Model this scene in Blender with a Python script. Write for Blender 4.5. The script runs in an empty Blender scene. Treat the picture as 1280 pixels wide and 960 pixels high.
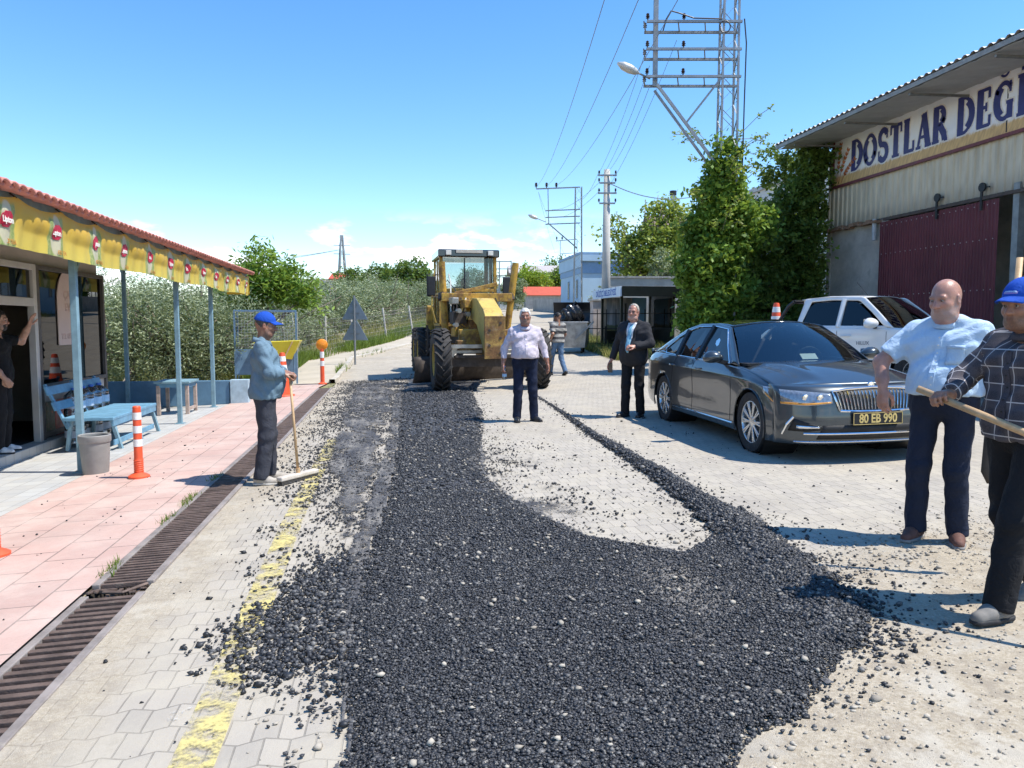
import bpy, bmesh, math, random
import numpy as np
from mathutils import Vector, Matrix
random.seed(7); RNG = np.random.default_rng(7)
PI = math.pi
sc = bpy.context.scene
COL = sc.collection
# ------------------------------------------------------------------ camera frame (used to survey positions once)
YAW = math.radians(9.0); FPX = 950.0; PITCH = math.atan(75/950); EYE = Vector((0, 0, 1.5))
FW = Vector((math.sin(YAW), math.cos(YAW), 0)); RT = Vector((math.cos(YAW), -math.sin(YAW), 0)); UP = Vector((0, 0, 1))
CF = FW*math.cos(PITCH) - UP*math.sin(PITCH); CU = FW*math.sin(PITCH) + UP*math.cos(PITCH)
def H(x, y):
    x = np.asarray(x, float); y = np.asarray(y, float)
    t = np.interp(x, [-60, -8, 0, 6, 16, 60], [-.6, -.36, 0, .11, .60, 1.2])
    r = np.interp(y, [-60, 20, 25, 30, 36, 44, 55, 70, 100, 200, 900], [0, 0, .1, .3, .7, 1.25, 1.75, 2.2, 3.0, 4.0, 4.0])
    return t + r
def Hs(x, y): return float(H(x, y))
def ray(px, py): return (RT*((px-640)/FPX) + CF + CU*((480-py)/FPX))
def G(px, py, dz=0.0):
    d = ray(px, py); t = 1.0
    for i in range(4000):
        p = EYE + d*t
        if p.z <= Hs(p.x, p.y) + dz: break
        t += 0.02 if t < 30 else 0.06
    return Vector((p.x, p.y, Hs(p.x, p.y) + dz))
def D(px, py, z):
    d = ray(px, py); return EYE + d*(z/d.dot(FW))
def pix(P):
    P = np.asarray(P, float) - np.array(EYE)
    zc = P @ np.array(CF); return 640 + FPX*(P @ np.array(RT))/zc, 480 - FPX*(P @ np.array(CU))/zc, zc
def CW(xc, zc):   # camera ground coordinates to world xy
    v = RT*xc + FW*zc; return v.x, v.y
def cam_yaw(a): # heading given in camera ground coords (right, forward) -> world angle
    v = RT*a[0] + FW*a[1]; return math.atan2(v.y, v.x)
# ------------------------------------------------------------------ mesh builder
def frame(d):
    d = np.array(d, float); d /= np.linalg.norm(d)
    a = np.array((0, 0, 1.)) if abs(d[2]) < .9 else np.array((1., 0, 0))
    u = np.cross(a, d); u /= np.linalg.norm(u); return d, u, np.cross(d, u)
class MB:
    def __init__(s): s.v = []; s.f = []; s.m = []
    def add(s, vs, fs, mi=0):
        o = len(s.v); s.v.extend([tuple(map(float, p)) for p in vs])
        for f in fs: s.f.append(tuple(i+o for i in f)); s.m.append(mi)
        return s
    def box(s, c, d, rz=0, mi=0, rot=None):
        c = Vector(c); R = rot if rot is not None else Matrix.Rotation(rz, 3, 'Z')
        P = [c + R @ Vector((x*d[0]/2, y*d[1]/2, z*d[2]/2)) for x in (-1, 1) for y in (-1, 1) for z in (-1, 1)]
        return s.add(P, [(0,1,3,2),(4,6,7,5),(0,4,5,1),(2,3,7,6),(0,2,6,4),(1,5,7,3)], mi)
    def bar(s, a, b, w, h=None, mi=0):
        a = np.array(a, float); b = np.array(b, float); h = h or w
        d, u, v = frame(b-a); P = []
        for q in (a, b):
            for i, j in ((-1,-1),(1,-1),(1,1),(-1,1)): P.append(q + u*i*w/2 + v*j*h/2)
        return s.add(P, [(3,2,1,0),(4,5,6,7),(0,1,5,4),(1,2,6,5),(2,3,7,6),(3,0,4,7)], mi)
    def cyl(s, a, b, r0, r1=None, n=12, mi=0, caps=True):
        return s.tube([a, b], [r0, r0 if r1 is None else r1], n, mi, caps)
    def tube(s, path, r, n=8, mi=0, caps=True):
        path = [np.array(p, float) for p in path]; k = len(path)
        if not hasattr(r, '__len__'): r = [r]*k
        P = []; u = None
        for i, p in enumerate(path):
            d = path[min(i+1, k-1)] - path[max(i-1, 0)]; d = d/(np.linalg.norm(d)+1e-9)
            if u is None: _, u, v = frame(d)
            else:
                u = u - d*np.dot(u, d); u /= np.linalg.norm(u)+1e-9; v = np.cross(d, u)
            for j in range(n):
                a = 2*PI*j/n; P.append(p + r[i]*(u*math.cos(a) + v*math.sin(a)))
        F = [(i*n+j, i*n+(j+1)%n, (i+1)*n+(j+1)%n, (i+1)*n+j) for i in range(k-1) for j in range(n)]
        if caps: F += [tuple(range(n-1, -1, -1)), tuple((k-1)*n+j for j in range(n))]
        return s.add(P, F, mi)
    def lathe(s, prof, n=24, c=(0,0,0), axis='z', mi=0, caps=False):
        P = []; c = Vector(c)
        for r, z in prof:
            for j in range(n):
                a = 2*PI*j/n; q = (r*math.cos(a), r*math.sin(a), z)
                if axis == 'y': q = (q[0], z, q[1])
                if axis == 'x': q = (z, q[0], q[1])
                P.append(c + Vector(q))
        k = len(prof)
        F = [(i*n+j, i*n+(j+1)%n, (i+1)*n+(j+1)%n, (i+1)*n+j) for i in range(k-1) for j in range(n)]
        if caps: F += [tuple(range(n-1, -1, -1)), tuple((k-1)*n+j for j in range(n))]
        return s.add(P, F, mi)
    def prism(s, poly, e, mi=0):
        """closed polygon (3d points) pushed along vector e"""
        n = len(poly); e = Vector(e); P = [Vector(p) for p in poly] + [Vector(p)+e for p in poly]
        F = [tuple(range(n-1, -1, -1)), tuple(range(n, 2*n))] + [(i, (i+1)%n, n+(i+1)%n, n+i) for i in range(n)]
        return s.add(P, F, mi)
    def grid(s, P, mi=0, flip=False):
        nu, nv = P.shape[:2]; F = []
        for i in range(nu-1):
            for j in range(nv-1):
                q = (i*nv+j, i*nv+j+1, (i+1)*nv+j+1, (i+1)*nv+j); F.append(q[::-1] if flip else q)
        return s.add(P.reshape(-1, 3), F, mi)
    def build(s, name, mats, parent=None, smooth=False, bev=0, solid=0, loc=None, fix=True, ang=None):
        me = bpy.data.meshes.new(name); me.from_pydata(s.v, [], s.f)
        mats = mats if isinstance(mats, (list, tuple)) else [mats]
        for m in mats: me.materials.append(m)
        if len(mats) > 1: me.polygons.foreach_set('material_index', s.m)
        if fix:
            bm = bmesh.new(); bm.from_mesh(me); bmesh.ops.recalc_face_normals(bm, faces=bm.faces); bm.to_mesh(me); bm.free()
        o = bpy.data.objects.new(name, me); COL.objects.link(o)
        if parent is not None: o.parent = parent
        if loc is not None: o.location = loc
        if smooth or ang:
            me.polygons.foreach_set('use_smooth', [True]*len(me.polygons))
            if ang: me.set_sharp_from_angle(angle=math.radians(ang))
        if solid: md = o.modifiers.new('solid', 'SOLIDIFY'); md.thickness = solid; md.offset = 0
        if bev:
            md = o.modifiers.new('bev', 'BEVEL'); md.width = bev; md.segments = 2; md.limit_method = 'ANGLE'; md.angle_limit = .6
        return o
def npmesh(name, V, F, mats, parent=None, smooth=False, attr=None, mi=None):
    """fast mesh from numpy arrays: V (n,3), F (m,k)"""
    me = bpy.data.meshes.new(name); m, k = F.shape
    me.vertices.add(len(V)); me.vertices.foreach_set('co', np.asarray(V, np.float32).ravel())
    me.loops.add(m*k); me.loops.foreach_set('vertex_index', np.asarray(F, np.int32).ravel())
    me.polygons.add(m); me.polygons.foreach_set('loop_start', np.arange(0, m*k, k, dtype=np.int32)); me.polygons.foreach_set('loop_total', np.full(m, k, np.int32))
    if smooth: me.polygons.foreach_set('use_smooth', np.ones(m, bool))
    for mt in (mats if isinstance(mats, (list, tuple)) else [mats]): me.materials.append(mt)
    if mi is not None: me.polygons.foreach_set('material_index', np.asarray(mi, np.int32))
    if attr:
        for an, (dom, typ, dat) in attr.items():
            a = me.attributes.new(an, typ, dom)
            a.data.foreach_set('vector' if typ == 'FLOAT_VECTOR' else 'value', np.asarray(dat, np.float32).ravel())
    me.update(calc_edges=True); me.validate()
    o = bpy.data.objects.new(name, me); COL.objects.link(o)
    if parent is not None: o.parent = parent
    return o
def tag(o, label=None, cat=None, group=None, kind=None):
    for k, v in (('label', label), ('category', cat), ('group', group), ('kind', kind)):
        if v: o[k] = v
    return o
def thing(name, label, cat, loc=(0,0,0), rz=0, group=None):
    o = bpy.data.objects.new(name, None); COL.objects.link(o); o.location = loc; o.rotation_euler = (0, 0, rz); o.empty_display_size = .2
    return tag(o, label, cat, group)
def dup(o, label=None, loc=None, rz=None):
    def rec(q, par):
        c = q.copy(); COL.objects.link(c)
        if par is not None: c.parent = par
        for ch in q.children: rec(ch, c)
        return c
    kids = rec(o, None)
    if label: kids['label'] = label
    if loc is not None: kids.location = loc
    if rz is not None: kids.rotation_euler = (0, 0, rz)
    return kids
# ------------------------------------------------------------------ materials
class NT:
    def __init__(s, name):
        s.m = bpy.data.materials.new(name); s.m.use_nodes = True; s.t = s.m.node_tree; s.n = s.t.nodes; s.L = s.t.links
        s.b = s.n['Principled BSDF']; s.tc = None; s.out = s.n['Material Output']
    def new(s, typ, **kw):
        o = s.n.new(typ)
        for k, v in kw.items():
            if k.startswith('i_'): s.set(o.inputs[k[2:].replace('_', ' ')], v)
            else: setattr(o, k, v)
        return o
    def set(s, inp, v):
        if isinstance(v, bpy.types.NodeSocket): s.L.new(v, inp)
        elif isinstance(v, (tuple, list)) and len(v) == 3 and inp.type == 'RGBA': inp.default_value = (*v, 1)
        else: inp.default_value = v
    def co(s, kind='Object'):
        if s.tc is None: s.tc = s.n.new('ShaderNodeTexCoord')
        return s.tc.outputs[kind]
    def math(s, op, a, b=0.0, c=0.0, clamp=False):
        o = s.n.new('ShaderNodeMath'); o.operation = op; o.use_clamp = clamp
        s.set(o.inputs[0], a); s.set(o.inputs[1], b); s.set(o.inputs[2], c); return o.outputs[0]
    def noise(s, scale, detail=6, rough=.6, co=None, out=0, dist=0):
        o = s.n.new('ShaderNodeTexNoise'); o.inputs['Scale'].default_value = scale; o.inputs['Detail'].default_value = detail
        o.inputs['Roughness'].default_value = rough; o.inputs['Distortion'].default_value = dist
        s.L.new(co if co is not None else s.co(), o.inputs['Vector']); return o.outputs[out]
    def ramp(s, v, a, b, lo=0.0, hi=1.0, smooth=True):
        o = s.n.new('ShaderNodeMapRange'); o.clamp = True
        if smooth: o.interpolation_type = 'SMOOTHSTEP'
        s.set(o.inputs[0], v); s.set(o.inputs[1], a); s.set(o.inputs[2], b); s.set(o.inputs[3], lo); s.set(o.inputs[4], hi); return o.outputs[0]
    def mix(s, f, a, b, mode='MIX'):
        o = s.n.new('ShaderNodeMix'); o.data_type = 'RGBA'; o.blend_type = mode
        s.set(o.inputs[0], f); s.set(o.inputs[6], a); s.set(o.inputs[7], b); return o.outputs[2]
    def sep(s, v):
        o = s.n.new('ShaderNodeSeparateXYZ'); s.L.new(v, o.inputs[0]); return o.outputs
    def comb(s, x, y, z=0.0):
        o = s.n.new('ShaderNodeCombineXYZ'); s.set(o.inputs[0], x); s.set(o.inputs[1], y); s.set(o.inputs[2], z); return o.outputs[0]
    def bump(s, h, strength=.3, dist=.01):
        o = s.n.new('ShaderNodeBump'); o.inputs['Strength'].default_value = strength; o.inputs['Distance'].default_value = dist
        s.L.new(h, o.inputs['Height']); s.L.new(o.outputs[0], s.b.inputs['Normal']); return o
    def fin(s, col=None, rough=None, metal=None, spec=None):
        if col is not None: s.set(s.b.inputs['Base Color'], col)
        if rough is not None: s.set(s.b.inputs['Roughness'], rough)
        if metal is not None: s.set(s.b.inputs['Metallic'], metal)
        if spec is not None: s.set(s.b.inputs['Specular IOR Level'], spec)
        return s.m
def cl(c, k): return tuple(min(1, max(0, x*k)) for x in c)
def M(name, col, rough=.6, metal=0.0, var=.18, scale=6, bump=0.0, bscale=40, spec=.5, dirt=None, dirt_amt=.4, coat=0, bdist=.01):
    t = NT(name)
    n = t.noise(scale, 7, .65)
    c = t.mix(t.ramp(n, .3, .7), cl(col, 1-var), cl(col, 1+var))
    if dirt:
        n2 = t.noise(scale*1.7+.3, 8, .7)
        c = t.mix(t.ramp(n2, .5+.12*(1-dirt_amt), .75, 0, dirt_amt), c, dirt)
    r = t.ramp(t.noise(scale*2.3, 5), .3, .7, max(0, rough-.08), min(1, rough+.08))
    if bump: t.bump(t.noise(bscale, 5), bump, bdist)
    t.fin(c, r, metal, spec)
    if coat: t.b.inputs['Coat Weight'].default_value = coat; t.b.inputs['Coat Roughness'].default_value = .04
    return t.m
def GLASS(name, tint=(.5,.55,.55), rough=.02, clear=.8, mn=.06):
    t = NT(name); t.n.remove(t.b)
    tr = t.new('ShaderNodeBsdfTransparent'); tr.inputs[0].default_value = (*cl(tint, clear), 1)
    gl = t.new('ShaderNodeBsdfGlossy'); gl.inputs['Roughness'].default_value = rough
    fr = t.new('ShaderNodeFresnel'); fr.inputs[0].default_value = 1.5
    mx = t.new('ShaderNodeMixShader'); f = t.math('MULTIPLY_ADD', fr.outputs[0], 1.0, mn-.03, True)
    t.L.new(f, mx.inputs[0]); t.L.new(tr.outputs[0], mx.inputs[1]); t.L.new(gl.outputs[0], mx.inputs[2]); t.L.new(mx.outputs[0], t.out.inputs[0])
    return t.m
def text_mesh(name, body, size, mat, parent, loc, rot, off=0.0, ext=.002, align='CENTER', sx=1.0):
    cu = bpy.data.curves.new(name, 'FONT'); cu.body = body; cu.size = size; cu.align_x = align; cu.align_y = 'CENTER'; cu.offset = off; cu.extrude = ext; cu.resolution_u = 3
    o = bpy.data.objects.new('tmp', cu); COL.objects.link(o)
    dg = bpy.context.evaluated_depsgraph_get(); me = bpy.data.meshes.new_from_object(o.evaluated_get(dg)); bpy.data.objects.remove(o)
    me.materials.clear(); me.materials.append(mat); me.name = name
    q = bpy.data.objects.new(name, me); COL.objects.link(q)
    if parent is not None: q.parent = parent
    q.location = loc; q.rotation_euler = rot; q.scale = (sx, 1, 1); return q
METAL = M('galvanised steel', (.42,.44,.45), .45, .7, .15, 5)
DARK = M('dark metal', (.03,.03,.032), .5, .3, .2, 8)
BLACK = M('black rubber', (.018,.018,.02), .75, 0, .3, 12, .2, 80)
WHITE = M('white paint', (.75,.75,.73), .5, 0, .06, 4)
ORANGE = M('orange plastic', (.78,.10,.035), .5, 0, .1, 6, dirt=(.35,.2,.13), dirt_amt=.25)
REFLW = M('white reflective band', (.8,.8,.78), .35, 0, .08, 20, dirt=(.4,.36,.3), dirt_amt=.3)
WOOD = M('pale wood', (.55,.36,.19), .55, 0, .2, 14, .1, 60)
CHROME = M('chrome', (.75,.76,.78), .12, 1, .05, 5)
CONC = M('concrete', (.38,.36,.33), .85, 0, .2, 3, .3, 30, dirt=(.2,.18,.15), dirt_amt=.5)
# ------------------------------------------------------------------ setting
YL = [-60, 24, 29, 31, 35, 45, 60, 100, 220]; XL = [-1.45, -1.45, -1.4, -.4, 1.4, 4.5, 7.5, 14, 40]
YR = [-60, 23.5, 24.5, 30, 35, 55, 100, 220]; XR = [12.9, 12.9, 7.4, 7.6, 8.4, 12, 20.5, 47]
def Lx(y): return float(np.interp(y, YL, XL))
def Rx(y): return float(np.interp(y, YR, XR))
def sheet(name, rows, mat, dz, n=8, kind='structure'):
    """rows: list of (y, x0, x1); follows the terrain"""
    P = np.zeros((len(rows), n+1, 3))
    for i, (y, a, b) in enumerate(rows):
        x = np.linspace(a, b, n+1); P[i, :, 0] = x; P[i, :, 1] = y; P[i, :, 2] = H(x, np.full(n+1, y)) + dz
    o = MB().grid(P, flip=True).build(name, mat, fix=False, smooth=True)
    if kind: o['kind'] = kind
    return o
# dry earth of the surroundings
t = NT('dry earth and weeds'); n1 = t.noise(.35, 8, .65); n2 = t.noise(3.0, 8, .7); n3 = t.noise(40, 4)
c = t.mix(t.ramp(n2, .35, .65), (.30,.25,.17), (.42,.37,.27)); c = t.mix(t.ramp(n1, .45, .6, 0, .75), c, (.19,.20,.07)); c = t.mix(t.ramp(n3, .55, .7, 0, .4), c, (.2,.16,.11))
t.bump(n2, .5, .05); EARTH = t.fin(c, .95, spec=.2)
xs = sorted(set(list(np.concatenate([np.linspace(-400, -40, 10), np.arange(-36, 37, 2.0), np.linspace(45, 420, 10)])) + [-1.78, -1.45, -8, 16, 6]))
ys = sorted(set(list(np.concatenate([np.linspace(-60, -4, 8), np.arange(-3, 60, 1.5), np.linspace(62, 120, 18), np.linspace(140, 900, 12)])) + [19.0, 20, 25, 30, 36, 44, 55]))
P = np.array([[(x, y, Hs(x, y) - .02) for x in xs] for y in ys]); b = MB(); nx = len(xs)
b.add(P.reshape(-1, 3), [(i*nx+j, i*nx+j+1, (i+1)*nx+j+1, (i+1)*nx+j) for i in range(len(ys)-1) for j in range(nx-1) if not (xs[j] == -1.78 and ys[i+1] <= 19.001)])
tag(b.build('ground', EARTH, fix=False, smooth=True), kind='structure')
# interlocking pavers, dusty
t = NT('dusty interlocking pavers'); X, Y, Z = t.sep(t.co())
tri = t.math('ABSOLUTE', t.math('SUBTRACT', t.math('FRACT', t.math('MULTIPLY', X, 1/.19)), .5))
wob = t.math('MULTIPLY', t.math('SUBTRACT', t.noise(5, 2), .5), .012)
br = t.new('ShaderNodeTexBrick'); br.offset = .5; br.offset_frequency = 2
t.L.new(t.comb(t.math('ADD', X, wob), t.math('ADD', Y, t.math('MULTIPLY_ADD', tri, .062, wob))), br.inputs[0])
for k, v in (('Scale', 1), ('Mortar Size', .0045), ('Mortar Smooth', .3), ('Brick Width', .096), ('Row Height', .175), ('Bias', 0)): br.inputs[k].default_value = v
br.inputs['Color1'].default_value = (.43,.385,.32,1); br.inputs['Color2'].default_value = (.36,.325,.275,1); br.inputs['Mortar'].default_value = (.25,.225,.19,1)
big = t.noise(.55, 8, .65); med = t.noise(2.6, 9, .7); fine = t.noise(60, 5, .7); gr = t.noise(230, 3, .6)
c = t.mix(t.ramp(med, .38, .68, 0, .75), br.outputs[0], (.47,.42,.33))
# sand lies on the right hand near corner and in the gutter
s1 = t.ramp(t.math('ADD', t.math('SUBTRACT', t.math('MULTIPLY_ADD', X, .36, 3.42), Y), t.math('MULTIPLY_ADD', med, 1.6, -.8)), -.15, .35)
s2 = t.ramp(t.math('ADD', t.math('MULTIPLY_ADD', X, -1, -1.05), t.math('MULTIPLY_ADD', big, 1.2, -.6)), -.1, .25, 0, .8)
s3 = t.ramp(t.math('ADD', Y, t.math('MULTIPLY_ADD', big, 10, -5)), 22, 30, 0, .8)
s1 = t.math('MULTIPLY', s1, t.ramp(X, .2, 1.0)); sand = t.math('MAXIMUM', t.math('MAXIMUM', s1, t.math('MULTIPLY', s2, t.ramp(med, .3, .55, .5, 1))), s3)
sc_ = t.mix(t.ramp(fine, .3, .7), (.36,.295,.205), (.54,.47,.36)); sc_ = t.mix(t.ramp(t.noise(9, 8, .75), .42, .66, 0, .7), sc_, (.30,.25,.19)); sc_ = t.mix(t.ramp(med, .5, .62, 0, .6), sc_, (.56,.51,.42)); sc_ = t.mix(t.ramp(gr, .58, .72, 0, .55), sc_, (.20,.175,.145))
c = t.mix(sand, c, sc_); c = t.mix(t.ramp(gr, .6, .78, 0, .35), c, (.24,.21,.18)); c = t.mix(t.ramp(big, .48, .68, 0, .55), c, (.33,.295,.245)); c = t.mix(t.ramp(t.noise(1.3, 9, .75), .54, .66, 0, .5), c, (.30,.265,.215))
hgt = t.math('ADD', t.math('MULTIPLY', t.math('MULTIPLY', br.outputs[1], -1), t.math('SUBTRACT', 1, sand)), t.math('ADD', t.math('MULTIPLY', fine, .5), t.math('MULTIPLY', t.math('MULTIPLY', gr, sand), 1.6)))
t.bump(hgt, .55, .008); PAVER = t.fin(c, .85, spec=.25)
ysr = sorted(set(list(np.arange(-4, 24, .75)) + [23.5, 24, 24.5, 20, 25] + list(np.arange(25, 60, 1.0)) + list(np.arange(60, 221, 5.0))))
ROAD = sheet('road', [(y, Lx(y), Rx(y)) for y in ysr], PAVER, 0.0, 16)
# pink pavement
t = NT('pink pavement tiles'); X, Y, Z = t.sep(t.co()); br = t.new('ShaderNodeTexBrick'); br.offset = 0.5
t.L.new(t.comb(Y, X), br.inputs[0])
for k, v in (('Scale', 1), ('Mortar Size', .0065), ('Mortar Smooth', .2), ('Brick Width', .45), ('Row Height', .33)): br.inputs[k].default_value = v
br.inputs['Color1'].default_value = (.53,.36,.305,1); br.inputs['Color2'].default_value = (.47,.315,.27,1); br.inputs['Mortar'].default_value = (.19,.145,.125,1)
med = t.noise(1.7, 9, .7); fine = t.noise(45, 5, .7)
wv = t.noise(9, 5, .6, dist=2.5); scuff = t.ramp(t.math('ABSOLUTE', t.math('SUBTRACT', wv, .5)), .0, .018, .35, 0)
c = t.mix(t.ramp(med, .35, .75, 0, .75), br.outputs[0], (.62,.50,.43)); c = t.mix(scuff, c, (.40,.28,.25)); c = t.mix(t.ramp(fine, .58, .75, 0, .3), c, (.30,.24,.21))
st2 = t.noise(.6, 8, .75); c = t.mix(t.ramp(st2, .5, .7, 0, .5), c, (.40,.31,.27)); c = t.mix(t.ramp(t.noise(170, 3, .6), .6, .74, 0, .5), c, (.22,.18,.16)); t.bump(t.math('SUBTRACT', t.math('MULTIPLY', fine, .5), br.outputs[1]), .4, .005); PINK = t.fin(c, .8, spec=.3)
yss = sorted(set(list(np.arange(-4, 24.1, 1.0)) + [20]))
def walk_r(y): return -1.793 if y < 19.2 else float(np.interp(y, [19.2, 21], [-1.80, -1.6]))
tag(sheet('sidewalk', [(y, -3.3, walk_r(y)) for y in np.arange(-4, 20.6, .6)], PINK, 0.02, 4), kind='structure')
t = NT('grey forecourt tiles'); X, Y, Z = t.sep(t.co()); br = t.new('ShaderNodeTexBrick'); br.offset = 0.0; t.L.new(t.comb(X, Y), br.inputs[0])
for k, v in (('Scale', 1), ('Mortar Size', .004), ('Mortar Smooth', .2), ('Brick Width', .2), ('Row Height', .2)): br.inputs[k].default_value = v
br.inputs['Color1'].default_value = (.50,.50,.48,1); br.inputs['Color2'].default_value = (.42,.42,.41,1); br.inputs['Mortar'].default_value = (.25,.24,.22,1)
med = t.noise(2.2, 8, .7); c = t.mix(t.ramp(med, .4, .75, 0, .7), br.outputs[0], (.52,.48,.41)); t.bump(br.outputs[1], -.3, .004); GREYT = t.fin(c, .6)
sheet('forecourt_paving', [(y, -9, -3.3) for y in np.arange(-4, 16.4, .75)], GREYT, 0.012, 5)
t = NT('dusty path concrete'); med = t.noise(.9, 8, .7); fine = t.noise(30, 6, .7)
c = t.mix(t.ramp(med, .35, .65), (.50,.44,.35), (.42,.37,.29)); c = t.mix(t.ramp(fine, .55, .75, 0, .5), c, (.28,.24,.19)); t.bump(fine, .5, .01); DUST = t.fin(c, .9, spec=.2)
sheet('path', [(y, -3.3 if y < 29 else Lx(y)-1.7, walk_r(y) if y < 21 else Lx(y)-.15) for y in list(np.arange(20.4, 44, .8))], DUST, 0.03, 5)
# raised kerb beyond the drain
KERB = M('kerb stone', (.46,.42,.35), .85, 0, .2, 2.5, .3, 30)
ky = list(np.arange(20.6, 44, .6)); b = MB(); P = []
for y in ky:
    x = (walk_r(y) if y < 21 else Lx(y)-.15); z = Hs(x, y); P.append([(x, y, z-.05), (x, y, z+.10), (x+.15, y, z+.10), (x+.16, y, z-.05)])
tag(b.grid(np.array(P)).build('kerb', KERB, bev=.015), kind='structure')
# drain channel and its grates
PIT = M('drain mud', (.05,.04,.032), .9, 0, .3, 8, .4, 20); RUST = M('rusty drain iron', (.15,.105,.085), .7, .35, .3, 9, .35, 60, dirt=(.33,.28,.22), dirt_amt=.5)
RAIL = M('worn drain frame', (.30,.26,.235), .7, .3, .25, 6, .3, 50, dirt=(.42,.37,.29), dirt_amt=.6)
P = np.array([[(-1.78, y, Hs(-1.78, y)), (-1.78, y, Hs(-1.7, y)-.3), (-1.45, y, Hs(-1.7, y)-.3), (-1.45, y, Hs(-1.45, y))] for y in np.linspace(-4, 19, 24)])
tag(MB().grid(P).build('drain_channel', PIT), kind='structure')
def grate(y0, y1, pitch, w, label, drop=0):
    r = thing('drain_grate', label, 'drain grate', (-1.615, y0, 0), 0, 'drain grates along the pavement edge'); L = y1-y0
    zl, zr = Hs(-1.77, y0)+.004-drop, Hs(-1.46, y0)+.004-drop
    for s, z in ((-1, zl), (1, zr)):
        n = max(2, int(L/.5)); b = MB()
        b.box((s*.155, L/2, z+.0), (.045, L, .035)); b.build('frame_rail', RAIL, r, bev=.005)
    b = MB(); y = .03
    rng = random.Random(int(y0*10))
    while y < L-.02:
        dz = rng.uniform(-.002, .002); b.box((0, y, (zl+zr)/2-.006+dz), (.268, w, .03), rot=Matrix.Rotation(math.atan2(zr-zl, .31), 3, 'Y').inverted() @ Matrix.Rotation(rng.uniform(-.01, .01), 3, 'Z')); y += pitch
    b.build('grate', RUST, r, bev=.004); return r
grate(-2, 4.62, .078, .036, 'rusty wide-slotted drain grate at the near end of the gutter', .012)
g2 = grate(4.78, 19.0, .056, .024, 'rusty fine-slotted drain grate running on towards the orange-topped bollard')
b = MB(); rr = random.Random(3)      # torn, bent end of the far grate
for i in range(9):
    x = -.13+.033*i; b.bar((x, -.02, -.085), (x+rr.uniform(-.05, .05), -.13, -.07+rr.uniform(-.03, .03)), .02, .012)
b.tube([(-.16, -.06, -.08), (-.07, -.12, -.065), (.04, -.13, -.07), (.15, -.03, -.055)], .012, 6)
b.build('bent_bar', RUST, g2, bev=.003)
# worn yellow edge line with a white ghost beside it
def paint(col, x0, lo, hi, name):
    t = NT(name); X, Y, Z = t.sep(t.co()); n = t.noise(7, 9, .72); n2 = t.noise(45, 4, .7); n3 = t.noise(1.1, 4)
    c = t.mix(t.ramp(n2, .4, .75, 0, .5), col, cl(col, .75)); c = t.mix(t.ramp(t.noise(3.5, 8, .72), .42, .66, 0, .75), c, (.44,.38,.27)); t.set(t.b.inputs['Base Color'], c); t.set(t.b.inputs['Roughness'], .7)
    e = t.math('ADD', t.math('ADD', n, t.math('MULTIPLY', n2, .35)), t.math('MULTIPLY', n3, .5)); a = t.ramp(e, lo, hi, 1, 0)
    t.set(t.b.inputs['Alpha'], a); return t.m
YEL = paint((.62,.52,.20), 0, .79, 1.03, 'worn yellow road paint'); WHT = paint((.60,.57,.52), 0, .66, .86, 'worn white road paint')
yl = [G(*p) for p in ((225, 985), (250, 930), (290, 830), (330, 735), (365, 650), (395, 590), (430, 525))]
def along(y, pts): return float(np.interp(y, [p.y for p in pts], [p.x for p in pts]))
sheet('edge_line', [(y, along(y, yl)-.07, along(y, yl)+.09) for y in np.arange(1.8, 10.5, .25)], YEL, .008, 2)
sheet('edge_line_ghost', [(y, along(y, yl)-.16, along(y, yl)-.075) for y in np.arange(1.8, 8.5, .25)], WHT, .008, 2)
# distant hill beyond the shop, the blue of haze painted into its colour
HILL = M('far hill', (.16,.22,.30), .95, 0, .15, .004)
P = []
for i in range(60):
    a = math.radians(-62 + i*2.1); hh = 60 + 45*math.sin(i*.31+1.0) + 18*math.sin(i*.83) ; d = 1700
    P.append([(d*math.sin(a), d*math.cos(a), -5), (d*1.08*math.sin(a), d*1.08*math.cos(a), hh*.75*max(.15, 1-i/52)), (d*1.16*math.sin(a), d*1.16*math.cos(a), hh*max(.1, 1-i/52)), (d*1.4*math.sin(a), d*1.4*math.cos(a), -5)])
tag(MB().grid(np.array(P)).build('hills', HILL, smooth=True), kind='structure')
# ------------------------------------------------------------------ tea house on the left
ALU = M('brushed aluminium', (.62,.60,.57), .4, .3, .06, 6)
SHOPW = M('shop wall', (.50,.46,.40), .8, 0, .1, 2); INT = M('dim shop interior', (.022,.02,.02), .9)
BLUEP = M('faded light blue paint', (.19,.315,.375), .55, 0, .18, 5, .15, 40, dirt=(.36,.38,.36), dirt_amt=.35)
BLUED = M('blue painted wood', (.14,.30,.42), .55, 0, .18, 6, .15, 50, dirt=(.30,.38,.42), dirt_amt=.45)
TILE = M('red roof tile', (.55,.22,.17), .75, 0, .25, 5, .2, 30, dirt=(.6,.42,.36), dirt_amt=.5)
SGLASS = GLASS('shop window glass', (.30,.31,.32), .01, .35, .02)
zf = Hs(-4.7, 11)
shop = thing('tea_house', 'single-storey tea house with dark glass front under a red-tiled porch roof', 'shop building', (0,0,0))
XW = -4.75; YA, YB = 2.0, 13.5
b = MB(); b.box((-9.2, (YA+YB)/2, zf+1.5), (.15, YB-YA, 3.2)); b.box((-7, YA, zf+1.5), (4.4, .15, 3.2)); b.box((-7, YB-.08, zf+1.5), (4.4, .14, 3.2)); b.box((XW-.05, 5.9, zf+1.45), (.16, 7.6, 3.0))
b.box((XW-.05, (YA+YB)/2, zf+2.72), (.16, YB-YA-.3, .5)); b.build('wall', SHOPW, shop)
MB().box((-7, (YA+YB)/2, zf+.08), (4.3, YB-YA-.3, .12)).build('interior_floor', INT, shop)
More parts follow.
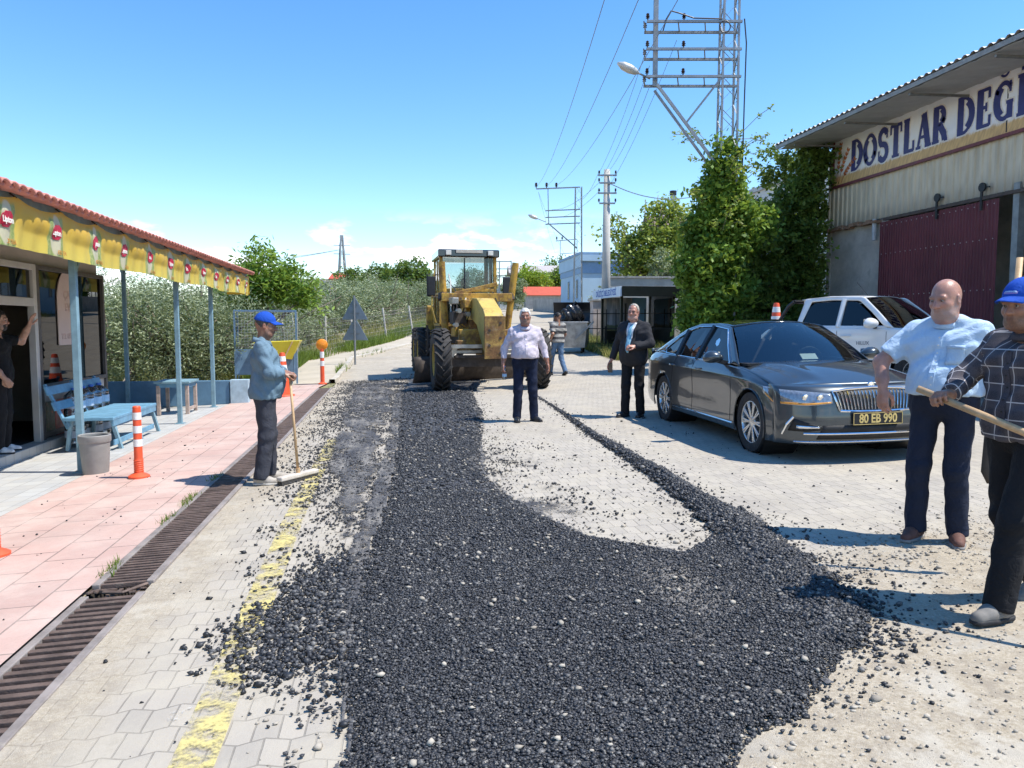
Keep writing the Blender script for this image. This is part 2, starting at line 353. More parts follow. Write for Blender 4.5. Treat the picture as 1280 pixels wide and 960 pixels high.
b = MB(); b.box((XW-1.6, 12.2, zf+1.3), (.05, 2.3, 2.4)); b.build('interior_panel', INT, shop)
b = MB(); b.box((XW-2.2, (YA+YB)/2, zf+1.3), (.05, YB-YA-.3, 2.5)); b.box((XW-1.2, (YA+YB)/2, zf+2.66), (2.2, YB-YA-.4, .05)); b.build('interior_lining', INT, shop)
MB().box((XW+.08, (YA+YB)/2+.0, zf+.065), (.22, YB-YA, .15)).build('step', GREYT, shop, bev=.008)
# door opening between two posts, one transom
b = MB()
for y in (9.78, 10.98): b.box((XW+.06, y, zf+1.32), (.09, .09, 2.36))
b.box((XW+.06, 10.38, zf+2.0), (.08, 1.11, .11)); b.box((XW+.06, 10.38, zf+2.46), (.08, 1.11, .08)); b.build('door_frame', ALU, shop, bev=.006)
MB().box((XW+.05, 10.38, zf+2.235), (.02, 1.1, .35)).build('transom_pane', SGLASS, shop)
wn = MB()
for y, w in ((13.42, .07), (11.08, .08)): wn.box((XW+.06, y, zf+1.32), (.08, w, 2.36))
wn.box((XW+.06, 12.25, zf+.86), (.085, 2.27, .06)); wn.box((XW+.06, 12.25, zf+2.47), (.085, 2.27, .06)); wn.box((XW+.055, 12.25, zf+.2), (.07, 2.27, .08))
wn = wn.build('window_frame', M('dark window frame', (.10,.09,.085), .45, .2), shop, bev=.005)
MB().box((XW+.05, 12.25, zf+1.66), (.015, 2.26, 1.58)).build('pane', SGLASS, wn)
MB().box((XW+.05, 12.25, zf+.53), (.03, 2.26, .62)).build('lower_panel', M('poster panel', (.42,.40,.37), .4, 0, .3, 3), wn)
MB().box((XW+.074, 11.75, zf+.40), (.004, .55, .5)).build('red_poster', M('red printed poster', (.42,.03,.03), .4, 0, .3, 6, dirt=(.6,.45,.2), dirt_amt=.5), wn); MB().box((XW+.074, 11.33, zf+.42), (.004, .26, .45)).build('dark_poster', M('mixed printed poster', (.08,.10,.06), .4, 0, .4, 9, dirt=(.5,.1,.06), dirt_amt=.9), wn)
# arched pale sign hung inside the glass
pk = M('pale pink sign board', (.66,.52,.46), .6, 0, .05, 3); pkt = M('faded pink lettering', (.56,.40,.35), .6)
arch = [(0, -.36, -.52), (0, .36, -.52)] + [(0, .36*math.cos(a), .1+.46*math.sin(a)) for a in np.linspace(0, PI, 20)]
a_ = thing('arched_sign', 'pale pink arch-topped sign hanging on the dark shop window', 'sign', (XW+.064, 12.08, zf+1.93))
MB().prism(arch, (.012, 0, 0)).build('board', pk, a_)
for q, (y, z, s) in enumerate(((0, .2, .16), (0, .02, .16))): text_mesh('lettering', ('ÇAY', 'EVİ')[q], s, pkt, a_, (.0135, y, z), (PI/2, 0, PI/2), .004)
text_mesh('lettering', 'TEL 0532 37', .11, pkt, a_, (.0135, 0, -.40), (PI/2, 0, PI/2), .002)
# porch roof: tiled edge, fascia, rafters
por = b = MB()
rf = thing('porch_roof', 'red-tiled porch roof over the forecourt of the tea house', 'porch roof', (0,0,0))
YE = 18.45; XE = -3.26
def roofz(x): return 2.66 + (XE-x)*.17
P = np.array([[(x, y, roofz(x)+-.01+.03*abs(math.sin(y*PI/.15))) for x in (XE+.13, -4.2, -5.5, -9.4)] for y in np.arange(2, YE, .04)])
b.grid(P).build('tile_covering', TILE, rf, smooth=True, solid=.03)
b = MB(); y = 2.1; rr = random.Random(5)
while y < YE-.05:
    P = np.array([[(XE+.165+dx, y+.075*math.cos(a), 2.645+dx*-.17+.038*math.sin(a)) for a in np.linspace(0, PI, 7)] for dx in (0, -.3)]); b.grid(P); y += .15
b.build('edge_tile', TILE, rf, smooth=True, solid=.02)
b = MB(); b.box((XE-.05, (2+YE)/2, 2.615), (.05, YE-2, .07)); b.box((-5.2, (2+YE)/2, roofz(-5.2)-.09), (.07, YE-2, .09))
b.build('beam', BLUEP, rf)
b = MB()
for y in np.arange(2.4, YE, .9): b.bar((XE-.06, y, 2.60), (-9.3, y, roofz(-9.3)-.07), .05, .07)
b.build('rafter', M('dark rafter', (.10,.085,.07), .8), rf)
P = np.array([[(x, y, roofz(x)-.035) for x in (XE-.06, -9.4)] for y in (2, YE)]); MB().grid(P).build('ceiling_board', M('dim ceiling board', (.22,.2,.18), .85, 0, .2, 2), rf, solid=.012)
# blue steel posts
def post(x, y, top, label, brace=1):
    z = Hs(x, y)+.012; r = thing('porch_post', label, 'post', (x, y, z), 0, 'blue steel posts of the porch')
    MB().box((0, 0, (top-z)/2), (.07, .07, top-z)).build('shaft', BLUEP, r, bev=.006)
    MB().box((0, 0, .006), (.14, .14, .012)).build('base_plate', BLUEP, r)
    if brace: MB().bar((0, .03, top-z-.55), (0, .42, top-z-.05), .035).build('brace', BLUEP, r)
    else: MB().bar((0, -.03, top-z-.4), (0, -.36, top-z-.05), .035).build('brace', BLUEP, r)
post(-3.42, 9.0, 2.59, 'blue porch post rising beside the grey waste bin')
post(-3.47, 13.2, 2.59, 'blue porch post standing just past the far end of the blue bench')
post(-3.5, 15.75, 2.59, 'blue porch post in front of the outer end of the low blue wall')
post(-5.2, 16.1, roofz(-5.2)-.13, 'blue porch post set back against the low blue wall', 0)
# sagging yellow banner along the eave
YS0, YS1 = 2.6, 18.4
ns = 520; nz_ = 22; ys_ = np.linspace(YS0, YS1, ns); P = np.zeros((ns, nz_, 3)); A = np.zeros((ns, nz_, 3))
lug = .92
for i, y in enumerate(ys_):
    ph = (y/lug) % 1; sag = .05*4*ph*(1-ph)
    for j in range(nz_):
        v = j/(nz_-1); z = (2.61 - sag)*(1-v) + (2.155+.015*math.sin(y*1.9))*v
        x = XE+.03 + .035*math.sin(PI*min(1, v*1.7))*4*ph*(1-ph) + .008*math.sin(y*23+v*2)*(v*.6+.4) + .012*math.sin(y*7.1+1)*v + .02*v*math.sin(y*2.3)
        P[i, j] = (x, y, z); A[i, j] = (y, v, 0)
t = NT('yellow printed banner'); at = t.new('ShaderNodeAttribute', attribute_name='uvb'); U, V, W = t.sep(at.outputs['Vector'])
fu = t.math('SUBTRACT', t.math('FRACT', t.math('MULTIPLY', t.math('ADD', U, .22), 1/.98)), .5)      # one printed emblem each 1.32 m
fu = t.math('MULTIPLY', fu, .98); fv = t.math('SUBTRACT', V, .52)
nn = t.noise(7, 5, .6); nb = t.noise(22, 4)
base = t.mix(t.ramp(V, .0, 1.0), (.74,.45,.06), (.78,.62,.12)); base = t.mix(t.ramp(nb, .55, .7, 0, .25), base, (.62,.42,.06))
lw = t.math('ABSOLUTE', fu); leafw = t.math('ADD', .19, t.math('MULTIPLY', nn, .1))
leaf = t.math('MULTIPLY', t.ramp(t.math('SUBTRACT', lw, leafw), -.07, -.045, 1, 0), t.ramp(V, .08, .2))
base = t.mix(leaf, base, t.mix(t.ramp(nb, .35, .65), (.26,.36,.10), (.50,.52,.20)))
drop = t.ramp(t.math('ADD', t.math('POWER', t.math('MULTIPLY', fu, 8.2), 2), t.math('POWER', t.math('MULTIPLY', fv, 2.0), 2)), .7, 1.0, .8, 0)
base = t.mix(drop, base, (.74,.68,.50))
t.fin(base, .55); t.b.inputs['Subsurface Weight'].default_value = 0
tl = t.new('ShaderNodeBsdfTranslucent'); t.L.new(base, tl.inputs[0]); mx_ = t.new('ShaderNodeMixShader'); mx_.inputs[0].default_value = .3
t.L.new(t.b.outputs[0], mx_.inputs[1]); t.L.new(tl.outputs[0], mx_.inputs[2]); t.L.new(mx_.outputs[0], t.out.inputs[0]); BANNER = t.m
ban = thing('banner', 'long yellow drinks banner with red emblems hung along the porch eave', 'banner', (0,0,0))
V_ = P.reshape(-1, 3); F_ = np.array([(i*nz_+j, (i+1)*nz_+j, (i+1)*nz_+j+1, i*nz_+j+1) for i in range(ns-1) for j in range(nz_-1)])
npmesh('cloth', V_, F_, BANNER, ban, True, {'uvb': ('POINT', 'FLOAT_VECTOR', A.reshape(-1, 3))})
# end flap turned round the corner
MB().grid(np.array([[(XE+.03-.5*u, YS1+.01+.02*math.sin(u*9), 2.6-.42*v) for v in np.linspace(0, 1, 5)] for u in np.linspace(0, 1, 8)])).build('end_flap', M('yellow banner end', (.78,.5,.04), .55), ban, smooth=True)
RED = M('red emblem', (.50,.015,.05), .5, 0, .05); WL = M('white lettering', (.78,.74,.66), .5, 0, .03); ORG = M('orange lettering', (.55,.25,.03), .5)
k = 0
yy = np.arange(.27+.98*3, 18.2, .98)
def bx(y, v):
    i = min(ns-1, max(0, int(round((y-YS0)/(YS1-YS0)*(ns-1))))); j = min(nz_-1, int(round(v*(nz_-1)))); return P[i, j]
for y in yy:
    if y < 3: continue
    hx = [(-.15, -.035), (-.15, .045), (-.05, .085), (.05, .085), (.15, .045), (.15, -.035), (.05, -.075), (-.05, -.075)]
    def wrap(pts, off):
        out = []
        for dy, dz in pts:
            q = bx(y+dy, .47-dz/.46); out.append((q[0]+off, y+dy, q[2]))
        return out
    # hexagon as a strip that follows the cloth
    up = wrap([(x, .045+.04*(1-max(0, abs(x)-.04)/.07)) for x in np.linspace(-.11, .11, 13)], .007); lo = wrap([(x, -.035-.04*(1-max(0, abs(x)-.04)/.07)) for x in np.linspace(-.11, .11, 13)], .007)
    G_ = np.array([up, lo]); e = MB().grid(G_).build('emblem', RED, ban, solid=.003)
    q = bx(y, .47); o = text_mesh('lettering', 'Lipton', .072, WL, e, (q[0]+.0105, y, q[2]+.004), (PI/2, 0, PI/2), .003, .001)
    q = bx(y+.1, .9); text_mesh('lettering', 'ICE TEA', .055, ORG, e, (q[0]+.009, y+.1, q[2]), (PI/2, 0, PI/2), .001, .001)
b = MB()
for y in np.arange(math.ceil(YS0/lug)*lug, YS1, lug): b.bar((XE+.03, y, 2.6), (XE-.02, y, 2.64), .014)
b.build('tie', DARK, ban)
# bench
def bench():
    z = Hs(-3.9, 11.4)+.012
    r = thing('bench', 'light blue slatted wooden bench by the shop window', 'bench', (-3.98, 11.45, z)); L = 1.85
    MB().box((.08, 0, .43), (.62, L, .045)).build('seat', BLUED, r, bev=.008)
    b = MB(); b.box((.37, 0, .37), (.03, L-.04, .08)); b.box((-.18, 0, .37), (.03, L-.04, .08)); b.build('apron', BLUED, r, bev=.005)
    for k, (x, zz) in enumerate(((-.33, .60), (-.41, .80))): MB().box((x, 0, zz), (.022, L, .115), rot=Matrix.Rotation(-.35, 3, 'Y')).build('back_slat', BLUED, r, bev=.005)
    for y in (-.82, .0, .82):
        MB().bar((-.2, y, .3), (-.47, y+.02, .88), .06, .03).build('back_post', BLUED, r, bev=.004)
        MB().bar((.33, y, .42), (.42, y+.07, 0), .055, .045).build('leg', BLUEP, r, bev=.004)
        MB().bar((-.16, y, .42), (-.24, y+.05, 0), .055, .045).build('leg', BLUEP, r, bev=.004)
    MB().box((.39, -.1, .12), (.025, L-.2, .07)).build('stretcher', BLUED, r, bev=.004)
bench()
z = Hs(-4, 15)+.012; tb = thing('table', 'small blue-topped wooden table in front of the low blue wall', 'table', (-3.98, 15.0, z))
MB().box((0, 0, .60), (.62, .72, .04)).build('table_top', BLUEP, tb, bev=.006)
b = MB(); b.box((0, 0, .54), (.54, .62, .07)); b.build('apron', BLUED, tb)
LEGW = M('scuffed wood', (.40,.31,.26), .7, 0, .25, 8)
for x in (-.25, .25):
    for y in (-.29, .29): MB().box((x, y, .27), (.06, .06, .54)).build('leg', LEGW, tb, bev=.004)
MB().box((.25, 0, .1), (.04, .54, .05)).build('stretcher', LEGW, tb)
lw = thing('low_wall', 'low blue-painted wall closing the far end of the forecourt', 'wall', (0,0,0)); zz = Hs(-4, 16.3)
MB().box((-5.5, 16.35, zz+.26), (4.4, .16, .52)).build('wall_face', M('blue painted render', (.10,.20,.30), .7, 0, .15, 3, .2, 30, dirt=(.3,.33,.35), dirt_amt=.3), lw, bev=.01)
MB().box((-3.1, 16.33, zz+.27), (.36, .2, .54)).build('end_pier', M('pale blue pier', (.36,.48,.55), .7, 0, .2, 4, .2, 30, dirt=(.5,.5,.48), dirt_amt=.5), lw, bev=.01)
# grey bin
z = Hs(-3.27, 8.85)+.012; bn = thing('waste_bin', 'round grey plastic waste bin at the foot of a blue porch post', 'bin', (-3.22, 8.85, z))
GP = M('grey plastic', (.27,.265,.25), .5, 0, .12, 5, dirt=(.4,.36,.3), dirt_amt=.35)
MB().lathe([(.0, 0), (.125, .0), (.13, .01), (.155, .40), (.145, .40), (.12, .03), (0, .03)], 32).build('body', GP, bn, ang=40)
MB().lathe([(.158, .35), (.164, .36), (.164, .425), (.156, .432), (.14, .425), (.14, .40)], 32).build('rim', GP, bn, ang=40)
# big water bottles below the window
CLEARP = GLASS('clear water bottle', (.86,.93,.97), .15, .95, .2); CAPB = M('blue cap', (.05,.15,.5), .4); PAP = M('paper label', (.55,.62,.75), .5)
zb = Hs(-4.45, 11.6)+.14
spots = [(y, h) for h in (0, 1) for y in (11.25, 11.55, 11.85, 12.15)]
lab = 'large clear water bottle stacked below the dark shop window'
base = None
for y, h in spots:
    if base is None:
        base = thing('water_bottle', lab, 'bottle', (-4.33, y, zb-.128), 0, 'water bottles stacked below the shop window')
        MB().lathe([(0, 0), (.125, 0), (.135, .02), (.135, .1), (.128, .11), (.135, .12), (.135, .24), (.128, .25), (.135, .26), (.13, .30), (.06, .36), (.03, .37), (.03, .39), (0, .39)], 20).build('bottle_body', CLEARP, base, smooth=True)
        MB().cyl((0,0,.375), (0,0,.405), .034, n=12).build('cap', CAPB, base)
        MB().lathe([(.137, .13), (.137, .23)], 20).build('paper_label', PAP, base)
    else: dup(base, None, (-4.33, y, zb-.128+h*.407))
# bollards and cones
def bollard(x, y, label, h=.75):
    z = Hs(x, y)+.02; r = thing('bollard', label, 'bollard', (x, y, z), 0, 'flexible orange bollards on the pavement')
    b = MB().lathe([(0, 0), (.105, 0), (.105, .02), (.08, .035), (.05, .05), (.046, .06)], 24); b.build('foot', ORANGE, r, ang=35)
    MB().lathe([(.046, .055)] + [(.044+.005*(i % 2), .06+.011*i) for i in range(13)] + [(.042, .21), (.04, h-.01), (.032, h), (0, h)], 20).build('shaft', ORANGE, r, ang=35)
    for z0 in (.33, .47, .61)[:3]: MB().lathe([(.0435, z0), (.0437, z0+.01), (.0437, z0+.065), (.0435, z0+.075)], 20).build('reflective_band', REFLW, r, ang=60)
    return r
bollard(-2.62, 8.35, 'slim orange bollard with three white bands near the grey bin')
bollard(-2.745, 5.66, 'slim orange bollard standing nearest the wide-slotted drain grate')
q = G(425, 477); z = Hs(-1.72, 20.2)+.02; r = thing('delineator_post', 'red and white delineator post topped by a large orange reflector', 'delineator', (-1.78, 20.2, z))
MB().lathe([(0, 0), (.11, 0), (.11, .02), (.06, .045), (.055, .05), (.05, .92), (0, .92)], 20).build('shaft', ORANGE, r, ang=35)
for z0, z1 in ((.47, .60), (.68, .84)): MB().lathe([(.0555, z0), (.0555, z1)], 20).build('reflective_band', REFLW, r)
AMB = M('amber reflector', (.85,.28,.02), .3, 0, .15, 20, .3, 60)
MB().lathe([(0, -.05), (.11, -.045), (.145, -.02), (.15, 0), (.145, .02), (.11, .045), (0, .05)], 24, (0, 0, 1.02), 'y').build('reflector', AMB, r, ang=35)
MB().cyl((0,0,.9), (0,0,.95), .05, .03).build('neck', ORANGE, r)
def cone(loc, label, s=1.0, rz=0, tilt=None, name='traffic_cone'):
    r = thing(name, label, 'traffic cone', loc, rz, None)
    MB().lathe([(0, 0), (.25*s, 0), (.26*s, .015), (.25*s, .035*s), (.175*s, .05*s)], 28).build('base', ORANGE, r, ang=35)
    MB().lathe([(.175*s, .045*s), (.06*s, .93*s), (.05*s, .96*s), (.0, .965*s)], 24).build('cone_body', ORANGE, r, ang=40)
    rad = lambda z: .175 - .115*(z-.045)/.885
    for z0, z1 in ((.56, .69), (.77, .88)): MB().lathe([(rad(z0)*s+.002, z0*s), (rad(z1)*s+.002, z1*s)], 24).build('reflective_band', REFLW, r)
    if tilt: r.rotation_euler = (*tilt, rz)
    return r
cone((-2.38, 17.3, Hs(-2.38, 17.3)+.02), 'tall orange traffic cone standing on the pavement in front of the blue cage')
# blue mesh cage with a yellow tray
CB = M('steel blue sheet', (.13,.22,.32), .5, .2, .2, 4, dirt=(.3,.3,.3), dirt_amt=.4)
zc = Hs(-3.0, 20.6)+.03
cg = thing('mesh_cage_bin', 'blue sheet and wire mesh collection cage on legs beside the fence', 'cage bin', (-3.15, 21.1, zc), .12)
b = MB()
for x in (-.9, .62):
    for y in (-.55, .55): b.box((x, y, .98), (.045, .045, 1.96))
for y in (-.55, .55):
    for z in (.3, 1.94): b.box((-.14, y, z), (1.5, .035, .035))
for x in (-.9, .62):
    for z in (.3, .62, 1.94): b.box((x, 0, z), (.035, 1.1, .035))
b.build('frame', CB, cg)
MB().box((-.14, -.57, .62), (1.5, .012, .66)).build('front_sheet', CB, cg)
MB().box((.645, .0, .64), (.012, 1.06, .64)).build('side_sheet', M('white poster sheet', (.62,.62,.6), .6, 0, .25, 14), cg)
MB().box((.66, .22, 1.42), (.012, .62, 1.0)).build('poster', M('pale notice board', (.58,.55,.5), .7, 0, .12, 5), cg)
b = MB()
for x in np.arange(-.88, .6, .075): b.box((x, -.56, 1.45), (.006, .006, .98))
for z in np.arange(1.0, 1.94, .075): b.box((-.14, -.56, z), (1.5, .006, .006))
b.build('wire_mesh', METAL, cg)
yt = thing('yellow_tray', 'bright yellow plastic tray tipped over the front of the blue cage', 'tray', (-2.85, 20.3, zc+.95), .1)
tp = [(-.62, -.22, .18), (.50, -.22, .22), (.56, .22, .22), (-.62, .22, .18)]; bt = [(-.1, -.1, -.22), (.3, -.1, -.26), (.3, .12, -.26), (-.1, .12, -.22)]
MB().add(tp+bt, [(0,1,5,4),(1,2,6,5),(2,3,7,6),(3,0,4,7),(4,5,6,7)]).build('tray_shell', M('yellow plastic', (.80,.66,.04), .4, 0, .06), yt, solid=.015, bev=.03)
MB().bar((.08, -.24, -.3), (.33, -.26, .2), .03).build('handle', WOOD, yt)
MB().cyl((-.35, .02, -.8), (-.35, -.02, -.1), .02).build('leg', CB, yt); MB().cyl((.35, .02, -.8), (.35, -.02, -.1), .02).build('leg', CB, yt)
# ------------------------------------------------------------------ warehouse on the right
XWH = 13.0; YW0, YW1 = 2.0, 21.4
wh = thing('warehouse', 'metal-clad warehouse with a burgundy sliding door and a long painted fascia', 'warehouse', (0,0,0))
CLAD = M('weathered ribbed cladding', (.43,.40,.32), .6, .15, .12, 1.5, dirt=(.24,.215,.17), dirt_amt=.35)
t = NT('weathered ribbed cladding'); X, Y, Z = t.sep(t.co())
st = t.new('ShaderNodeTexNoise'); st.inputs['Scale'].default_value = 1; st.inputs['Detail'].default_value = 6; t.L.new(t.comb(t.math('MULTIPLY', Y, 5), t.math('MULTIPLY', Z, .8), X), st.inputs[0])
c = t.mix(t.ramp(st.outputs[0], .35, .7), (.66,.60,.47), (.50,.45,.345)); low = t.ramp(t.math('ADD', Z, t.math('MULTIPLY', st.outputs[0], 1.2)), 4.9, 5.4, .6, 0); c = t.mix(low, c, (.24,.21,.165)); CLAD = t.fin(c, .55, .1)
def ribs(y0, y1, z0, z1, pitch, depth, mat, name, parent, x=XWH, dx=0):
    ys = []; xx = []; y = y0
    while y < y1:
        for f, d in ((0, 0), (.55, 0), (.65, 1), (.9, 1)):
            if y+f*pitch <= y1: ys.append(y+f*pitch); xx.append(x - depth*d)
        y += pitch
    P = np.array([[(a, b_, z) for z in (z0, z1)] for a, b_ in zip(xx, ys)]); return MB().grid(P).build(name, mat, parent, solid=.004)
zg = Hs(13, 15)
BW = M('rough cement block wall', (.44,.42,.385), .9, 0, .2, 1.4, .6, 14, dirt=(.22,.2,.17), dirt_amt=.5, bdist=.03)
b = MB(); b.box((XWH+.13, 19.95, zg+1.95), (.22, 2.9, 4.1)); b.build('block_wall', BW, wh); b = MB(); b.box((XWH+.13, 4.6, zg+1.95), (.22, 5.2, 4.1)); b.build('block_wall', BW, wh)
b = MB(); b.box((XWH+10, YW1-.1, zg+3), (20, .2, 6.2)); b.box((XWH+10, YW0+.1, zg+3), (20, .2, 6.2)); b.box((XWH+20, (YW0+YW1)/2, zg+3), (.2, YW1-YW0, 6.2)); b.build('rear_wall', BW, wh)
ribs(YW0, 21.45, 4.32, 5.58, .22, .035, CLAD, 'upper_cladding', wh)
MB().box((XWH+.05, (YW0+YW1)/2, 4.30), (.12, YW1-YW0, .06)).build('lower_flashing', M('dark flashing', (.16,.15,.14), .6, .3), wh)
MB().box((XWH+.12, (YW0+YW1)/2, 6.2), (.1, YW1-YW0, 1.6)).build('gable_backing', DARK, wh)
t = NT('burgundy corrugated steel'); X, Y, Z = t.sep(t.co()); st = t.new('ShaderNodeTexNoise'); st.inputs['Scale'].default_value = 1; st.inputs['Detail'].default_value = 8; st.inputs['Roughness'].default_value = .7; t.L.new(t.comb(t.math('MULTIPLY', Y, 6), t.math('MULTIPLY', Z, .7)), st.inputs[0])
c = t.mix(t.ramp(t.noise(1.1, 5), .3, .7), (.105,.018,.03), (.145,.028,.042)); c = t.mix(t.ramp(st.outputs[0], .54, .72, 0, .55), c, (.20,.10,.085)); c = t.mix(t.ramp(t.math('ADD', Z, t.math('MULTIPLY', st.outputs[0], 1.6)), 1.2, 2.2, .6, 0), c, (.17,.11,.095)); t.bump(t.noise(2.2, 3), .35, .05); BURG = t.fin(c, .5, .1)
d = ribs(14.75, 18.8, zg+.12, 4.2, .095, .018, BURG, 'sliding_door', wh, XWH-.06)
SCREW = M('door screw heads', (.6,.55,.55), .4, .6)
b = MB()
for z in (1.25, 2.25, 3.35, 4.1):
    for y in np.arange(14.85, 18.75, .19): b.cyl((XWH-.086, y, z), (XWH-.096, y, z), .013, n=6)
b.build('screw', SCREW, d)
b = MB(); b.bar((XWH-.08, 9, 4.26), (XWH-.08, 18.6, 4.26), .07, .07); b.build('door_track', M('rusty rail', (.10,.08,.07), .7, .4), wh)
for y in (15.2, 16.6): b = MB(); b.box((XWH-.11, y, 4.25), (.03, .06, .5)); b.cyl((XWH-.1, y-.02, 4.5), (XWH-.14, y-.02, 4.5), .1, n=14); b.bar((XWH-.11, y, 4.5), (XWH-.11, y-.22, 4.48), .03); b.build('door_hanger', DARK, wh)
MB().box((XWH+.02, 14.3, zg+2.0), (.16, .16, 4.0)).build('door_jamb', M('grey jamb', (.25,.27,.28), .5, .2), wh)
b = MB(); b.cyl((XWH-.1, 18.98, 3.75), (XWH-.1, 18.98, 4.32), .06, n=10); b.build('lamp_tube', M('grey tube', (.4,.45,.5), .4), wh)
b = MB()  # dim interior: floor slab, sacks on a pallet
MB().box((XWH+8.3, 11, zg-.02), (16, 17, .1)).build('interior_floor', INT, wh)
MB().box((XWH+7.2, 11, 5.9), (13, 17, .1)).build('interior_ceiling', INT, wh)
# broken brick ledge above the block wall
b = MB(); rr = random.Random(4)
for i in range(12): b.box((XWH-.0+rr.uniform(-.05, .02), 18.95+i*.2, 4.28+rr.uniform(-.05, .03)), (.3, .19, rr.uniform(.05, .1)), rr.uniform(-.1, .1))
b.build('crumbling_ledge', M('old brick rubble', (.30,.19,.13), .9, 0, .3, 6, .4, 30), wh)
GBR = M('grey bracket', (.22,.22,.21), .55, .4)
# roof sheet with deep overhang
ROOFM = M('galvanised roof sheet', (.46,.45,.42), .5, .25, .12, 2, dirt=(.3,.27,.22), dirt_amt=.35)
XEV = 11.35
ys = np.arange(YW0, 21.7, .055); pr = [0, 0, .045, .045]
P = np.array([[(x, y, 6.80 + (x-XEV)*.09 + pr[i % 4]) for x in (XEV, XWH+1, XWH+20.3)] for i, y in enumerate(ys)])
MB().grid(P).build('roof', ROOFM, wh, solid=.006)
P = np.array([[(x, y, 6.66 + (x-XEV)*.09 + (0 if (i % 6) < 4 else -.012)) for x in (XEV+.05, XWH+.1)] for i, y in enumerate(np.arange(YW0, 21.6, .09))])
MB().grid(P).build('soffit', M('off-white soffit sheet', (.50,.49,.46), .6, .1, .08, 2, dirt=(.33,.3,.26), dirt_amt=.3), wh, solid=.005)
b = MB(); b.box((XEV+.04, (YW0+21.6)/2, 6.73), (.05, 21.6-YW0, .10)); b.box((XWH-.12, (YW0+21.6)/2, 6.86), (.1, 21.6-YW0, .12)); b.build('purlin', M('grey steel angle', (.27,.27,.26), .55, .4), wh)
b = MB()
for y in np.arange(3.5, 21.6, 2.45): MB().bar((XWH-.02, y, 6.62), (XEV+.1, y+.02, 6.60), .06, .05).build('overhang_bracket', GBR, wh)
# painted fascia sign
sg = thing('fascia_sign', 'long painted shop sign with navy serif letters over a strip of ripe wheat', 'sign', (XWH-.075, 0, 0))
SY0, SY1, SZ0, SZ1 = 3.0, 20.98, 5.52, 6.82
t = NT('painted sign face'); X, Y, Z = t.sep(t.co()); n = t.noise(2, 6, .6)
st = t.new('ShaderNodeTexNoise'); st.inputs['Scale'].default_value = 1; st.inputs['Detail'].default_value = 6
t.L.new(t.comb(t.math('ADD', t.math('MULTIPLY', Y, 14), t.math('MULTIPLY', Z, 6)), t.math('MULTIPLY', Z, 3)), st.inputs[0])
sk = t.mix(t.ramp(n, .35, .7), (.86,.88,.93), (.76,.81,.90)); wht = t.mix(t.ramp(st.outputs[0], .35, .65), (.70,.44,.12), (.45,.24,.05)); wht = t.mix(t.ramp(st.outputs[0], .6, .75, 0, .7), wht, (.75,.6,.3))
wl = t.math('ADD', t.math('SUBTRACT', Z, SZ0), t.math('MULTIPLY_ADD', st.outputs[0], -.18, .09)); c = t.mix(t.ramp(wl, .20, .30, 1, 0), sk, wht)
c = t.mix(t.ramp(t.math('ADD', wl, 0), .24, .42, .3, 0), c, (.72,.58,.40)); SIGNF = t.fin(c, .5)
MB().box((0, (SY0+SY1)/2, (SZ0+SZ1)/2), (.03, SY1-SY0, SZ1-SZ0)).build('board', SIGNF, sg)
MAR = M('maroon frame', (.16,.035,.045), .5); b = MB()
for z in (SZ0-.03, SZ1+.03): b.box((-.01, (SY0+SY1)/2, z), (.07, SY1-SY0+.1, .07))
for y in (SY0-.02, SY1+.02): b.box((-.012, y, (SZ0+SZ1)/2), (.066, .05, SZ1-SZ0-.02))
b.build('frame', MAR, sg); b = MB(); b.box((-.017, 14.62, 6.1), (.006, .03, 1.1)); b.build('seam', DARK, sg)
NAVY = M('navy letters', (.025,.03,.17), .45, 0, .1, 6); KEY = M('pale letter outline', (.74,.72,.70), .5); WHEAT = M('brown wheat ear', (.40,.13,.05), .6)
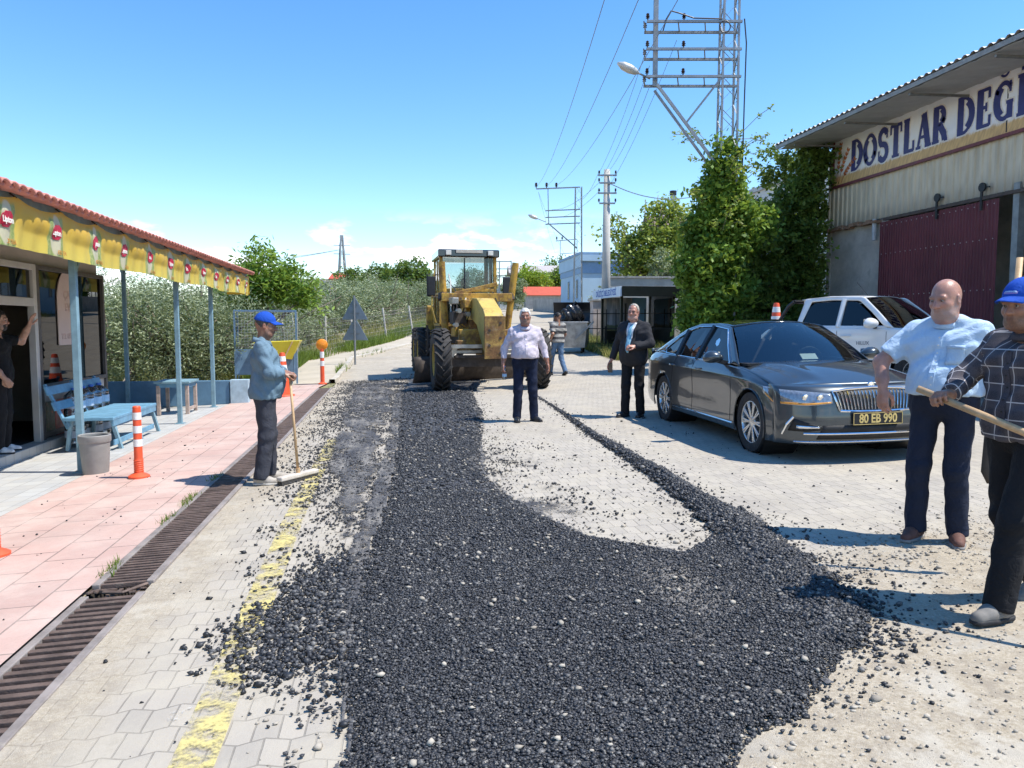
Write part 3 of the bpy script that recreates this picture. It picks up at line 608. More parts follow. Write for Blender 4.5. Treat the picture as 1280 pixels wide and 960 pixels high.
def serif_text(body, y_start, zbase, hgt, wsc):
    """bold slab lettering running towards -Y (read from the street); outlines for each glyph are stroked boxes and arcs"""
    y = y_start; S = hgt; w = .22*S; sr = .10*S
    def poly_o(pts, mat, off, nm, dx):
        return None
    for ch in body:
        if ch == ' ': y -= .36*S*wsc; continue
        K = []  # strokes: list of (path, width) in glyph coordinates u (right), v (up), unit height 1
        ser = lambda u, v, l=.34: K.append(([(u-l/2, v), (u+l/2, v)], .085))
        arc = lambda cx, cy, rx, ry, a0, a1, n=14: [(cx+rx*math.cos(math.radians(a0+(a1-a0)*i/n)), cy+ry*math.sin(math.radians(a0+(a1-a0)*i/n))) for i in range(n+1)]
        if ch == 'D': K += [([(.16, .04), (.16, .96)], .22), ([(.04, .955), (.3, .955)] + arc(.30, .5, .40, .455, 90, -90) + [(.3, .045), (.04, .045)], .09), (arc(.34, .5, .36, .36, 62, -62), .20)]; ser(.14, .045, .26); ser(.14, .955, .26); W_ = .84
        elif ch == 'O': K += [(arc(.44, .5, .35, .44, 0, 360, 28), .11), (arc(.44, .5, .345, .36, 55, -55), .19), (arc(.44, .5, .345, .36, 125, 235), .19)]; W_ = .90
        elif ch == 'S': K += [(arc(.34, .72, .23, .22, 25, 255, 14)[:-1] + arc(.34, .28, .25, .23, 80, -150, 14), .17), ([(.58, .95), (.58, .68)], .07), ([(.08, .05), (.08, .34)], .07)]; W_ = .70
        elif ch == 'T': K += [([(.38, .04), (.38, .92)], .22), ([(.03, .94), (.73, .94)], .10), ([(.06, .95), (.06, .70)], .08), ([(.70, .95), (.70, .70)], .08)]; ser(.38, .045, .44); W_ = .78
        elif ch == 'L': K += [([(.18, .04), (.18, .96)], .22), ([(.04, .05), (.62, .05)], .10), ([(.60, .03), (.60, .32)], .09)]; ser(.18, .955, .36); W_ = .68
        elif ch == 'A': K += [([(.40, .97), (.68, .04)], .22), ([(.40, .97), (.12, .04)], .10), ([(.22, .32), (.58, .32)], .09)]; ser(.13, .045, .28); ser(.68, .045, .36); W_ = .84
        elif ch == 'R': K += [([(.17, .04), (.17, .96)], .22), ([(.04, .955), (.36, .955)] + arc(.38, .73, .22, .225, 90, -90, 12) + [(.2, .505)], .10), (arc(.38, .73, .19, .17, 60, -60), .17), ([(.36, .5), (.60, .22), (.66, .05)], .20), ([(.62, .045), (.80, .045)], .08)]; ser(.17, .045, .38); W_ = .84
        elif ch in 'EI' or ch == 'İ':
            if ch == 'E': K += [([(.17, .04), (.17, .96)], .22), ([(.04, .05), (.62, .05)], .09), ([(.04, .95), (.60, .95)], .09), ([(.2, .51), (.46, .51)], .09), ([(.61, .03), (.61, .30)], .085), ([(.58, .97), (.58, .72)], .085), ([(.45, .40), (.45, .62)], .07)]; W_ = .70
            else: K += [([(.2, .04), (.2, .96)], .22), ([(.14, 1.13), (.26, 1.13)], .12)]; ser(.2, .045, .40); ser(.2, .955, .40); W_ = .44
        elif ch == 'Ğ': K += [(arc(.44, .5, .35, .43, 40, 320, 22), .11), (arc(.44, .5, .30, .36, 120, 240), .22), ([(.70, .05), (.70, .44)], .18), ([(.54, .45), (.84, .45)], .08), ([(.70, .95), (.70, .68)], .07), (arc(.44, 1.22, .17, .12, 200, 340, 8), .06)]; W_ = .92
        elif ch == 'R_': W_ = .8
        elif ch == 'M': K += [([(.14, .04), (.14, .95)], .10), ([(.14, .95), (.46, .1)], .20), ([(.46, .1), (.76, .95)], .10), ([(.78, .95), (.78, .04)], .22)]; ser(.14, .045, .26); ser(.78, .045, .34); W_ = .98
        elif ch == 'N': K += [([(.14, .04), (.14, .95)], .10), ([(.14, .95), (.66, .05)], .22), ([(.66, .05), (.66, .95)], .10)]; ser(.14, .045, .26); ser(.66, .955, .28); W_ = .84
        for mat, grow, xx, nm in ((KEY, .075, -.020, 'letter_outline'), (NAVY, 0, -.024, 'letter')):
            b = MB()
            for si, (path, wd) in enumerate(K):
                pts = [np.array((p[0]*wsc, p[1])) for p in path]; wd2 = wd + grow
                for i in range(len(pts)-1):
                    a, c_ = pts[i], pts[i+1]; dd = c_-a; L = np.linalg.norm(dd)+1e-6; dd /= L; nn = np.array((-dd[1], dd[0]))
                    ex = grow/2 if True else 0
                    e0 = (wd2*.32 if len(pts) > 2 and i > 0 else ex); e1 = (wd2*.32 if len(pts) > 2 and i < len(pts)-2 else ex)
                    q = [a-dd*e0+nn*wd2/2, a-dd*e0-nn*wd2/2, c_+dd*e1-nn*wd2/2, c_+dd*e1+nn*wd2/2]
                    xo = xx - .00025*((si*7+i) % 9) - (.0 if nm == 'letter_outline' else .0)
                    b.prism([(xo, y-p[0]*S, zbase+p[1]*S) for p in q], (.003, 0, 0))
            b.build(nm, mat, sg)
        y -= (W_*wsc + .055)*S
    return y
yend = serif_text('DOSTLAR DEĞİRMENİ', 20.15, SZ0+.27, .86, .735)
b = MB(); rr = random.Random(8)
for k, (y0, z0, a) in enumerate(((20.80, 5.62, .12), (20.72, 5.58, .45), (20.62, 5.56, .85))):
    L = 1.0 - .1*k; pth = [(-.019, y0 - L*i/8*math.sin(a)*(.4+.6*i/8), z0 + L*i/8*math.cos(a)) for i in range(9)]; b.tube(pth, .008, 5)
    for i in range(3, 9):
        for s in (-1, 1):
            p = np.array(pth[i]); d = np.array((0, -math.sin(a+s*.5), math.cos(a+s*.5))); b.tube([p, p+d*.06, p+d*.13], [.006, .034, .005], 6)
b.build('wheat_ear', WHEAT, sg)
# white building further back
wb = thing('white_hall', 'plain white hall with a flat roof behind the creeper and the warehouse', 'building', (0,0,0))
MB().box((31, 42, 4.75), (18, 18, 9.5)).build('wall', M('white render', (.66,.65,.61), .8, 0, .06, .6), wb)
MB().box((31, 42, 9.6), (18.3, 18.3, .25)).build('roof', M('grey roof edge', (.5,.5,.48), .7), wb)
# ------------------------------------------------------------------ power poles
STEEL = M('weathered galvanised steel', (.27,.285,.295), .5, .6, .15, 3)
def lattice(r, w0, w1, h, step, name='lattice'):
    b = MB()
    def c4(z): w_ = w0 + (w1-w0)*z/h; return [np.array((sx*w_/2, sy*w_/2, z)) for sx, sy in ((-1,-1),(1,-1),(1,1),(-1,1))]
    a, t_ = c4(0), c4(h)
    for i in range(4): b.bar(a[i], t_[i], .055*w0/.5, .055*w0/.5)
    b.build('corner_angle', STEEL, r); b = MB(); z = 0; k = 0
    while z < h-step*.5:
        p, q = c4(z), c4(min(h, z+step))
        for i in range(4): j = (i+1) % 4; (b.bar(p[i], q[j], .03*w0/.5, .008) if k % 2 == 0 else b.bar(p[j], q[i], .03*w0/.5, .008))
        z += step; k += 1
    b.build('bracing', STEEL, r)
INS = M('brown insulator', (.035,.02,.015), .25, 0, .1)
def insulator(r, p, up=True, s=1.0):
    prof = [(0, 0), (.02, 0), (.02, .05), (.06, .06), (.03, .09), (.065, .11), (.035, .14), (.05, .17), (.02, .2), (0, .2)]
    MB().lathe([(a*s, z*s*(1 if up else -1)) for a, z in prof], 10, p).build('insulator', INS, r, ang=50)
PY = D(906, 300, 20.8); tw = thing('lattice_pole', 'tall steel lattice power pole rising out of the green creeper', 'power pole', (PY.x, PY.y, Hs(PY.x, PY.y)), -YAW)
lattice(tw, .47, .36, 13.5, .42)
zl = [7.75, 8.45, 9.15]
for z_ in zl:
    b = MB()
    for dz, dy in ((0, -.2), (-.13, .2)):
        b.bar((-2.22, dy, z_+dz), (.28, dy, z_+dz), .07, .06)
    for x in (-2.3, -1.4, -.7): b.bar((x, -.2, z_), (x+.12, .2, z_-.13), .03)
    b.build('cross_arm', STEEL, tw)
    for x in (-2.2, -1.25): insulator(tw, (x, -.2, z_+.03), True, .9)
    insulator(tw, (-2.2, .2, z_-.06), True, .9)
b = MB(); b.bar((-1.95, 0, 7.55), (-1.95, 0, 12.9), .10, .12); b.build('upright', STEEL, tw)
b = MB(); b.bar((-1.93, -.18, 7.55), (-.1, -.18, 5.2), .07, .07); b.bar((-1.93, .18, 7.5), (-.1, .18, 5.1), .06, .06); b.bar((-.25, -.2, 7.7), (-1.15, -.1, 6.55), .05); b.build('brace', STEEL, tw)
b = MB(); b.tube([(.32, -.25, 9.2), (.4, -.2, 8.6), (.38, -.2, 7), (.36, -.2, 4)], .018, 6)
b.tube([(-.2+.14*math.cos(a), -.3, 8.98+.15*math.sin(a)) for a in np.linspace(0, 2*PI, 16)], .016, 6)
b.tube([(-.25, -.24, 9.2), (-1.0, -.24, 9.22), (-1.4, -.24, 9.35), (-1.6, -.24, 9.4), (-1.72, -.24, 9.2), (-1.8, -.24, 8.9)], .018, 6); b.build('cable_loop', DARK, tw)
def lamp_head(r, a, b_):
    MB().tube([a, (np.array(a)+np.array(b_))/2, b_], .025, 8).build('lamp_arm', STEEL, r)
    d = (np.array(b_)-np.array(a)); d /= np.linalg.norm(d); p = np.array(b_); L = .62
    MB().tube([p, p+d*.08, p+d*.25, p+d*.45, p+d*L], [.04, .085, .12, .11, .03], 12).build('lamp_head', M('lamp housing', (.50,.50,.47), .4, .2), r, smooth=True)
lamp_head(tw, (-2.1, -.1, 7.72), (-2.42, -.15, 7.85))
# concrete pole
q = D(757, 400, 31); cp = thing('concrete_pole', 'round tapering concrete pole with crowded insulators beside the bus shelter', 'power pole', (q.x, q.y, Hs(q.x, q.y)), -YAW)
hh = 6.9 + 1.1
ztop = (D(757, 212, 31).z) - Hs(q.x, q.y)
MB().tube([(0,0,0), (0,0,ztop)], [.21, .12], 16).build('shaft', M('pole concrete', (.48,.46,.42), .85, 0, .1, 2, .2, 20), cp, smooth=True)
for k, dz in enumerate((.25, .55, .95, 1.35)):
    MB().box((0, -.14, ztop-dz), (.75-.12*(k % 2), .06, .06)).build('cross_arm', STEEL, cp)
    for x in (-.33, .33): insulator(cp, (x, -.14, ztop-dz+.03), True, .8)
# two slim frame poles further on
def framepole(px, z, base_top, arm_px, label, s=1.0):
    q = D(px, 400, z); zb = Hs(q.x, q.y); r = thing('lattice_pole', label, 'power pole', (q.x, q.y, zb), -YAW)
    k = FPX/z; top = D(px, base_top, z).z - zb; lattice(r, .5*s, .36*s, top, .5)
    return r, k, top, zb
r, k, top, zb = framepole(722, 46, 234, 0, 'slim lattice pole with a street lamp on a long diagonal arm')
w = 52/k
MB().bar((-w, 0, top-.1), (.1, 0, top), .07).build('cross_arm', STEEL, r)
for x in (-w, -w+.62, -w+1.2): insulator(r, (x, 0, top-.05), True, 1.6)
MB().bar((-w+.7, 0, top-.1), (-w+.75, 0, top-2.15), .05).build('upright', STEEL, r)
for dz in (1.3, 1.7, 2.1): MB().bar((-w+.55, 0, top-dz-.08), (.1, 0, top-dz), .06).build('cross_arm', STEEL, r)
MB().bar((-w+.7, 0, top-2.1), (-.05, 0, top-3.6), .07).build('brace', STEEL, r); lamp_head(r, (-w+.6, 0, top-2.05), (-w+.1, 0, top-1.85))
r, k, top, zb = framepole(719, 85, 299, 0, 'farthest lattice pole with a short two-insulator arm by the vine house', .8)
MB().bar((-2.2, 0, top-.2), (.1, 0, top), .08).build('cross_arm', STEEL, r)
for x in (-2.1, -1.5): insulator(r, (x, 0, top-.1), True, 1.9)
MB().bar((-1.7, 0, top-.1), (-1.7, 0, top-2.4), .06).build('upright', STEEL, r); MB().bar((-1.7, 0, top-1.6), (.1, 0, top-1.5), .06).build('cross_arm', STEEL, r)
# frame behind the grader
q = D(632, 400, 62); r = thing('substation_frame', 'grey steel frame with two crossbars standing behind the yellow grader', 'pole frame', (q.x, q.y, Hs(q.x, q.y)), -YAW)
tz = D(632, 326, 62).z - Hs(q.x, q.y)
for x in (-.5, .45): MB().bar((x, 0, 0), (x, 0, tz), .09).build('upright', STEEL, r)
for dz in (.05, .65, 1.3): MB().bar((-1.0, 0, tz-dz), (.5, 0, tz-dz), .07).build('cross_arm', STEEL, r)
# far pylon
q = D(428, 350, 420); py = thing('pylon', 'tall thin pylon far away above the olive grove', 'pylon', (q.x, q.y, 3.5), .3)
tz = D(428, 294, 420).z - 3.5; lattice(py, 6.5, .8, tz, 3.0)
b = MB()
for z_ in (tz*.78, tz*.88): b.bar((-4.5, 0, z_), (4.5, 0, z_), .35)
b.build('cross_arm', STEEL, py)
# overhead cables
WIREM = M('cable', (.22,.25,.28), .5, .4)
def cable(a, b_, sag, r_=.007, label='thin grey power cable crossing the blue sky', n=16):
    a = np.array(a); b_ = np.array(b_); pts = [a+(b_-a)*u - np.array((0, 0, sag*4*u*(1-u))) for u in np.linspace(0, 1, n)]
    o = MB().tube(pts, r_, 5).build('power_cable', WIREM); return tag(o, label, 'cable', 'overhead power cables')
T = lambda px, py, z: tuple(D(px, py, z))
LBL = 'thin grey power cable crossing the blue sky'
for p, q in (((672, 232), (757, -5)), ((684, 232), (800, -5)), ((697, 231), (850, -5))): cable(T(*p, 46), T(*q, 14), .5, .008)
for i, (p, q) in enumerate((((749, 216), (811, 52)), ((752, 222), (812, 82)), ((760, 215), (812, 108)), ((762, 232), (846, 50)))): cable(T(*p, 31), T(*q, 20.4), .25, .007)
for p, q in (((749, 214), (724, 250)), ((749, 228), (690, 262)), ((750, 238), (692, 272))): cable(T(*p, 31), T(*q, 46), .3, .008)
cable(T(762, 229, 31), T(866, 246, 33), .3, .02, 'thicker black service cable running from the concrete pole to the tree')
for dx in (0, 1): cable(T(673, 240, 46), T(700+dx*14, 330, 85), .5, .008)
for q in ((150, 316), (100, 330)): cable(T(426, 312, 420), T(*q, 500), 6, .12)
# ------------------------------------------------------------------ far right: shelter, houses, walls
GREYW = M('weathered grey render', (.40,.385,.36), .9, 0, .2, 1.2, .4, 12, dirt=(.26,.24,.22), dirt_amt=.5)
# bus shelter : its open long front looks to the road (-X); the narrow end with the lettered fascia faces us
q = D(806, 400, 28.3); z = Hs(q.x, q.y)
bs = thing('bus_shelter', 'dark-framed bus shelter with a white lettered fascia and a panorama on glass', 'bus shelter', (q.x, q.y, z), .0)
DG = M('dark green frame', (.012,.016,.015), .4, .2, .1)
WF = M('white fascia board', (.62,.70,.80), .45, 0, .04)
hS = D(800, 362, 28.3).z - z
b = MB(); WX, WY = 1.75, 2.6
sx0, sx1 = -.95, 1.15
for x in (sx0+.05, sx1-.05):
    for y in (0, WY): MB().box((x, y, hS/2), (.09, .09, hS)).build('post', DG, bs)
b.box((.1, WY, .5), (WX, .06, .9)); b.box((sx1-.05, WY/2, .45), (.06, WY, .9)); b.build('kick_panel', DG, bs)
b = MB(); b.box((.1, WY/2-.2, hS-.02), (2.5, WY+1.2, .10)); b.box((1.32, WY/2-.2, hS-.13), (.05, WY+1.2, .34)); b.build('roof', DG, bs)
ff = MB().box((-1.17, WY/2-.2, hS-.10), (.05, WY+1.2, .36)).build('fascia', WF, bs)
f2 = MB().box((.08, -.82, hS-.10), (2.44, .05, .36)).build('end_fascia', DG, bs)
BL = M('blue lettering', (.04,.12,.42), .5); text_mesh('lettering', 'DÜZİÇİ BELEDİYESİ', .30, BL, ff, (-1.198, WY/2-.2, hS-.11), (PI/2, 0, -PI/2), .006)
t = NT('printed panorama'); X, Y, Z = t.sep(t.co()); n = t.noise(3, 6); st = t.new('ShaderNodeTexNoise'); st.inputs['Scale'].default_value = 1; t.L.new(t.comb(t.math('MULTIPLY', X, 9), t.math('MULTIPLY', Z, 1.2), Y), st.inputs[0])
c = t.mix(t.ramp(st.outputs[0], .4, .6), (.55,.55,.60), (.30,.33,.38)); c = t.mix(t.ramp(t.math('ADD', X, t.math('MULTIPLY', n, .3)), .45, .55), c, (.22,.45,.70)); c = t.mix(t.ramp(t.math('ADD', Z, t.math('MULTIPLY', n, .4)), 1.2, 1.28, 1, 0), c, (.18,.2,.12)); PANO = t.fin(c, .35)
MB().box((.1, WY-.05, hS*.62), (WX-.1, .03, hS*.58)).build('picture_panel', PANO, bs)
MB().box((sx1-.05, WY/2, hS*.62), (.02, WY-.2, hS*.5)).build('side_glass', GLASS('shelter glass', (.4,.42,.42), .05, .8), bs)
MB().box((.15, WY-.35, .46), (WX-.3, .35, .06)).build('bench_seat', DG, bs)
# wall panel, iron gate and piers left of the shelter
q = D(782, 400, 33); gw = thing('garden_wall', 'tall weathered grey wall panel behind the bus shelter', 'wall', (q.x, q.y, Hs(q.x, q.y)), -.1)
MB().box((.9, 0, 1.35), (3.6, .2, 2.8)).build('wall_face', GREYW, gw); MB().box((.9, 0, 2.78), (3.7, .3, .08)).build('coping', CONC, gw)
q = D(738, 400, 31); ig = thing('iron_fence', 'black iron bar fence between the road verge and the blue house', 'fence', (q.x, q.y, Hs(q.x, q.y)-.05), -.05)
b = MB()
for z_ in (.25, .85, 1.45): b.bar((-.1, 0, z_), (2.6, -1.6, z_), .035)
b.build('rail', DARK, ig)
for u in np.linspace(0, 1, 9): MB().bar((-.1+2.7*u, -1.6*u, 0), (-.1+2.7*u, -1.6*u, 1.62 if round(u*8) % 4 else 1.85), .03 if round(u*8) % 4 else .07).build('bar' if round(u*8) % 4 else 'post', DARK, ig)
q = D(752, 400, 35); gp = thing('gate_pier', 'weathered pinkish gate pier behind the black iron fence', 'pier', (q.x, q.y, Hs(q.x, q.y)))
MB().box((0, 0, .85), (1.0, .6, 1.7)).build('shaft', M('pinkish render', (.45,.38,.34), .9, 0, .2, 2, .4, 15), gp, bev=.02); MB().box((0, 0, 1.74), (1.15, .75, .1)).build('cap', CONC, gp, bev=.02)
# blue house
BH = M('pale blue render', (.42,.58,.72), .75, 0, .05, .7, .1, 10); BHT = M('mid blue trim', (.24,.38,.56), .7, 0, .08)
q = D(727, 400, 52); hz = Hs(q.x, q.y)-.4; bh = thing('blue_house', 'pale blue flat-roofed house with white windows behind the concrete pole', 'house', (q.x, q.y, hz), -.02)
ht = D(735, 317, 52).z - hz
MB().box((5, 3.6, ht/2), (10, 7, ht)).build('wall', BH, bh)
b = MB(); b.box((5.0, 3.6, ht+.02), (10.4, 7.4, .16)); b.box((5, 3.6, ht-.95), (10.1, 7.1, .75)); b.build('roof_band', BHT, bh)
b = MB(); b.box((-.06, 3.6, ht-.45), (.12, 7.4, .9)); b.box((5.0, -.06, ht-.28), (10.3, .12, .42)); b.build('parapet', BH, bh)
for (x0, x1, z0, z1) in ((1.95, 3.7, ht*.42, ht*.70), (5.5, 7.2, ht*.42, ht*.70)):
    wn = MB(); 
    for x in (x0, (x0+x1)/2, x1): wn.box((x, .03, (z0+z1)/2), (.08, .12, z1-z0))
    for z_ in (z0, z1): wn.box(((x0+x1)/2, .028, z_), (x1-x0+.08, .12, .08))
    wn = wn.build('window', WHITE, bh); MB().box(((x0+x1)/2, .075, (z0+z1)/2), (x1-x0, .02, z1-z0)).build('pane', M('curtained pane', (.42,.46,.5), .2, 0, .2, 3), wn)
    MB().box(((x0+x1)/2, -.0, z0-.12), (x1-x0+.4, .2, .12)).build('sill', BHT, bh)
for y in (1.4, 4.2):
    wn = MB().box((.06, y, ht*.5), (.16, .6, 1.4)).build('window', BHT, bh); MB().box((-.025, y, ht*.5), (.02, .5, 1.25)).build('pane', M('dark pane', (.12,.15,.18), .2), wn)
# red roofed shed
RR = M('red roof sheet', (.52,.09,.045), .6, 0, .1, 2)
a = D(657, 388, 88); z = Hs(a.x, a.y)-.3; sh = thing('red_roofed_shed', 'low stone shed with a bright red roof beyond the bend of the road', 'shed', (a.x, a.y, z), -.12)
Ls = 5.1; hw = D(660, 368, 88).z - z; hr = D(660, 358.5, 88).z - z
MB().box((Ls/2, 1.6, hw/2), (Ls, 3.2, hw)).build('wall', M('stone wall', (.38,.36,.33), .9, 0, .2, 2, .5, 6), sh)
MB().prism([(-.02, 0, hw), (-.02, 3.2, hw), (-.02, 1.6, hr)], (Ls+.04, 0, 0)).build('gable', M('white gable', (.6,.58,.54), .8), sh)
b = MB(); b.grid(np.array([[(x, -.25, hw-.12), (x, 1.6, hr+.06), (x, 3.45, hw-.12)] for x in (-.2, Ls+.25)])); b.build('roof', RR, sh, solid=.06)
dd = MB().box((-.02, 1.0, hw*.4), (.05, .7, hw*.75)).build('door', M('grey door', (.2,.2,.2), .7), sh)
# vine-covered white house above it
a = D(668, 360, 100); z = Hs(a.x, a.y); vh = thing('vine_house', 'white house half hidden by vines behind the red-roofed shed', 'house', (a.x, a.y+2, z), -.1)
h1 = D(690, 340, 100).z - z; h2 = D(690, 332, 100).z - z
MB().box((2.5, 4, h1/2), (10, 6, h1)).build('wall', M('white wall', (.62,.60,.56), .8, 0, .08), vh)
b = MB(); b.grid(np.array([[(x, .6, h1), (x, 4, h2+.4), (x, 7.4, h1)] for x in (-3, 8)])); b.build('roof', M('grey tile roof', (.42,.38,.36), .8, 0, .15), vh, solid=.15)
for x in (0, 3, 6): wn = MB().box((x, .98, h1*.72), (1.0, .08, 1.1)).build('window', DARK, vh)
a = D(628, 372, 96); z = Hs(a.x, a.y); wl = thing('white_outbuilding', 'small white outbuilding with dark openings among bushes behind the grader', 'building', (a.x-1, a.y, z), -.1)
h1 = D(640, 358, 96).z - z
MB().box((1.5, 2, h1/2), (6, 4, h1)).build('wall', M('white outbuilding wall', (.6,.6,.58), .8), wl); MB().box((1.5, 2, h1+.1), (6.4, 4.4, .2)).build('roof', CONC, wl); MB().box((2.5, -.0, h1*.75), (2.2, .1, .7)).build('window', DARK, wl)
# roadside retaining wall on the bend
a = D(668, 392, 75); b_ = D(727, 394, 56); rw = thing('retaining_wall', 'low grey retaining wall along the outside of the bend', 'wall', (0,0,0))
b = MB(); 
for z_, w_ in ((0, 0),): b.bar((a.x, a.y, Hs(a.x, a.y)+.4), (b_.x, b_.y, Hs(b_.x, b_.y)+.55), .3, 1.3)
b.build('wall_face', GREYW, rw)
# left: flat roofed white house behind the olive grove, and a shed roof
a = D(382, 400, 95); z = Hs(a.x, a.y); fh = thing('grove_house', 'white flat-roofed house with a dark balcony above the olive grove', 'house', (a.x, a.y, z), -.1)
h1 = D(395, 350, 95).z - z; WR = M('white rendered wall', (.66,.64,.60), .8, 0, .06)
MB().box((1.6, 3, h1/2), (4.6, 6, h1)).build('wall', WR, fh); MB().box((1.6, 3, h1+.06), (4.9, 6.3, .14)).build('roof', CONC, fh)
MB().box((2.5, -.02, h1-.6), (.8, .1, .6)).build('window', DARK, fh); MB().box((.1, -.02, h1-.35), (.12, .1, .12)).build('window', DARK, fh)
b = MB(); b.grid(np.array([[(x, -.6, h1+.1), (x, 2, h1+.9)] for x in (3.0, 6.4)])); b.build('balcony_roof', RR, fh, solid=.1); MB().box((4.7, 1, h1*.75), (1.8, .1, .9)).build('balcony_opening', DARK, fh)
a = D(413, 372, 60); z = Hs(a.x, a.y); ss = thing('flat_roof_shed', 'pale flat-roofed shed standing among the olive trees', 'shed', (a.x, a.y, z), -.1); h1 = D(420, 360, 60).z - z
MB().box((.85, 1, h1/2-.2), (1.6, 2, h1-.4)).build('wall', M('pale shed wall', (.55,.55,.52), .8), ss); MB().box((.85, 1, h1-.1), (2.0, 2.4, .3)).build('roof', CONC, ss)
# sign pair seen from behind
q = G(444, 456); sgn = thing('road_sign', 'two grey sign triangles seen from behind on one steel pole', 'road sign', (q.x, q.y, q.z+.06), -YAW-.1)
k = FPX/ (q-EYE).dot(FW); tz = (456-372)/k
MB().cyl((0,0,-.06), (0,0,tz), .035).build('pole', STEEL, sgn)
for z0 in (tz-.02, tz-.72):
    w_ = .46; MB().prism([(-w_, .04, z0-.80), (w_, .04, z0-.80), (0, .04, z0)], (0, .012, 0)).build('sign_plate', M('sign back', (.25,.30,.35), .5, .3, .1), sgn, bev=.01)
    for dz in (.28, .58): MB().box((0, .036, z0-dz), (.3*dz/.6+.06, .02, .03)).build('clamp', STEEL, sgn)
# rubbish container
q = G(712, 441); ct = thing('rubbish_container', 'battered grey galvanised rubbish container with its black lid thrown open', 'rubbish container', (q.x, q.y, q.z), -.35)
CT = M('battered galvanised sheet', (.36,.36,.35), .5, .5, .25, 5, .3, 12, dirt=(.2,.19,.17), dirt_amt=.5)
b = MB(); 
P = np.array([[(sx*(.62+.1*v), sy*(.45+.09*v), .22+.95*v) for v in np.linspace(0, 1, 6)] for sx, sy in ((-1,-1),(-.4,-1.06),(.4,-1.06),(1,-1),(1,1),(-1,1),(-1,-1))]); b.grid(P); b.add([(-.62,-.45,.22),(.62,-.45,.22),(.62,.45,.22),(-.62,.45,.22)], [(0,1,2,3)])
b.build('tub', CT, ct, solid=.012)
b = MB(); b.tube([(-.74,-.56,1.17),(.74,-.56,1.17),(.74,.56,1.17),(-.74,.56,1.17),(-.74,-.56,1.17)], .03, 8); b.build('rim', CT, ct)
for x in (-.5, .5):
    for y in (-.36, .36): MB().cyl((x-.03, y, .1), (x+.03, y, .1), .1, n=14).build('wheel', BLACK, ct)
MB().bar((.3, -.66, .55), (.98, -.66, 1.2), .12, .06).build('lifting_arm', STEEL, ct); MB().bar((-.76, -.1, .9), (-.76, .1, .9), .06).build('handle', STEEL, ct)
a_ = np.linspace(0, PI, 10)
MB().grid(np.array([[(x, .55+.12*math.sin(u), 1.2+.75*u/PI) for u in a_] for x in (-.72, .72)])).build('lid', M('black plastic lid', (.012,.012,.014), .4), ct, solid=.03)
sk_ = thing('rubbish_bag', 'shiny black rubbish bag heaped on top of the grey container', 'rubbish bag', (q.x+.1, q.y, q.z+1.15))
bm = bmesh.new(); bmesh.ops.create_icosphere(bm, subdivisions=4, radius=1)
for v in bm.verts:
    n_ = 1+.10*math.sin(v.co.x*9+v.co.z*5)+.08*math.sin(v.co.y*11+v.co.x*4); v.co = Vector((v.co.x*.42*n_, v.co.y*.34*n_, (v.co.z*.42*n_)+.25))
me = bpy.data.meshes.new('bag'); bm.to_mesh(me); bm.free(); me.materials.append(M('black bin liner', (.010,.010,.012), .3)); o = bpy.data.objects.new('bag', me); COL.objects.link(o); o.parent = sk_
MB().tube([(.05, 0, .6), (.08, .02, .72), (.16, .0, .8)], [.1, .03, .07], 8).build('knot', M('black liner knot', (.012,.012,.014), .35), sk_)
# ------------------------------------------------------------------ vegetation
def leafmat(name, c1, c2, trans=.35, rough=.55):
    t = NT(name); at = t.new('ShaderNodeAttribute', attribute_name='lv'); v = t.math('ADD', at.outputs['Fac'], t.math('MULTIPLY_ADD', t.noise(1.3, 3), .7, -.35), 0, True)
    c = t.mix(v, c1, c2); t.fin(c, rough, spec=.35)
    tl = t.new('ShaderNodeBsdfTranslucent'); t.L.new(t.mix(.5, c, (.35,.42,.05), 'MIX'), tl.inputs[0]); mx = t.new('ShaderNodeMixShader'); mx.inputs[0].default_value = trans
    t.L.new(t.b.outputs[0], mx.inputs[1]); t.L.new(tl.outputs[0], mx.inputs[2]); t.L.new(mx.outputs[0], t.out.inputs[0]); return t.m
OLIVE = leafmat('olive leaves', (.095,.13,.055), (.39,.44,.27), .22, .5); WALN = leafmat('broad green leaves', (.08,.17,.02), (.25,.38,.06), .4)
DKGR = leafmat('dense green leaves', (.05,.10,.02), (.16,.25,.05), .3); CREEP = leafmat('creeper leaves', (.065,.14,.02), (.25,.40,.06), .35)
YGRN = leafmat('loose yellow green leaves', (.15,.22,.04), (.42,.48,.11), .4); VINE = leafmat('bright vine leaves', (.14,.24,.02), (.34,.45,.05), .4)
GRASSM = leafmat('verge grass', (.12,.15,.03), (.42,.37,.14), .3); WEED = leafmat('green weeds', (.07,.13,.02), (.22,.30,.05), .3)
BARK = M('grey bark', (.20,.165,.13), .9, 0, .25, 6, .5, 25)
def leaves(name, C, L, W, mat, parent=None, droop=.2, seed=0, lv=None, up=.45):
    """one small folded leaf blade per centre"""
    r = np.random.default_rng(seed); n = len(C)
    d = r.normal(size=(n, 3)); d[:, 2] = d[:, 2]*.6 - droop; d /= np.linalg.norm(d, axis=1)[:, None]
    nr = r.normal(size=(n, 3)); nr[:, 2] += up*2; s = np.cross(d, nr); s /= np.linalg.norm(s, axis=1)[:, None]+1e-9
    k = r.uniform(.65, 1.3, n)[:, None]; l = d*L*k/2; w = s*W*k/2
    V = np.stack([C-l, C+w, C+l, C-w], 1).reshape(-1, 3); F = np.arange(4*n).reshape(n, 4)
    lv = r.uniform(0, 1, n) if lv is None else np.clip((lv-.5)*1.3+.5+r.uniform(-.25, .25, n), 0, 1)
    return npmesh(name, V, F, mat, parent, False, {'lv': ('POINT', 'FLOAT', np.repeat(lv, 4))})
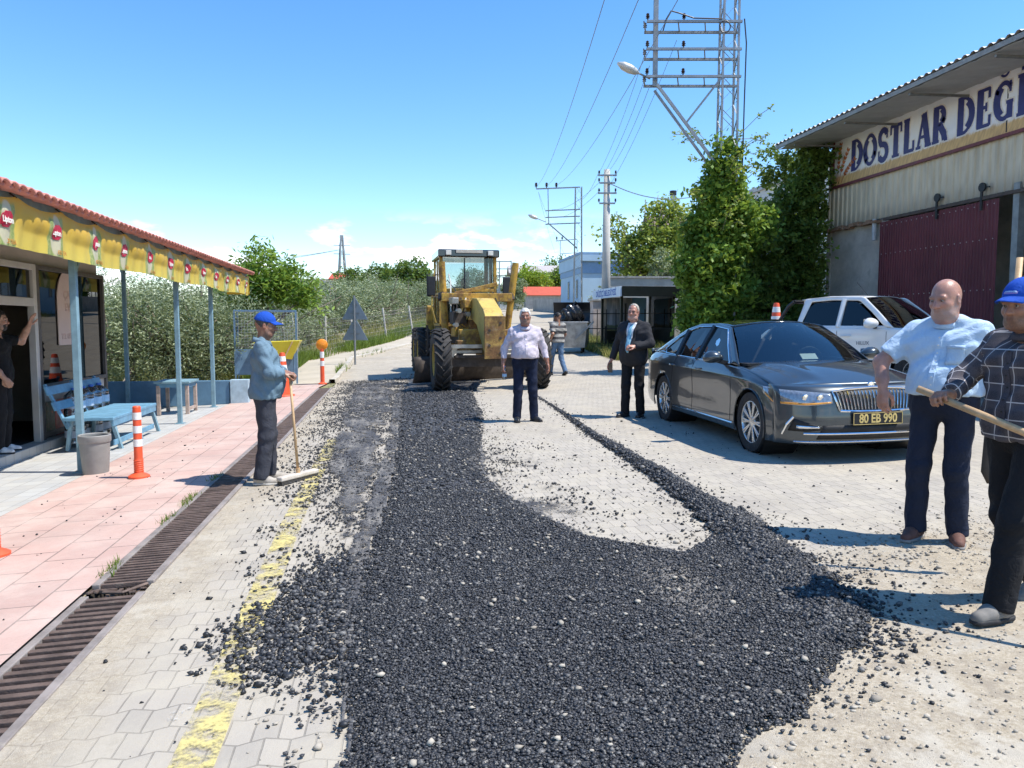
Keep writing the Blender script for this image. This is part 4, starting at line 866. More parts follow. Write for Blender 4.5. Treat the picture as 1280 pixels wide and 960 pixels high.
def crown_pts(r, blobs, n, shell=.55, clump=.28, per=38):
    """leaf positions in many small clumps spread over the outer part of the blobs"""
    out = []; tot = sum(b[1][0]*b[1][1]*b[1][2] for b in blobs)**1
    lvs = []
    for c, rad in blobs:
        m = max(1, int(n*rad[0]*rad[1]*rad[2]/tot/per))
        d = r.normal(size=(m, 3)); d /= np.linalg.norm(d, axis=1)[:, None]; q = d*np.array(rad)*(r.uniform(shell**3, 1.12, m)**(1/3))[:, None] + np.array(c)
        cs = clump*r.uniform(.5, 1.4, m); tone = r.uniform(0, 1, m)
        pts = np.repeat(q, per, 0) + r.normal(size=(m*per, 3))*np.repeat(cs, per)[:, None]*np.array((1, 1, .75))*.6
        out.append(pts); lvs.append(np.repeat(tone, per))
    return np.concatenate(out), np.concatenate(lvs)
def tree(name, label, cat, loc, h, blobs, n, L, W, mat, group=None, trunk=.12, seed=0, shell=.5, clump=.3, per=38, lean=0.0, limbs=True, z0=0.0):
    r = np.random.default_rng(seed); t_ = thing(name, label, cat, loc, 0, group)
    b = MB(); cz = np.mean([c[2] for c, _ in blobs]); top = (lean, 0, cz*.75)
    b.tube([(0, 0, -.1), (.06*lean, .03, cz*.3), top], [trunk*1.25, trunk, trunk*.7], 9)
    if limbs:
        for c, rad in blobs:
            m = (np.array(top)*.4 + np.array((0, 0, cz*.4))*.6)
            for k in range(3):
                e = np.array(c)+r.normal(size=3)*np.array(rad)*.5; b.tube([m, (m+e)/2+r.normal(size=3)*.08, e], [trunk*.55, trunk*.35, trunk*.1], 6)
    b.build('trunk', BARK, t_, smooth=True)
    P, lv = crown_pts(r, blobs, n, shell, clump, per); P = P[P[:, 2] > z0]; 
    if len(P) != len(lv): lv = None
    leaves('crown', P, L, W, mat, t_, .15, seed+1, lv); return t_
rr = random.Random(21)
OL = [(128,22,1.55),(165,20,1.45),(212,20.5,1.6),(262,21,1.5),(190,25,1.8),(240,26,1.9),(300,25,1.5),(140,29,2.0),(342,29,1.6),(300,33,1.9),(385,35,1.6),(355,40,1.9),(420,39,1.6),(452,43,1.6),(482,46,1.7),(440,52,2.0),(512,51,1.7),(395,50,2.0),(478,60,2.1),(538,58,1.8),(90,33,2.0)]
GROVE = 'olive trees of the grove beyond the fence'
for i, (px, z, s) in enumerate(OL):
    x, y = CW((px-640)/FPX*z, z); g = Hs(x, y); bl = []
    hh = 1.75*s if z < 34 else 1.6*s
    for k in range(5): a = k*1.26+rr.uniform(0, .6); bl.append(((math.cos(a)*.55*s, math.sin(a)*.55*s, hh*.55+rr.uniform(-.25, .35)), (.72*s, .72*s, .62*s)))
    bl.append(((0, 0, hh*.75), (.75*s, .75*s, .55*s))); bl.append(((rr.uniform(-.4, .4), rr.uniform(-.3, .3), hh*.28), (.95*s, .95*s, .5*s)))
    tree('olive_tree', 'silvery green olive tree of the grove beyond the fence', 'tree', (x, y, g), hh, bl, 10500 if z < 30 else 7500 if z < 45 else 5000, .11 if z < 30 else .14, .032 if z < 30 else .048, OLIVE, GROVE, .10, 100+i, .55, .34, 56, rr.uniform(-.3, .3), z0=.12)
# broad-leaved tree at the end of the porch
x, y = CW((335-640)/FPX*23.5, 23.5); bl = [((0, 0, 3.0), (1.0, .9, .7)), ((.7, .1, 2.7), (.9, .8, .5)), ((-.6, 0, 2.5), (.8, .8, .6)), ((-.1, 0, 3.75), (.42, .4, .35)), ((1.25, 0, 2.35), (.5, .5, .3))]
tree('walnut_tree', 'leafy bright green tree with long drooping leaf sprays at the end of the porch', 'tree', (x, y, Hs(x, y)), 4.2, bl, 6500, .20, .065, WALN, None, .07, 7, .3, .3, 26, .2)
def bush(name, label, px, z, top_py, w_px, mat, n, L, W, seed, group=None, squash=1.0, cat='bush', bot=0.0):
    x, y = CW((px-640)/FPX*z, z); g = Hs(x, y); h = (D(px, top_py, z).z - g)*1.12; w = w_px/FPX*z/2; r = random.Random(seed); bl = []
    for k in range(6): bl.append(((r.uniform(-.55, .55)*w, r.uniform(-.4, .4)*w, h*(r.uniform(.35, .78))), (w*.55, w*.55, h*.27)))
    bl.append(((0, 0, h*.42), (w*.75, w*.7, h*.42))); return tree(name, label, cat, (x, y, g), h, bl, n, L, W, mat, group, .12, seed, .4, w*.2, 34, 0, True, bot)
bush('leafy_tree', 'tall dark green tree rising beside the cab of the grader', 516, 66, 316, 66, DKGR, 7000, .30, .16, 31, None, cat='tree')
bush('leafy_tree', 'rounded mid green tree between the far sign and the tall dark tree', 484, 72, 338, 62, DKGR, 6000, .3, .16, 32, None, cat='tree')
bush('leafy_tree', 'low dark tree under the tall pylon', 440, 85, 343, 60, DKGR, 5000, .34, .17, 33, None, cat='tree')
bush('pale_tree', 'pale grey-green tree hugging the left flank of the grader', 542, 52, 355, 40, OLIVE, 6000, .2, .07, 34, None, cat='tree')
bush('leafy_tree', 'dusty tree seen through the glass of the grader cab', 590, 75, 340, 70, OLIVE, 6000, .28, .1, 35, None, cat='tree')
bush('leafy_tree', 'grey-green tree between the grader and the red-roofed shed', 640, 80, 352, 36, OLIVE, 5000, .26, .09, 36, None, cat='tree')
bush('vine', 'bright yellow-green vine spreading over the white house above the red roof', 664, 93, 337, 60, VINE, 6000, .26, .2, 37, None, cat='vine')
bush('vine', 'trailing bright vine between the white house and the farthest pole', 700, 96, 333, 40, WALN, 5000, .26, .18, 38, None, cat='vine')
bush('leafy_tree', 'full green tree behind the vine-covered white house', 697, 118, 326, 56, DKGR, 5000, .4, .24, 39, None, cat='tree')
bush('leafy_tree', 'dark tree just beside the pale blue house', 716, 70, 362, 26, DKGR, 4500, .25, .14, 40, None, cat='tree')
bush('bush', 'small grey-green bush growing at the foot of the concrete pole', 746, 40, 357, 26, OLIVE, 2500, .12, .05, 41, None)
bush('bush', 'dense bush of pale leaves behind the roof of the bus shelter', 832, 34, 312, 56, OLIVE, 7000, .12, .06, 42, None)
bush('bush', 'dark bush between the bus shelter and the creeper', 862, 27, 335, 36, DKGR, 5000, .12, .07, 45, None)
# loose yellow-green tree behind the shelter, with reaching branches
x, y = CW((806-640)/FPX*38, 38); g = Hs(x, y); T_ = lambda px, py, z=38: np.array(D(px, py, z)) - np.array((x, y, g))
bl = []
for px, py, rx, rz in ((822, 300, 1.2, .9), (842, 275, .8, .9), (800, 318, 1.1, .8), (783, 298, .6, .7), (771, 276, .35, .6), (762, 290, .5, .35), (815, 262, .6, .6), (835, 330, 1.4, .9), (850, 300, 1.0, 1.0), (790, 340, .9, .6), (766, 318, .5, .35), (825, 250, .3, .4)):
    bl.append((tuple(T_(px, py)), (rx, rx, rz)))
tree('poplar_tree', 'loose yellow-green tree with branches reaching past the concrete pole', 'tree', (x, y, g), 7, bl, 11000, .19, .13, YGRN, None, .14, 51, .2, .42, 22)
x2, y2 = CW((850-640)/FPX*44, 44); ch = thing('old_house', 'old tiled house almost hidden behind the yellow-green tree', 'house', (x2, y2, Hs(x2, y2)), -.2)
hh = D(830, 284, 44).z - Hs(x2, y2); MB().box((1.2, 2, hh/2), (5.0, 4, hh)).build('wall', M('old pinkish wall', (.45,.38,.36), .85, 0, .15), ch)
b = MB(); b.grid(np.array([[(xx, -.5, hh-.1), (xx, 2, hh+.9), (xx, 4.5, hh-.1)] for xx in (-1.9, 4.2)])); rf_ = b.build('roof', M('old brown tiles', (.22,.15,.12), .8), ch, solid=.12)
MB().cyl((-.3, 1.5, hh), (-.3, 1.5, hh+2.1), .13).build('chimney', METAL, rf_); MB().cyl((-.3, 1.5, hh+2.05), (-.3, 1.5, hh+2.3), .2).build('cowl', DARK, rf_)
# creeper over the lattice pole
r = np.random.default_rng(77)
cx, cy_ = PY.x, PY.y; g = Hs(cx, cy_)
cr = thing('creeper', 'sunlit green creeper climbing high up the steel lattice pole', 'creeper', (cx, cy_, g), -YAW)
bl = []
zt = D(905, 172, 20.8).z - g
for i in range(34):
    u = i/33; zc_ = .5 + u*(zt-.8); w_ = np.interp(u, [0, .15, .45, .7, .88, 1], [.78, 1.0, 1.02, .88, .62, .28]); sx_ = np.interp(u, [0, .3, .6, 1], [-.22, -.22, -.15, -.05]); bl.append(((sx_+r.normal()*.22*w_, r.normal()*.2, zc_), (w_*.72*r.uniform(.8, 1.15), w_*.72, .5)))
P, lv = crown_pts(r, bl, 33000, .6, .2, 26)
k = np.linalg.norm(P[:, :2], axis=1)
leaves('foliage', P, .165, .095, CREEP, cr, .5, 78, lv, .5)
b = MB()
for i in range(26):
    a = r.uniform(0, 2*PI); z_ = r.uniform(.55, 1)*zt if i < 20 else zt; p = np.array((math.cos(a)*.6-.2, math.sin(a)*.6, z_)); d = np.array((math.cos(a), math.sin(a), r.uniform(.1, .9))); L = r.uniform(.35, .95); b.tube([p, p+d*L*.6, p+d*L+np.array((0, 0, -.12))], .008, 4)
b.tube([(0, .05, 0), (.1, 0, 2), (-.1, .05, 4), (0, 0, zt*.95)], [.07, .06, .05, .02], 7); st_ = b.build('stem', BARK, cr)
tips = []
for i in range(26*14): pass
r = np.random.default_rng(79); V = np.array([v.co[:] for v in st_.data.vertices]); V = V[V[:, 2] > zt*.5]; V = np.repeat(V, 3, 0) + r.normal(size=(len(V)*3, 3))*.05
leaves('shoot_leaves', V, .11, .05, YGRN, cr, .1, 80)
# creeper on the warehouse corner
hc = thing('wall_creeper', 'dark shaded creeper hanging over the corner of the warehouse wall', 'creeper', (12.75, 22.0, Hs(12.7, 22))); r = np.random.default_rng(81)
bl = []
for i in range(60):
    z_ = r.uniform(.3, 6.2); yy_ = r.uniform(-1.2, 1.4) * (1 if z_ > 1 else .8); bl.append(((-.35+r.normal()*.15 - .25*(z_ < 5), yy_ + (.5 if z_ < 3 else .25), z_), (.45, .6, .6)))
bl += [((r.uniform(-.15, .1), r.uniform(-.6, -.1), z_), (.42, .35, .5)) for z_ in np.linspace(.4, 6.1, 26)]
P, lv = crown_pts(r, bl, 34000, .5, .2, 26); P = P[(P[:, 0] < .2) | (P[:, 1] > -.5)]
leaves('foliage', P, .15, .085, DKGR, hc, .5, 82, None, .5); MB().tube([(-.1, .3, 0), (-.15, .1, 2.5), (-.15, .4, 5.5)], [.08, .06, .03], 7).build('stem', BARK, hc)  # shade on this creeper is put into a darker leaf colour
hb = thing('wall_creeper', 'leafy creeper mass joining the lattice pole to the warehouse corner', 'creeper', (11.3, 21.3, Hs(11.3, 21.3)))
bl = [((r.uniform(-1.1, .9), r.uniform(-.4, .7), r.uniform(.5, 4.6)), (.6, .6, .6)) for i in range(36)]
P, lv = crown_pts(r, bl, 17000, .5, .2, 26); leaves('foliage', P, .15, .085, DKGR, hb, .5, 83, lv, .5); MB().tube([(0, .3, 0), (-.15, .1, 2), (.15, .2, 4)], [.08, .06, .03], 7).build('stem', BARK, hb)  # same darker leaf colour, painting in the shade of this side
# wire fence along the grove
fe = thing('wire_fence', 'rusty wire mesh fence with leaning pale posts below the olive trees', 'fence', (0,0,0))
pts = [(-3.5, 21.8), (-3.5, 24), (-3.45, 26.4), (-3.35, 29), (-2.6, 31.3), (-1.5, 33.5), (-.2, 35.8), (1.1, 38.3), (2.3, 41), (3.6, 44), (5, 48), (6.2, 52)]
for i, (x, y) in enumerate(pts):
    z = Hs(x, y); ln = rr.uniform(-.28, .12); MB().cyl((x, y, z-.1), (x+ln, y+rr.uniform(-.1, .1), z+1.55+rr.uniform(-.15, .15)), .045, .04, 8).build('post', M('pale fence post', (.50,.47,.42), .8), fe)
b = MB()
for (x0, y0), (x1, y1) in zip(pts, pts[1:]):
    z0, z1 = Hs(x0, y0), Hs(x1, y1); L = math.hypot(x1-x0, y1-y0)
    for k in np.arange(.05, 1.42, .17): b.bar((x0, y0, z0+k), (x1, y1, z1+k+rr.uniform(-.03, .03)), .007)
    for u in np.arange(0, 1, .14/L): b.bar((x0+(x1-x0)*u, y0+(y1-y0)*u, z0+(z1-z0)*u), (x0+(x1-x0)*u+.03, y0+(y1-y0)*u, z0+(z1-z0)*u+1.4), .007)
b.build('wire_mesh', M('dull wire', (.42,.39,.35), .6, .4), fe)
# grass
def grass(name, label, pts, h, mat, seed, w=.012):
    r = np.random.default_rng(seed); n = len(pts); P = np.zeros((n, 3)); P[:, :2] = pts; P[:, 2] = H(P[:, 0], P[:, 1]) + .01
    a = r.uniform(0, 2*PI, n); s = np.stack([np.cos(a), np.sin(a), 0*a], 1)*w*r.uniform(.6, 1.5, n)[:, None]; hh = h*r.uniform(.35, 1.25, n)
    tip = P + np.stack([r.normal(size=n)*.35*hh, r.normal(size=n)*.35*hh, hh], 1)
    V = np.stack([P-s, P+s, tip], 1).reshape(-1, 3); o = npmesh(name, V, np.arange(3*n).reshape(n, 3), mat, None, False, {'lv': ('POINT', 'FLOAT', np.repeat(r.uniform(0, 1, n), 3))})
    o['kind'] = 'stuff'; o['label'] = label; return o
r = np.random.default_rng(5); A = []
def patch(n, fx0, fx1, y0, y1, thr=.0):
    y = r.uniform(y0, y1, n); u = r.uniform(0, 1, n); x0 = np.array([fx0(v) for v in y]); x1 = np.array([fx1(v) for v in y]); x = x0 + (x1-x0)*u
    m = (np.sin(x*1.9+y*.7)+np.sin(y*1.3-x*.8)+r.normal(size=n)*.8) > thr; return np.stack([x[m], y[m]], 1)
A = np.concatenate([patch(16000, lambda y: Rx(y)+.05, lambda y: Rx(y)+3.2, 24.6, 40, -.8), patch(9000, lambda y: Rx(y)+.1, lambda y: Rx(y)+7, 40, 95, -.5)])
grass('verge_grass', 'yellowing grass on the verge by the bus shelter', A, .32, GRASSM, 1, .016)
A = np.concatenate([patch(9000, lambda y: -3.9, lambda y: -3.05, 20.8, 29, -.2), patch(12000, lambda y: Lx(y)-2.6, lambda y: Lx(y)-1.5, 29, 50, -.4)])
grass('fence_weeds', 'green weeds along the foot of the wire fence', A, .42, WEED, 2, .016)
A = np.concatenate([patch(700, lambda y: (walk_r(y) if y < 21 else Lx(y)-.15)-.1, lambda y: (walk_r(y) if y < 21 else Lx(y)-.15)+.02, 20.6, 40, .9), patch(1400, lambda y: Lx(y)-.3, lambda y: Lx(y)+.1, 24, 45, 1.2)])
grass('kerb_weeds', 'small weeds in the joint of the kerb', A, .2, WEED, 3)
A = patch(60000, lambda y: Lx(y)-14 if y > 30 else -16, lambda y: Lx(y)-2.4 if y > 29 else -3.8, 17.5, 75, -.3)
grass('grove_grass', 'dry grass under the olive trees', A, .35, GRASSM, 4, .02)
A = np.concatenate([np.stack([-1.79+r.normal(size=70)*.02, c_+r.normal(size=70)*.09], 1) for c_ in (6.3, 7.1, 8.0, 6.9, 5.1)])
grass('gutter_weeds', 'tiny weeds along the drain frame', A, .06, WEED, 6, .004)
# ------------------------------------------------------------------ vehicles
def ci(x, X, Y):
    """smooth monotone-ish cubic through (X, Y)"""
    X = np.asarray(X, float); Y = np.asarray(Y, float); x = np.clip(np.asarray(x, float), X[0], X[-1])
    h = np.diff(X); d = np.diff(Y)/h; m = np.zeros(len(X)); m[0] = d[0]; m[-1] = d[-1]
    for i in range(1, len(X)-1): m[i] = 0 if d[i-1]*d[i] <= 0 else (h[i-1]+h[i])/(h[i]/d[i-1]+h[i-1]/d[i]) if abs(d[i-1]) > 1e-9 and abs(d[i]) > 1e-9 else 0
    i = np.clip(np.searchsorted(X, x, side='right')-1, 0, len(X)-2); t = (x-X[i])/h[i]
    return (1+2*t)*(1-t)**2*Y[i] + t*(1-t)**2*h[i]*m[i] + t*t*(3-2*t)*Y[i+1] + t*t*(t-1)*h[i]*m[i+1]
class Car:
    def __init__(s, root, L): s.r = root; s.L = L
    def X(s, q): return s.L/2 - q
    def side(s, cols, rows, arches, sgn, mat, name, ds=.02, nt=30, s1=None, t0=0, s0=None):
        ss = np.arange(s0 or cols[0], (s1 or cols[-1])+1e-6, ds); T = np.linspace(t0, 1, nt); K = np.linspace(0, 1, len(rows))
        Zr = np.array([ci(ss, cols, z) for z, y in rows]); Yr = np.array([ci(ss, cols, y) for z, y in rows])
        P = np.zeros((len(ss), nt, 3)); ins = np.zeros((len(ss), nt), bool)
        for i in range(len(ss)):
            z = ci(T, K, Zr[:, i]); y = ci(T, K, Yr[:, i]); P[i] = np.stack([s.X(ss[i])+0*z, sgn*y, z], 1)
        for ac, az, R in arches:
            dx = P[:, :, 0]-s.X(ac); dz = P[:, :, 2]-az; r = np.hypot(dx, dz); m = r < R; f = np.where(m, R/np.maximum(r, 1e-3), 1)
            P[:, :, 0] = s.X(ac)+dx*f; P[:, :, 2] = np.where(m, az+dz*f, P[:, :, 2]); ins |= m
        b = MB(); n = nt; b.v = [tuple(p) for p in P.reshape(-1, 3)]
        for i in range(len(ss)-1):
            for j in range(n-1):
                if ins[i, j] and ins[i+1, j] and ins[i, j+1] and ins[i+1, j+1]: continue
                b.f.append((i*n+j, i*n+j+1, (i+1)*n+j+1, (i+1)*n+j)); b.m.append(0)
        # drop collapsed faces
        keep = []
        V = np.array(b.v)
        for f in b.f:
            q = V[list(f)]; a = np.linalg.norm(np.cross(q[2]-q[0], q[3]-q[1])); keep.append(a > 1e-6)
        b.f = [f for f, k in zip(b.f, keep) if k]; b.m = [0]*len(b.f)
        s.rows, s.cols, s.K = rows, cols, K
        return b.build(name, mat, s.r, smooth=True, solid=.006)
    def sp(s, q, z, sgn, off=.002):
        """point on the side surface at station q, height z"""
        Zr = [float(ci(q, s.cols, a)) for a, _ in s.rows]; Yr = [float(ci(q, s.cols, y)) for _, y in s.rows]
        o = np.argsort(Zr); return (s.X(q), sgn*(float(ci(z, np.array(Zr)[o]+np.arange(len(o))*1e-6, np.array(Yr)[o]))+off), z)
def wheel(parent, x, y, sgn, r, rr, w, rim, spokes=10, dbl=True):
    """tyre, rim and hub: axis along y, outer face on side sgn"""
    e = MB(); 
    e.lathe([(rr*.98, -w*.48*sgn), (rr, w*.40*sgn), (rr*1.03, w*.47*sgn), (rr*.97, w*.49*sgn), (rr*.93, w*.40*sgn), (rr*.90, w*.15*sgn)], 40, axis='y')
    for k in range(spokes):
        for d in ((-.075, .075) if dbl else (0,)):
            a = 2*PI*k/spokes; a0 = a + d*.6; a1 = a + d
            e.bar((.05*math.cos(a0), w*.40*sgn, .05*math.sin(a0)), (rr*.97*math.cos(a1), w*.44*sgn, rr*.97*math.sin(a1)), .022 if dbl else .05, .022)
    e.lathe([(0, w*.46*sgn), (.06, w*.45*sgn), (.075, w*.40*sgn), (.075, w*.2*sgn)], 20, axis='y')
    o = e.build('wheel', rim, parent, bev=.004, loc=(x, y, r), ang=40)
    t = MB(); t.lathe([(rr, -w*.5*sgn), (rr*1.12, -w*.55*sgn), (r*.96, -w*.52*sgn), (r, -w*.40*sgn), (r, w*.40*sgn), (r*.965, w*.52*sgn), (rr*1.12, w*.54*sgn), (rr*1.01, w*.49*sgn)], 48, axis='y'); t.build('tyre', BLACK, o, ang=35)
    MB().lathe([(0, w*.05*sgn), (rr*.8, w*.05*sgn), (rr*.8, w*.0*sgn)], 28, axis='y').build('brake_disc', M('brake disc', (.16,.16,.16), .4, .8), o)
    return o
def mirror_shell(parent, p, sgn, mat, sc_=1.0):
    bm = bmesh.new(); bmesh.ops.create_icosphere(bm, subdivisions=3, radius=1)
    for v in bm.verts:
        x, y, z = v.co; x = max(x, -.35); v.co = Vector((x*.10, y*.125*(1-.2*z)*1.0, z*.075*(1+.15*y*sgn)))*sc_
    me = bpy.data.meshes.new('mirror'); bm.to_mesh(me); bm.free(); me.materials.append(mat); me.polygons.foreach_set('use_smooth', [True]*len(me.polygons))
    o = bpy.data.objects.new('mirror', me); COL.objects.link(o); o.parent = parent; o.location = p
    MB().box((-.036*sc_, 0, 0), (.004, .20*sc_, .115*sc_)).build('mirror_glass', CHROME, o)
    MB().bar((0, 0, -.03), (-.02, -sgn*.2*sc_, -.09), .05).build('mirror_arm', DARK, o); return o
def panel_strip(f, lo, hi, n, name, mat, parent, solid=0.004, m=4):
    """ruled panel between two polylines of surface parameters, evaluated through f"""
    lo = np.array(lo, float); hi = np.array(hi, float); u = np.linspace(0, len(lo)-1, n); k = np.arange(len(lo))
    A = np.stack([np.interp(u, k, lo[:, c]) for c in range(2)], 1); B = np.stack([np.interp(u, k, hi[:, c]) for c in range(2)], 1)
    P = np.array([[f(*(A[i]*(1-t)+B[i]*t)) for t in np.linspace(0, 1, m)] for i in range(n)]); return MB().grid(P).build(name, mat, parent, smooth=True, solid=solid)
# ---- dark sedan
PAINT = NT('dark grey metallic paint'); n_ = PAINT.noise(900, 1); PAINT.fin(PAINT.mix(PAINT.ramp(n_, .3, .7), (.042,.053,.062), (.072,.088,.10)), .30, .55)
PAINT.b.inputs['Coat Weight'].default_value = 1; PAINT.b.inputs['Coat Roughness'].default_value = .03; PAINT = PAINT.m
GLOSSB = M('gloss black panel', (.012,.013,.015), .08, 0, .1, 3, coat=1); CARGL = GLASS('car glass', (.62,.74,.72), .01, .86, .15); TINT = GLASS('dark tinted glass', (.12,.13,.13), .01, .5, .07)
SILV = M('silver alloy', (.58,.60,.62), .25, .9, .05, 5); SEATM = M('dark seat cloth', (.03,.03,.032), .8); AMBER = M('amber lamp', (.70,.30,.05), .25)
LENS = M('headlamp lens', (.30,.33,.36), .12, .55, .25, 40, coat=1); REDL = M('red lamp', (.35,.01,.01), .15, coat=1)
MATB = M('matt black grille', (.008,.008,.009), .6); GOLD = M('gold lettering', (.62,.47,.18), .4, .3)
hx, hz_ = .14, -.99; cxw, czw = 3.69 - hx*2.435, 7.62 - hz_*2.435
x, y = CW(cxw, czw); car = thing('sedan_car', 'dark grey four-door sedan with chrome slatted grille and black number plate', 'car', (x, y, Hs(x, y)+.0), cam_yaw((hx, hz_)))
car.rotation_euler = (math.atan(.018)*1, 0, car.rotation_euler.z)
L = 4.87; C = Car(car, L)
cols = [.40, .62, .95, 1.4, 2.0, 2.7, 3.3, 3.8, 4.3, 4.6, 4.78]
rows = [([.20,.19,.19,.20,.205,.205,.205,.20,.23,.27,.30], [.885,.905,.915,.905,.90,.90,.905,.915,.90,.86,.80]),
        ([.36,.35,.35,.33,.32,.32,.33,.35,.38,.40,.42], [.905,.925,.938,.928,.92,.92,.925,.938,.92,.88,.82]),
        ([.56,.57,.58,.56,.55,.55,.56,.58,.60,.60,.62], [.895,.918,.935,.922,.912,.912,.92,.935,.915,.87,.80]),
        ([.70,.745,.79,.80,.81,.82,.83,.84,.85,.85,.85], [.865,.90,.925,.926,.922,.922,.926,.928,.905,.86,.79]),
        ([.725,.775,.825,.845,.86,.87,.88,.89,.90,.90,.90], [.85,.885,.91,.912,.908,.908,.91,.912,.885,.84,.77]),
        ([.75,.81,.87,.925,.95,.965,.98,.99,.995,.985,.97], [.80,.835,.86,.862,.86,.86,.86,.855,.82,.77,.70])]
AR = [(.93, .34, .375), (3.77, .34, .375)]
def planS(y): a = abs(y); return .045*(a/.6)**2 + .20*(a/.9)**6
PZ, PS = [.2, .27, .34, .46, .54, .64, .72, .775, .80], [.075, .03, .012, .0, .008, .022, .05, .095, .14]
def fS(y, z): return planS(y) + float(ci(z, PZ, PS))
F3 = lambda y, z, o=0.0: (C.X(fS(y, z)) + o, y, z)
for sg_ in (-1, 1):
    C.side(cols, rows, AR, sg_, PAINT, 'body_side')
    for q, z0, z1 in ((1.42, .30, .915), (2.64, .26, .95), (3.30, .60, .97)): MB().tube([C.sp(q if q < 3 else q+.12*(1-(z-.6)/.4), z, sg_, .0035) for z in np.linspace(z0, z1, 12)], .0035, 4).build('door_seam', DARK, car)
    MB().tube([C.sp(q, .275, sg_, .004) for q in np.linspace(1.36, 3.36, 24)], .012, 6).build('sill_trim', CHROME, car)
    for q in (2.42, 3.36):
        MB().tube([np.array(C.sp(q+u, .855, sg_, .0))+np.array((0, sg_*.028*math.sin(PI*(u+.1)/.2)**.5 if 0 < u+.1 < .2 else 0, 0)) for u in np.linspace(-.1, .1, 9)], .012, 6).build('door_handle', PAINT, car)
    for ac, az, R in AR: MB().tube([np.array((C.X(ac)+R*math.cos(a), C.sp(ac+.0, .72, sg_, 0)[1]*1.0 - sg_*.004, az+R*math.sin(a))) for a in np.linspace(-.35, PI+.35, 24)], .008, 5).build('arch_lip', PAINT, car)
    for ac, az, R in AR:
        MB().lathe([(R+.01, .50*sg_), (R+.01, .895*sg_)], 30, (C.X(ac), 0, az), 'y').build('wheel_liner', MATB, car)
        MB().lathe([(0, .52*sg_), (R+.01, .52*sg_)], 30, (C.X(ac), 0, az), 'y').build('inner_liner', MATB, car)
        wheel(car, C.X(ac), .795*sg_, sg_, .338, .235, .225, SILV)
# front end
yy_ = np.linspace(-.9, .9, 61); P = np.array([[(C.X(.52), -.900, z) for z in np.linspace(.2, .80, 26)]]+[[F3(y, z) for z in np.linspace(.2, .80, 26)] for y in yy_]+[[(C.X(.52), .900, z) for z in np.linspace(.2, .80, 26)]]); MB().grid(P).build('front_bumper', PAINT, car, smooth=True, solid=.006)
P = np.array([[(C.X(fS(y, .2)+.3*u), y*(1-.05*u), .2) for u in (0, 1)] for y in yy_]); MB().grid(P).build('lower_lip', MATB, car)
def hood(u, y):
    s0 = fS(y, .80); s1 = 1.42 - .16*(1-(y/.86)**2); q = s0 + (s1-s0)*u; zc = .80 + .185*(1-(1-u)**1.9)
    edge = float(ci(np.clip(q, .40, 1.42), cols, rows[-1][0])); w = min(1, abs(y)/.86); cre = .014*math.exp(-((abs(y)-.40-.18*u)/.07)**2)*min(1, u*3)
    z = zc*(1-w**3) + (edge if u > .12 else zc*(1-u/.12)+edge*u/.12)*w**3 + cre + .02*(1-w*w)*math.sin(PI*u); yl_ = y if q < .95 else y
    return (C.X(q), yl_, z)
P = np.array([[hood(u, y) for u in np.linspace(0, 1, 26)] for y in np.linspace(-.862, .862, 49)]); MB().grid(P).build('bonnet', PAINT, car, smooth=True, solid=.006)
MB().box((C.X(1.36), 0, .955), (.26, 1.60, .03)).build('cowl', MATB, car)
gl, gh = [(-.385, .555), (0, .545), (.385, .555)], [(-.44, .735), (0, .765), (.44, .735)]
panel_strip(lambda y, z: F3(y, z, .006), gl, gh, 30, 'grille', MATB, car, .003, 6)
gr_ = car.children[-1] if False else None
b = MB()
for i in range(22):
    u = -1 + 2*(i+.5)/22; b.tube([F3(u*np.interp(z, [.56, .745], [.385, .425]), z, .012) for z in np.linspace(.558, .742-.0*abs(u), 6)], .0062, 5)
b.build('grille_slat', CHROME, car)
ring = [(-.39, .548), (-.2, .54), (0, .538), (.2, .54), (.39, .548), (.42, .64), (.445, .738), (.3, .757), (0, .772), (-.3, .757), (-.445, .738), (-.42, .64), (-.39, .548)]
MB().tube([F3(y, z, .012) for (y, z) in [tuple(np.array(ring[i])*(1-t)+np.array(ring[i+1])*t) for i in range(12) for t in (0, .5)]+[ring[0]]], .013, 6).build('grille_frame', CHROME, car)
for sg_ in (-1, 1):
    W_ = lambda w, z: F3(sg_*w, z, .007) if w <= .885 else (lambda p: (p[0]-.0, p[1], p[2]))(C.sp(.42+(w-.885)*1.1, z, sg_, .007))
    hl = panel_strip(W_, [(.455, .620), (.7, .598), (.885, .605), (1.06, .70)], [(.455, .722), (.7, .742), (.885, .757), (1.10, .765)], 30, 'headlight', LENS, car, .004, 5)
    W2 = lambda w, z: tuple(np.array(W_(w, z)) + np.array((.006, sg_*.004, 0)))
    panel_strip(W2, [(.47, .625), (.7, .604), (.885, .612), (1.03, .69)], [(.47, .639), (.7, .622), (.885, .634), (1.03, .71)], 24, 'indicator_strip', AMBER, hl, .003, 3)
    for yc in (.57, .70): MB().lathe([(0, .012), (.03, .01), (.036, 0)], 16, F3(sg_*yc, .682, .006), 'x').build('lamp_lens', CHROME, hl)
    panel_strip(lambda y, z: F3(sg_*y, z, .005), [(.55, .35), (.7, .335), (.84, .34)], [(.55, .385), (.7, .43), (.80, .47)], 14, 'fog_recess', MATB, car, .003, 4)
    panel_strip(lambda y, z: F3(sg_*y, z, .010), [(.58, .372), (.78, .362)], [(.58, .386), (.78, .40)], 10, 'fog_light', CHROME, car, .004, 3)
    MB().tube([F3(sg_*.875, .30, .010), F3(sg_*.85, .40, .012), F3(sg_*.80, .485, .010)], .014, 6).build('side_blade', CHROME, car)
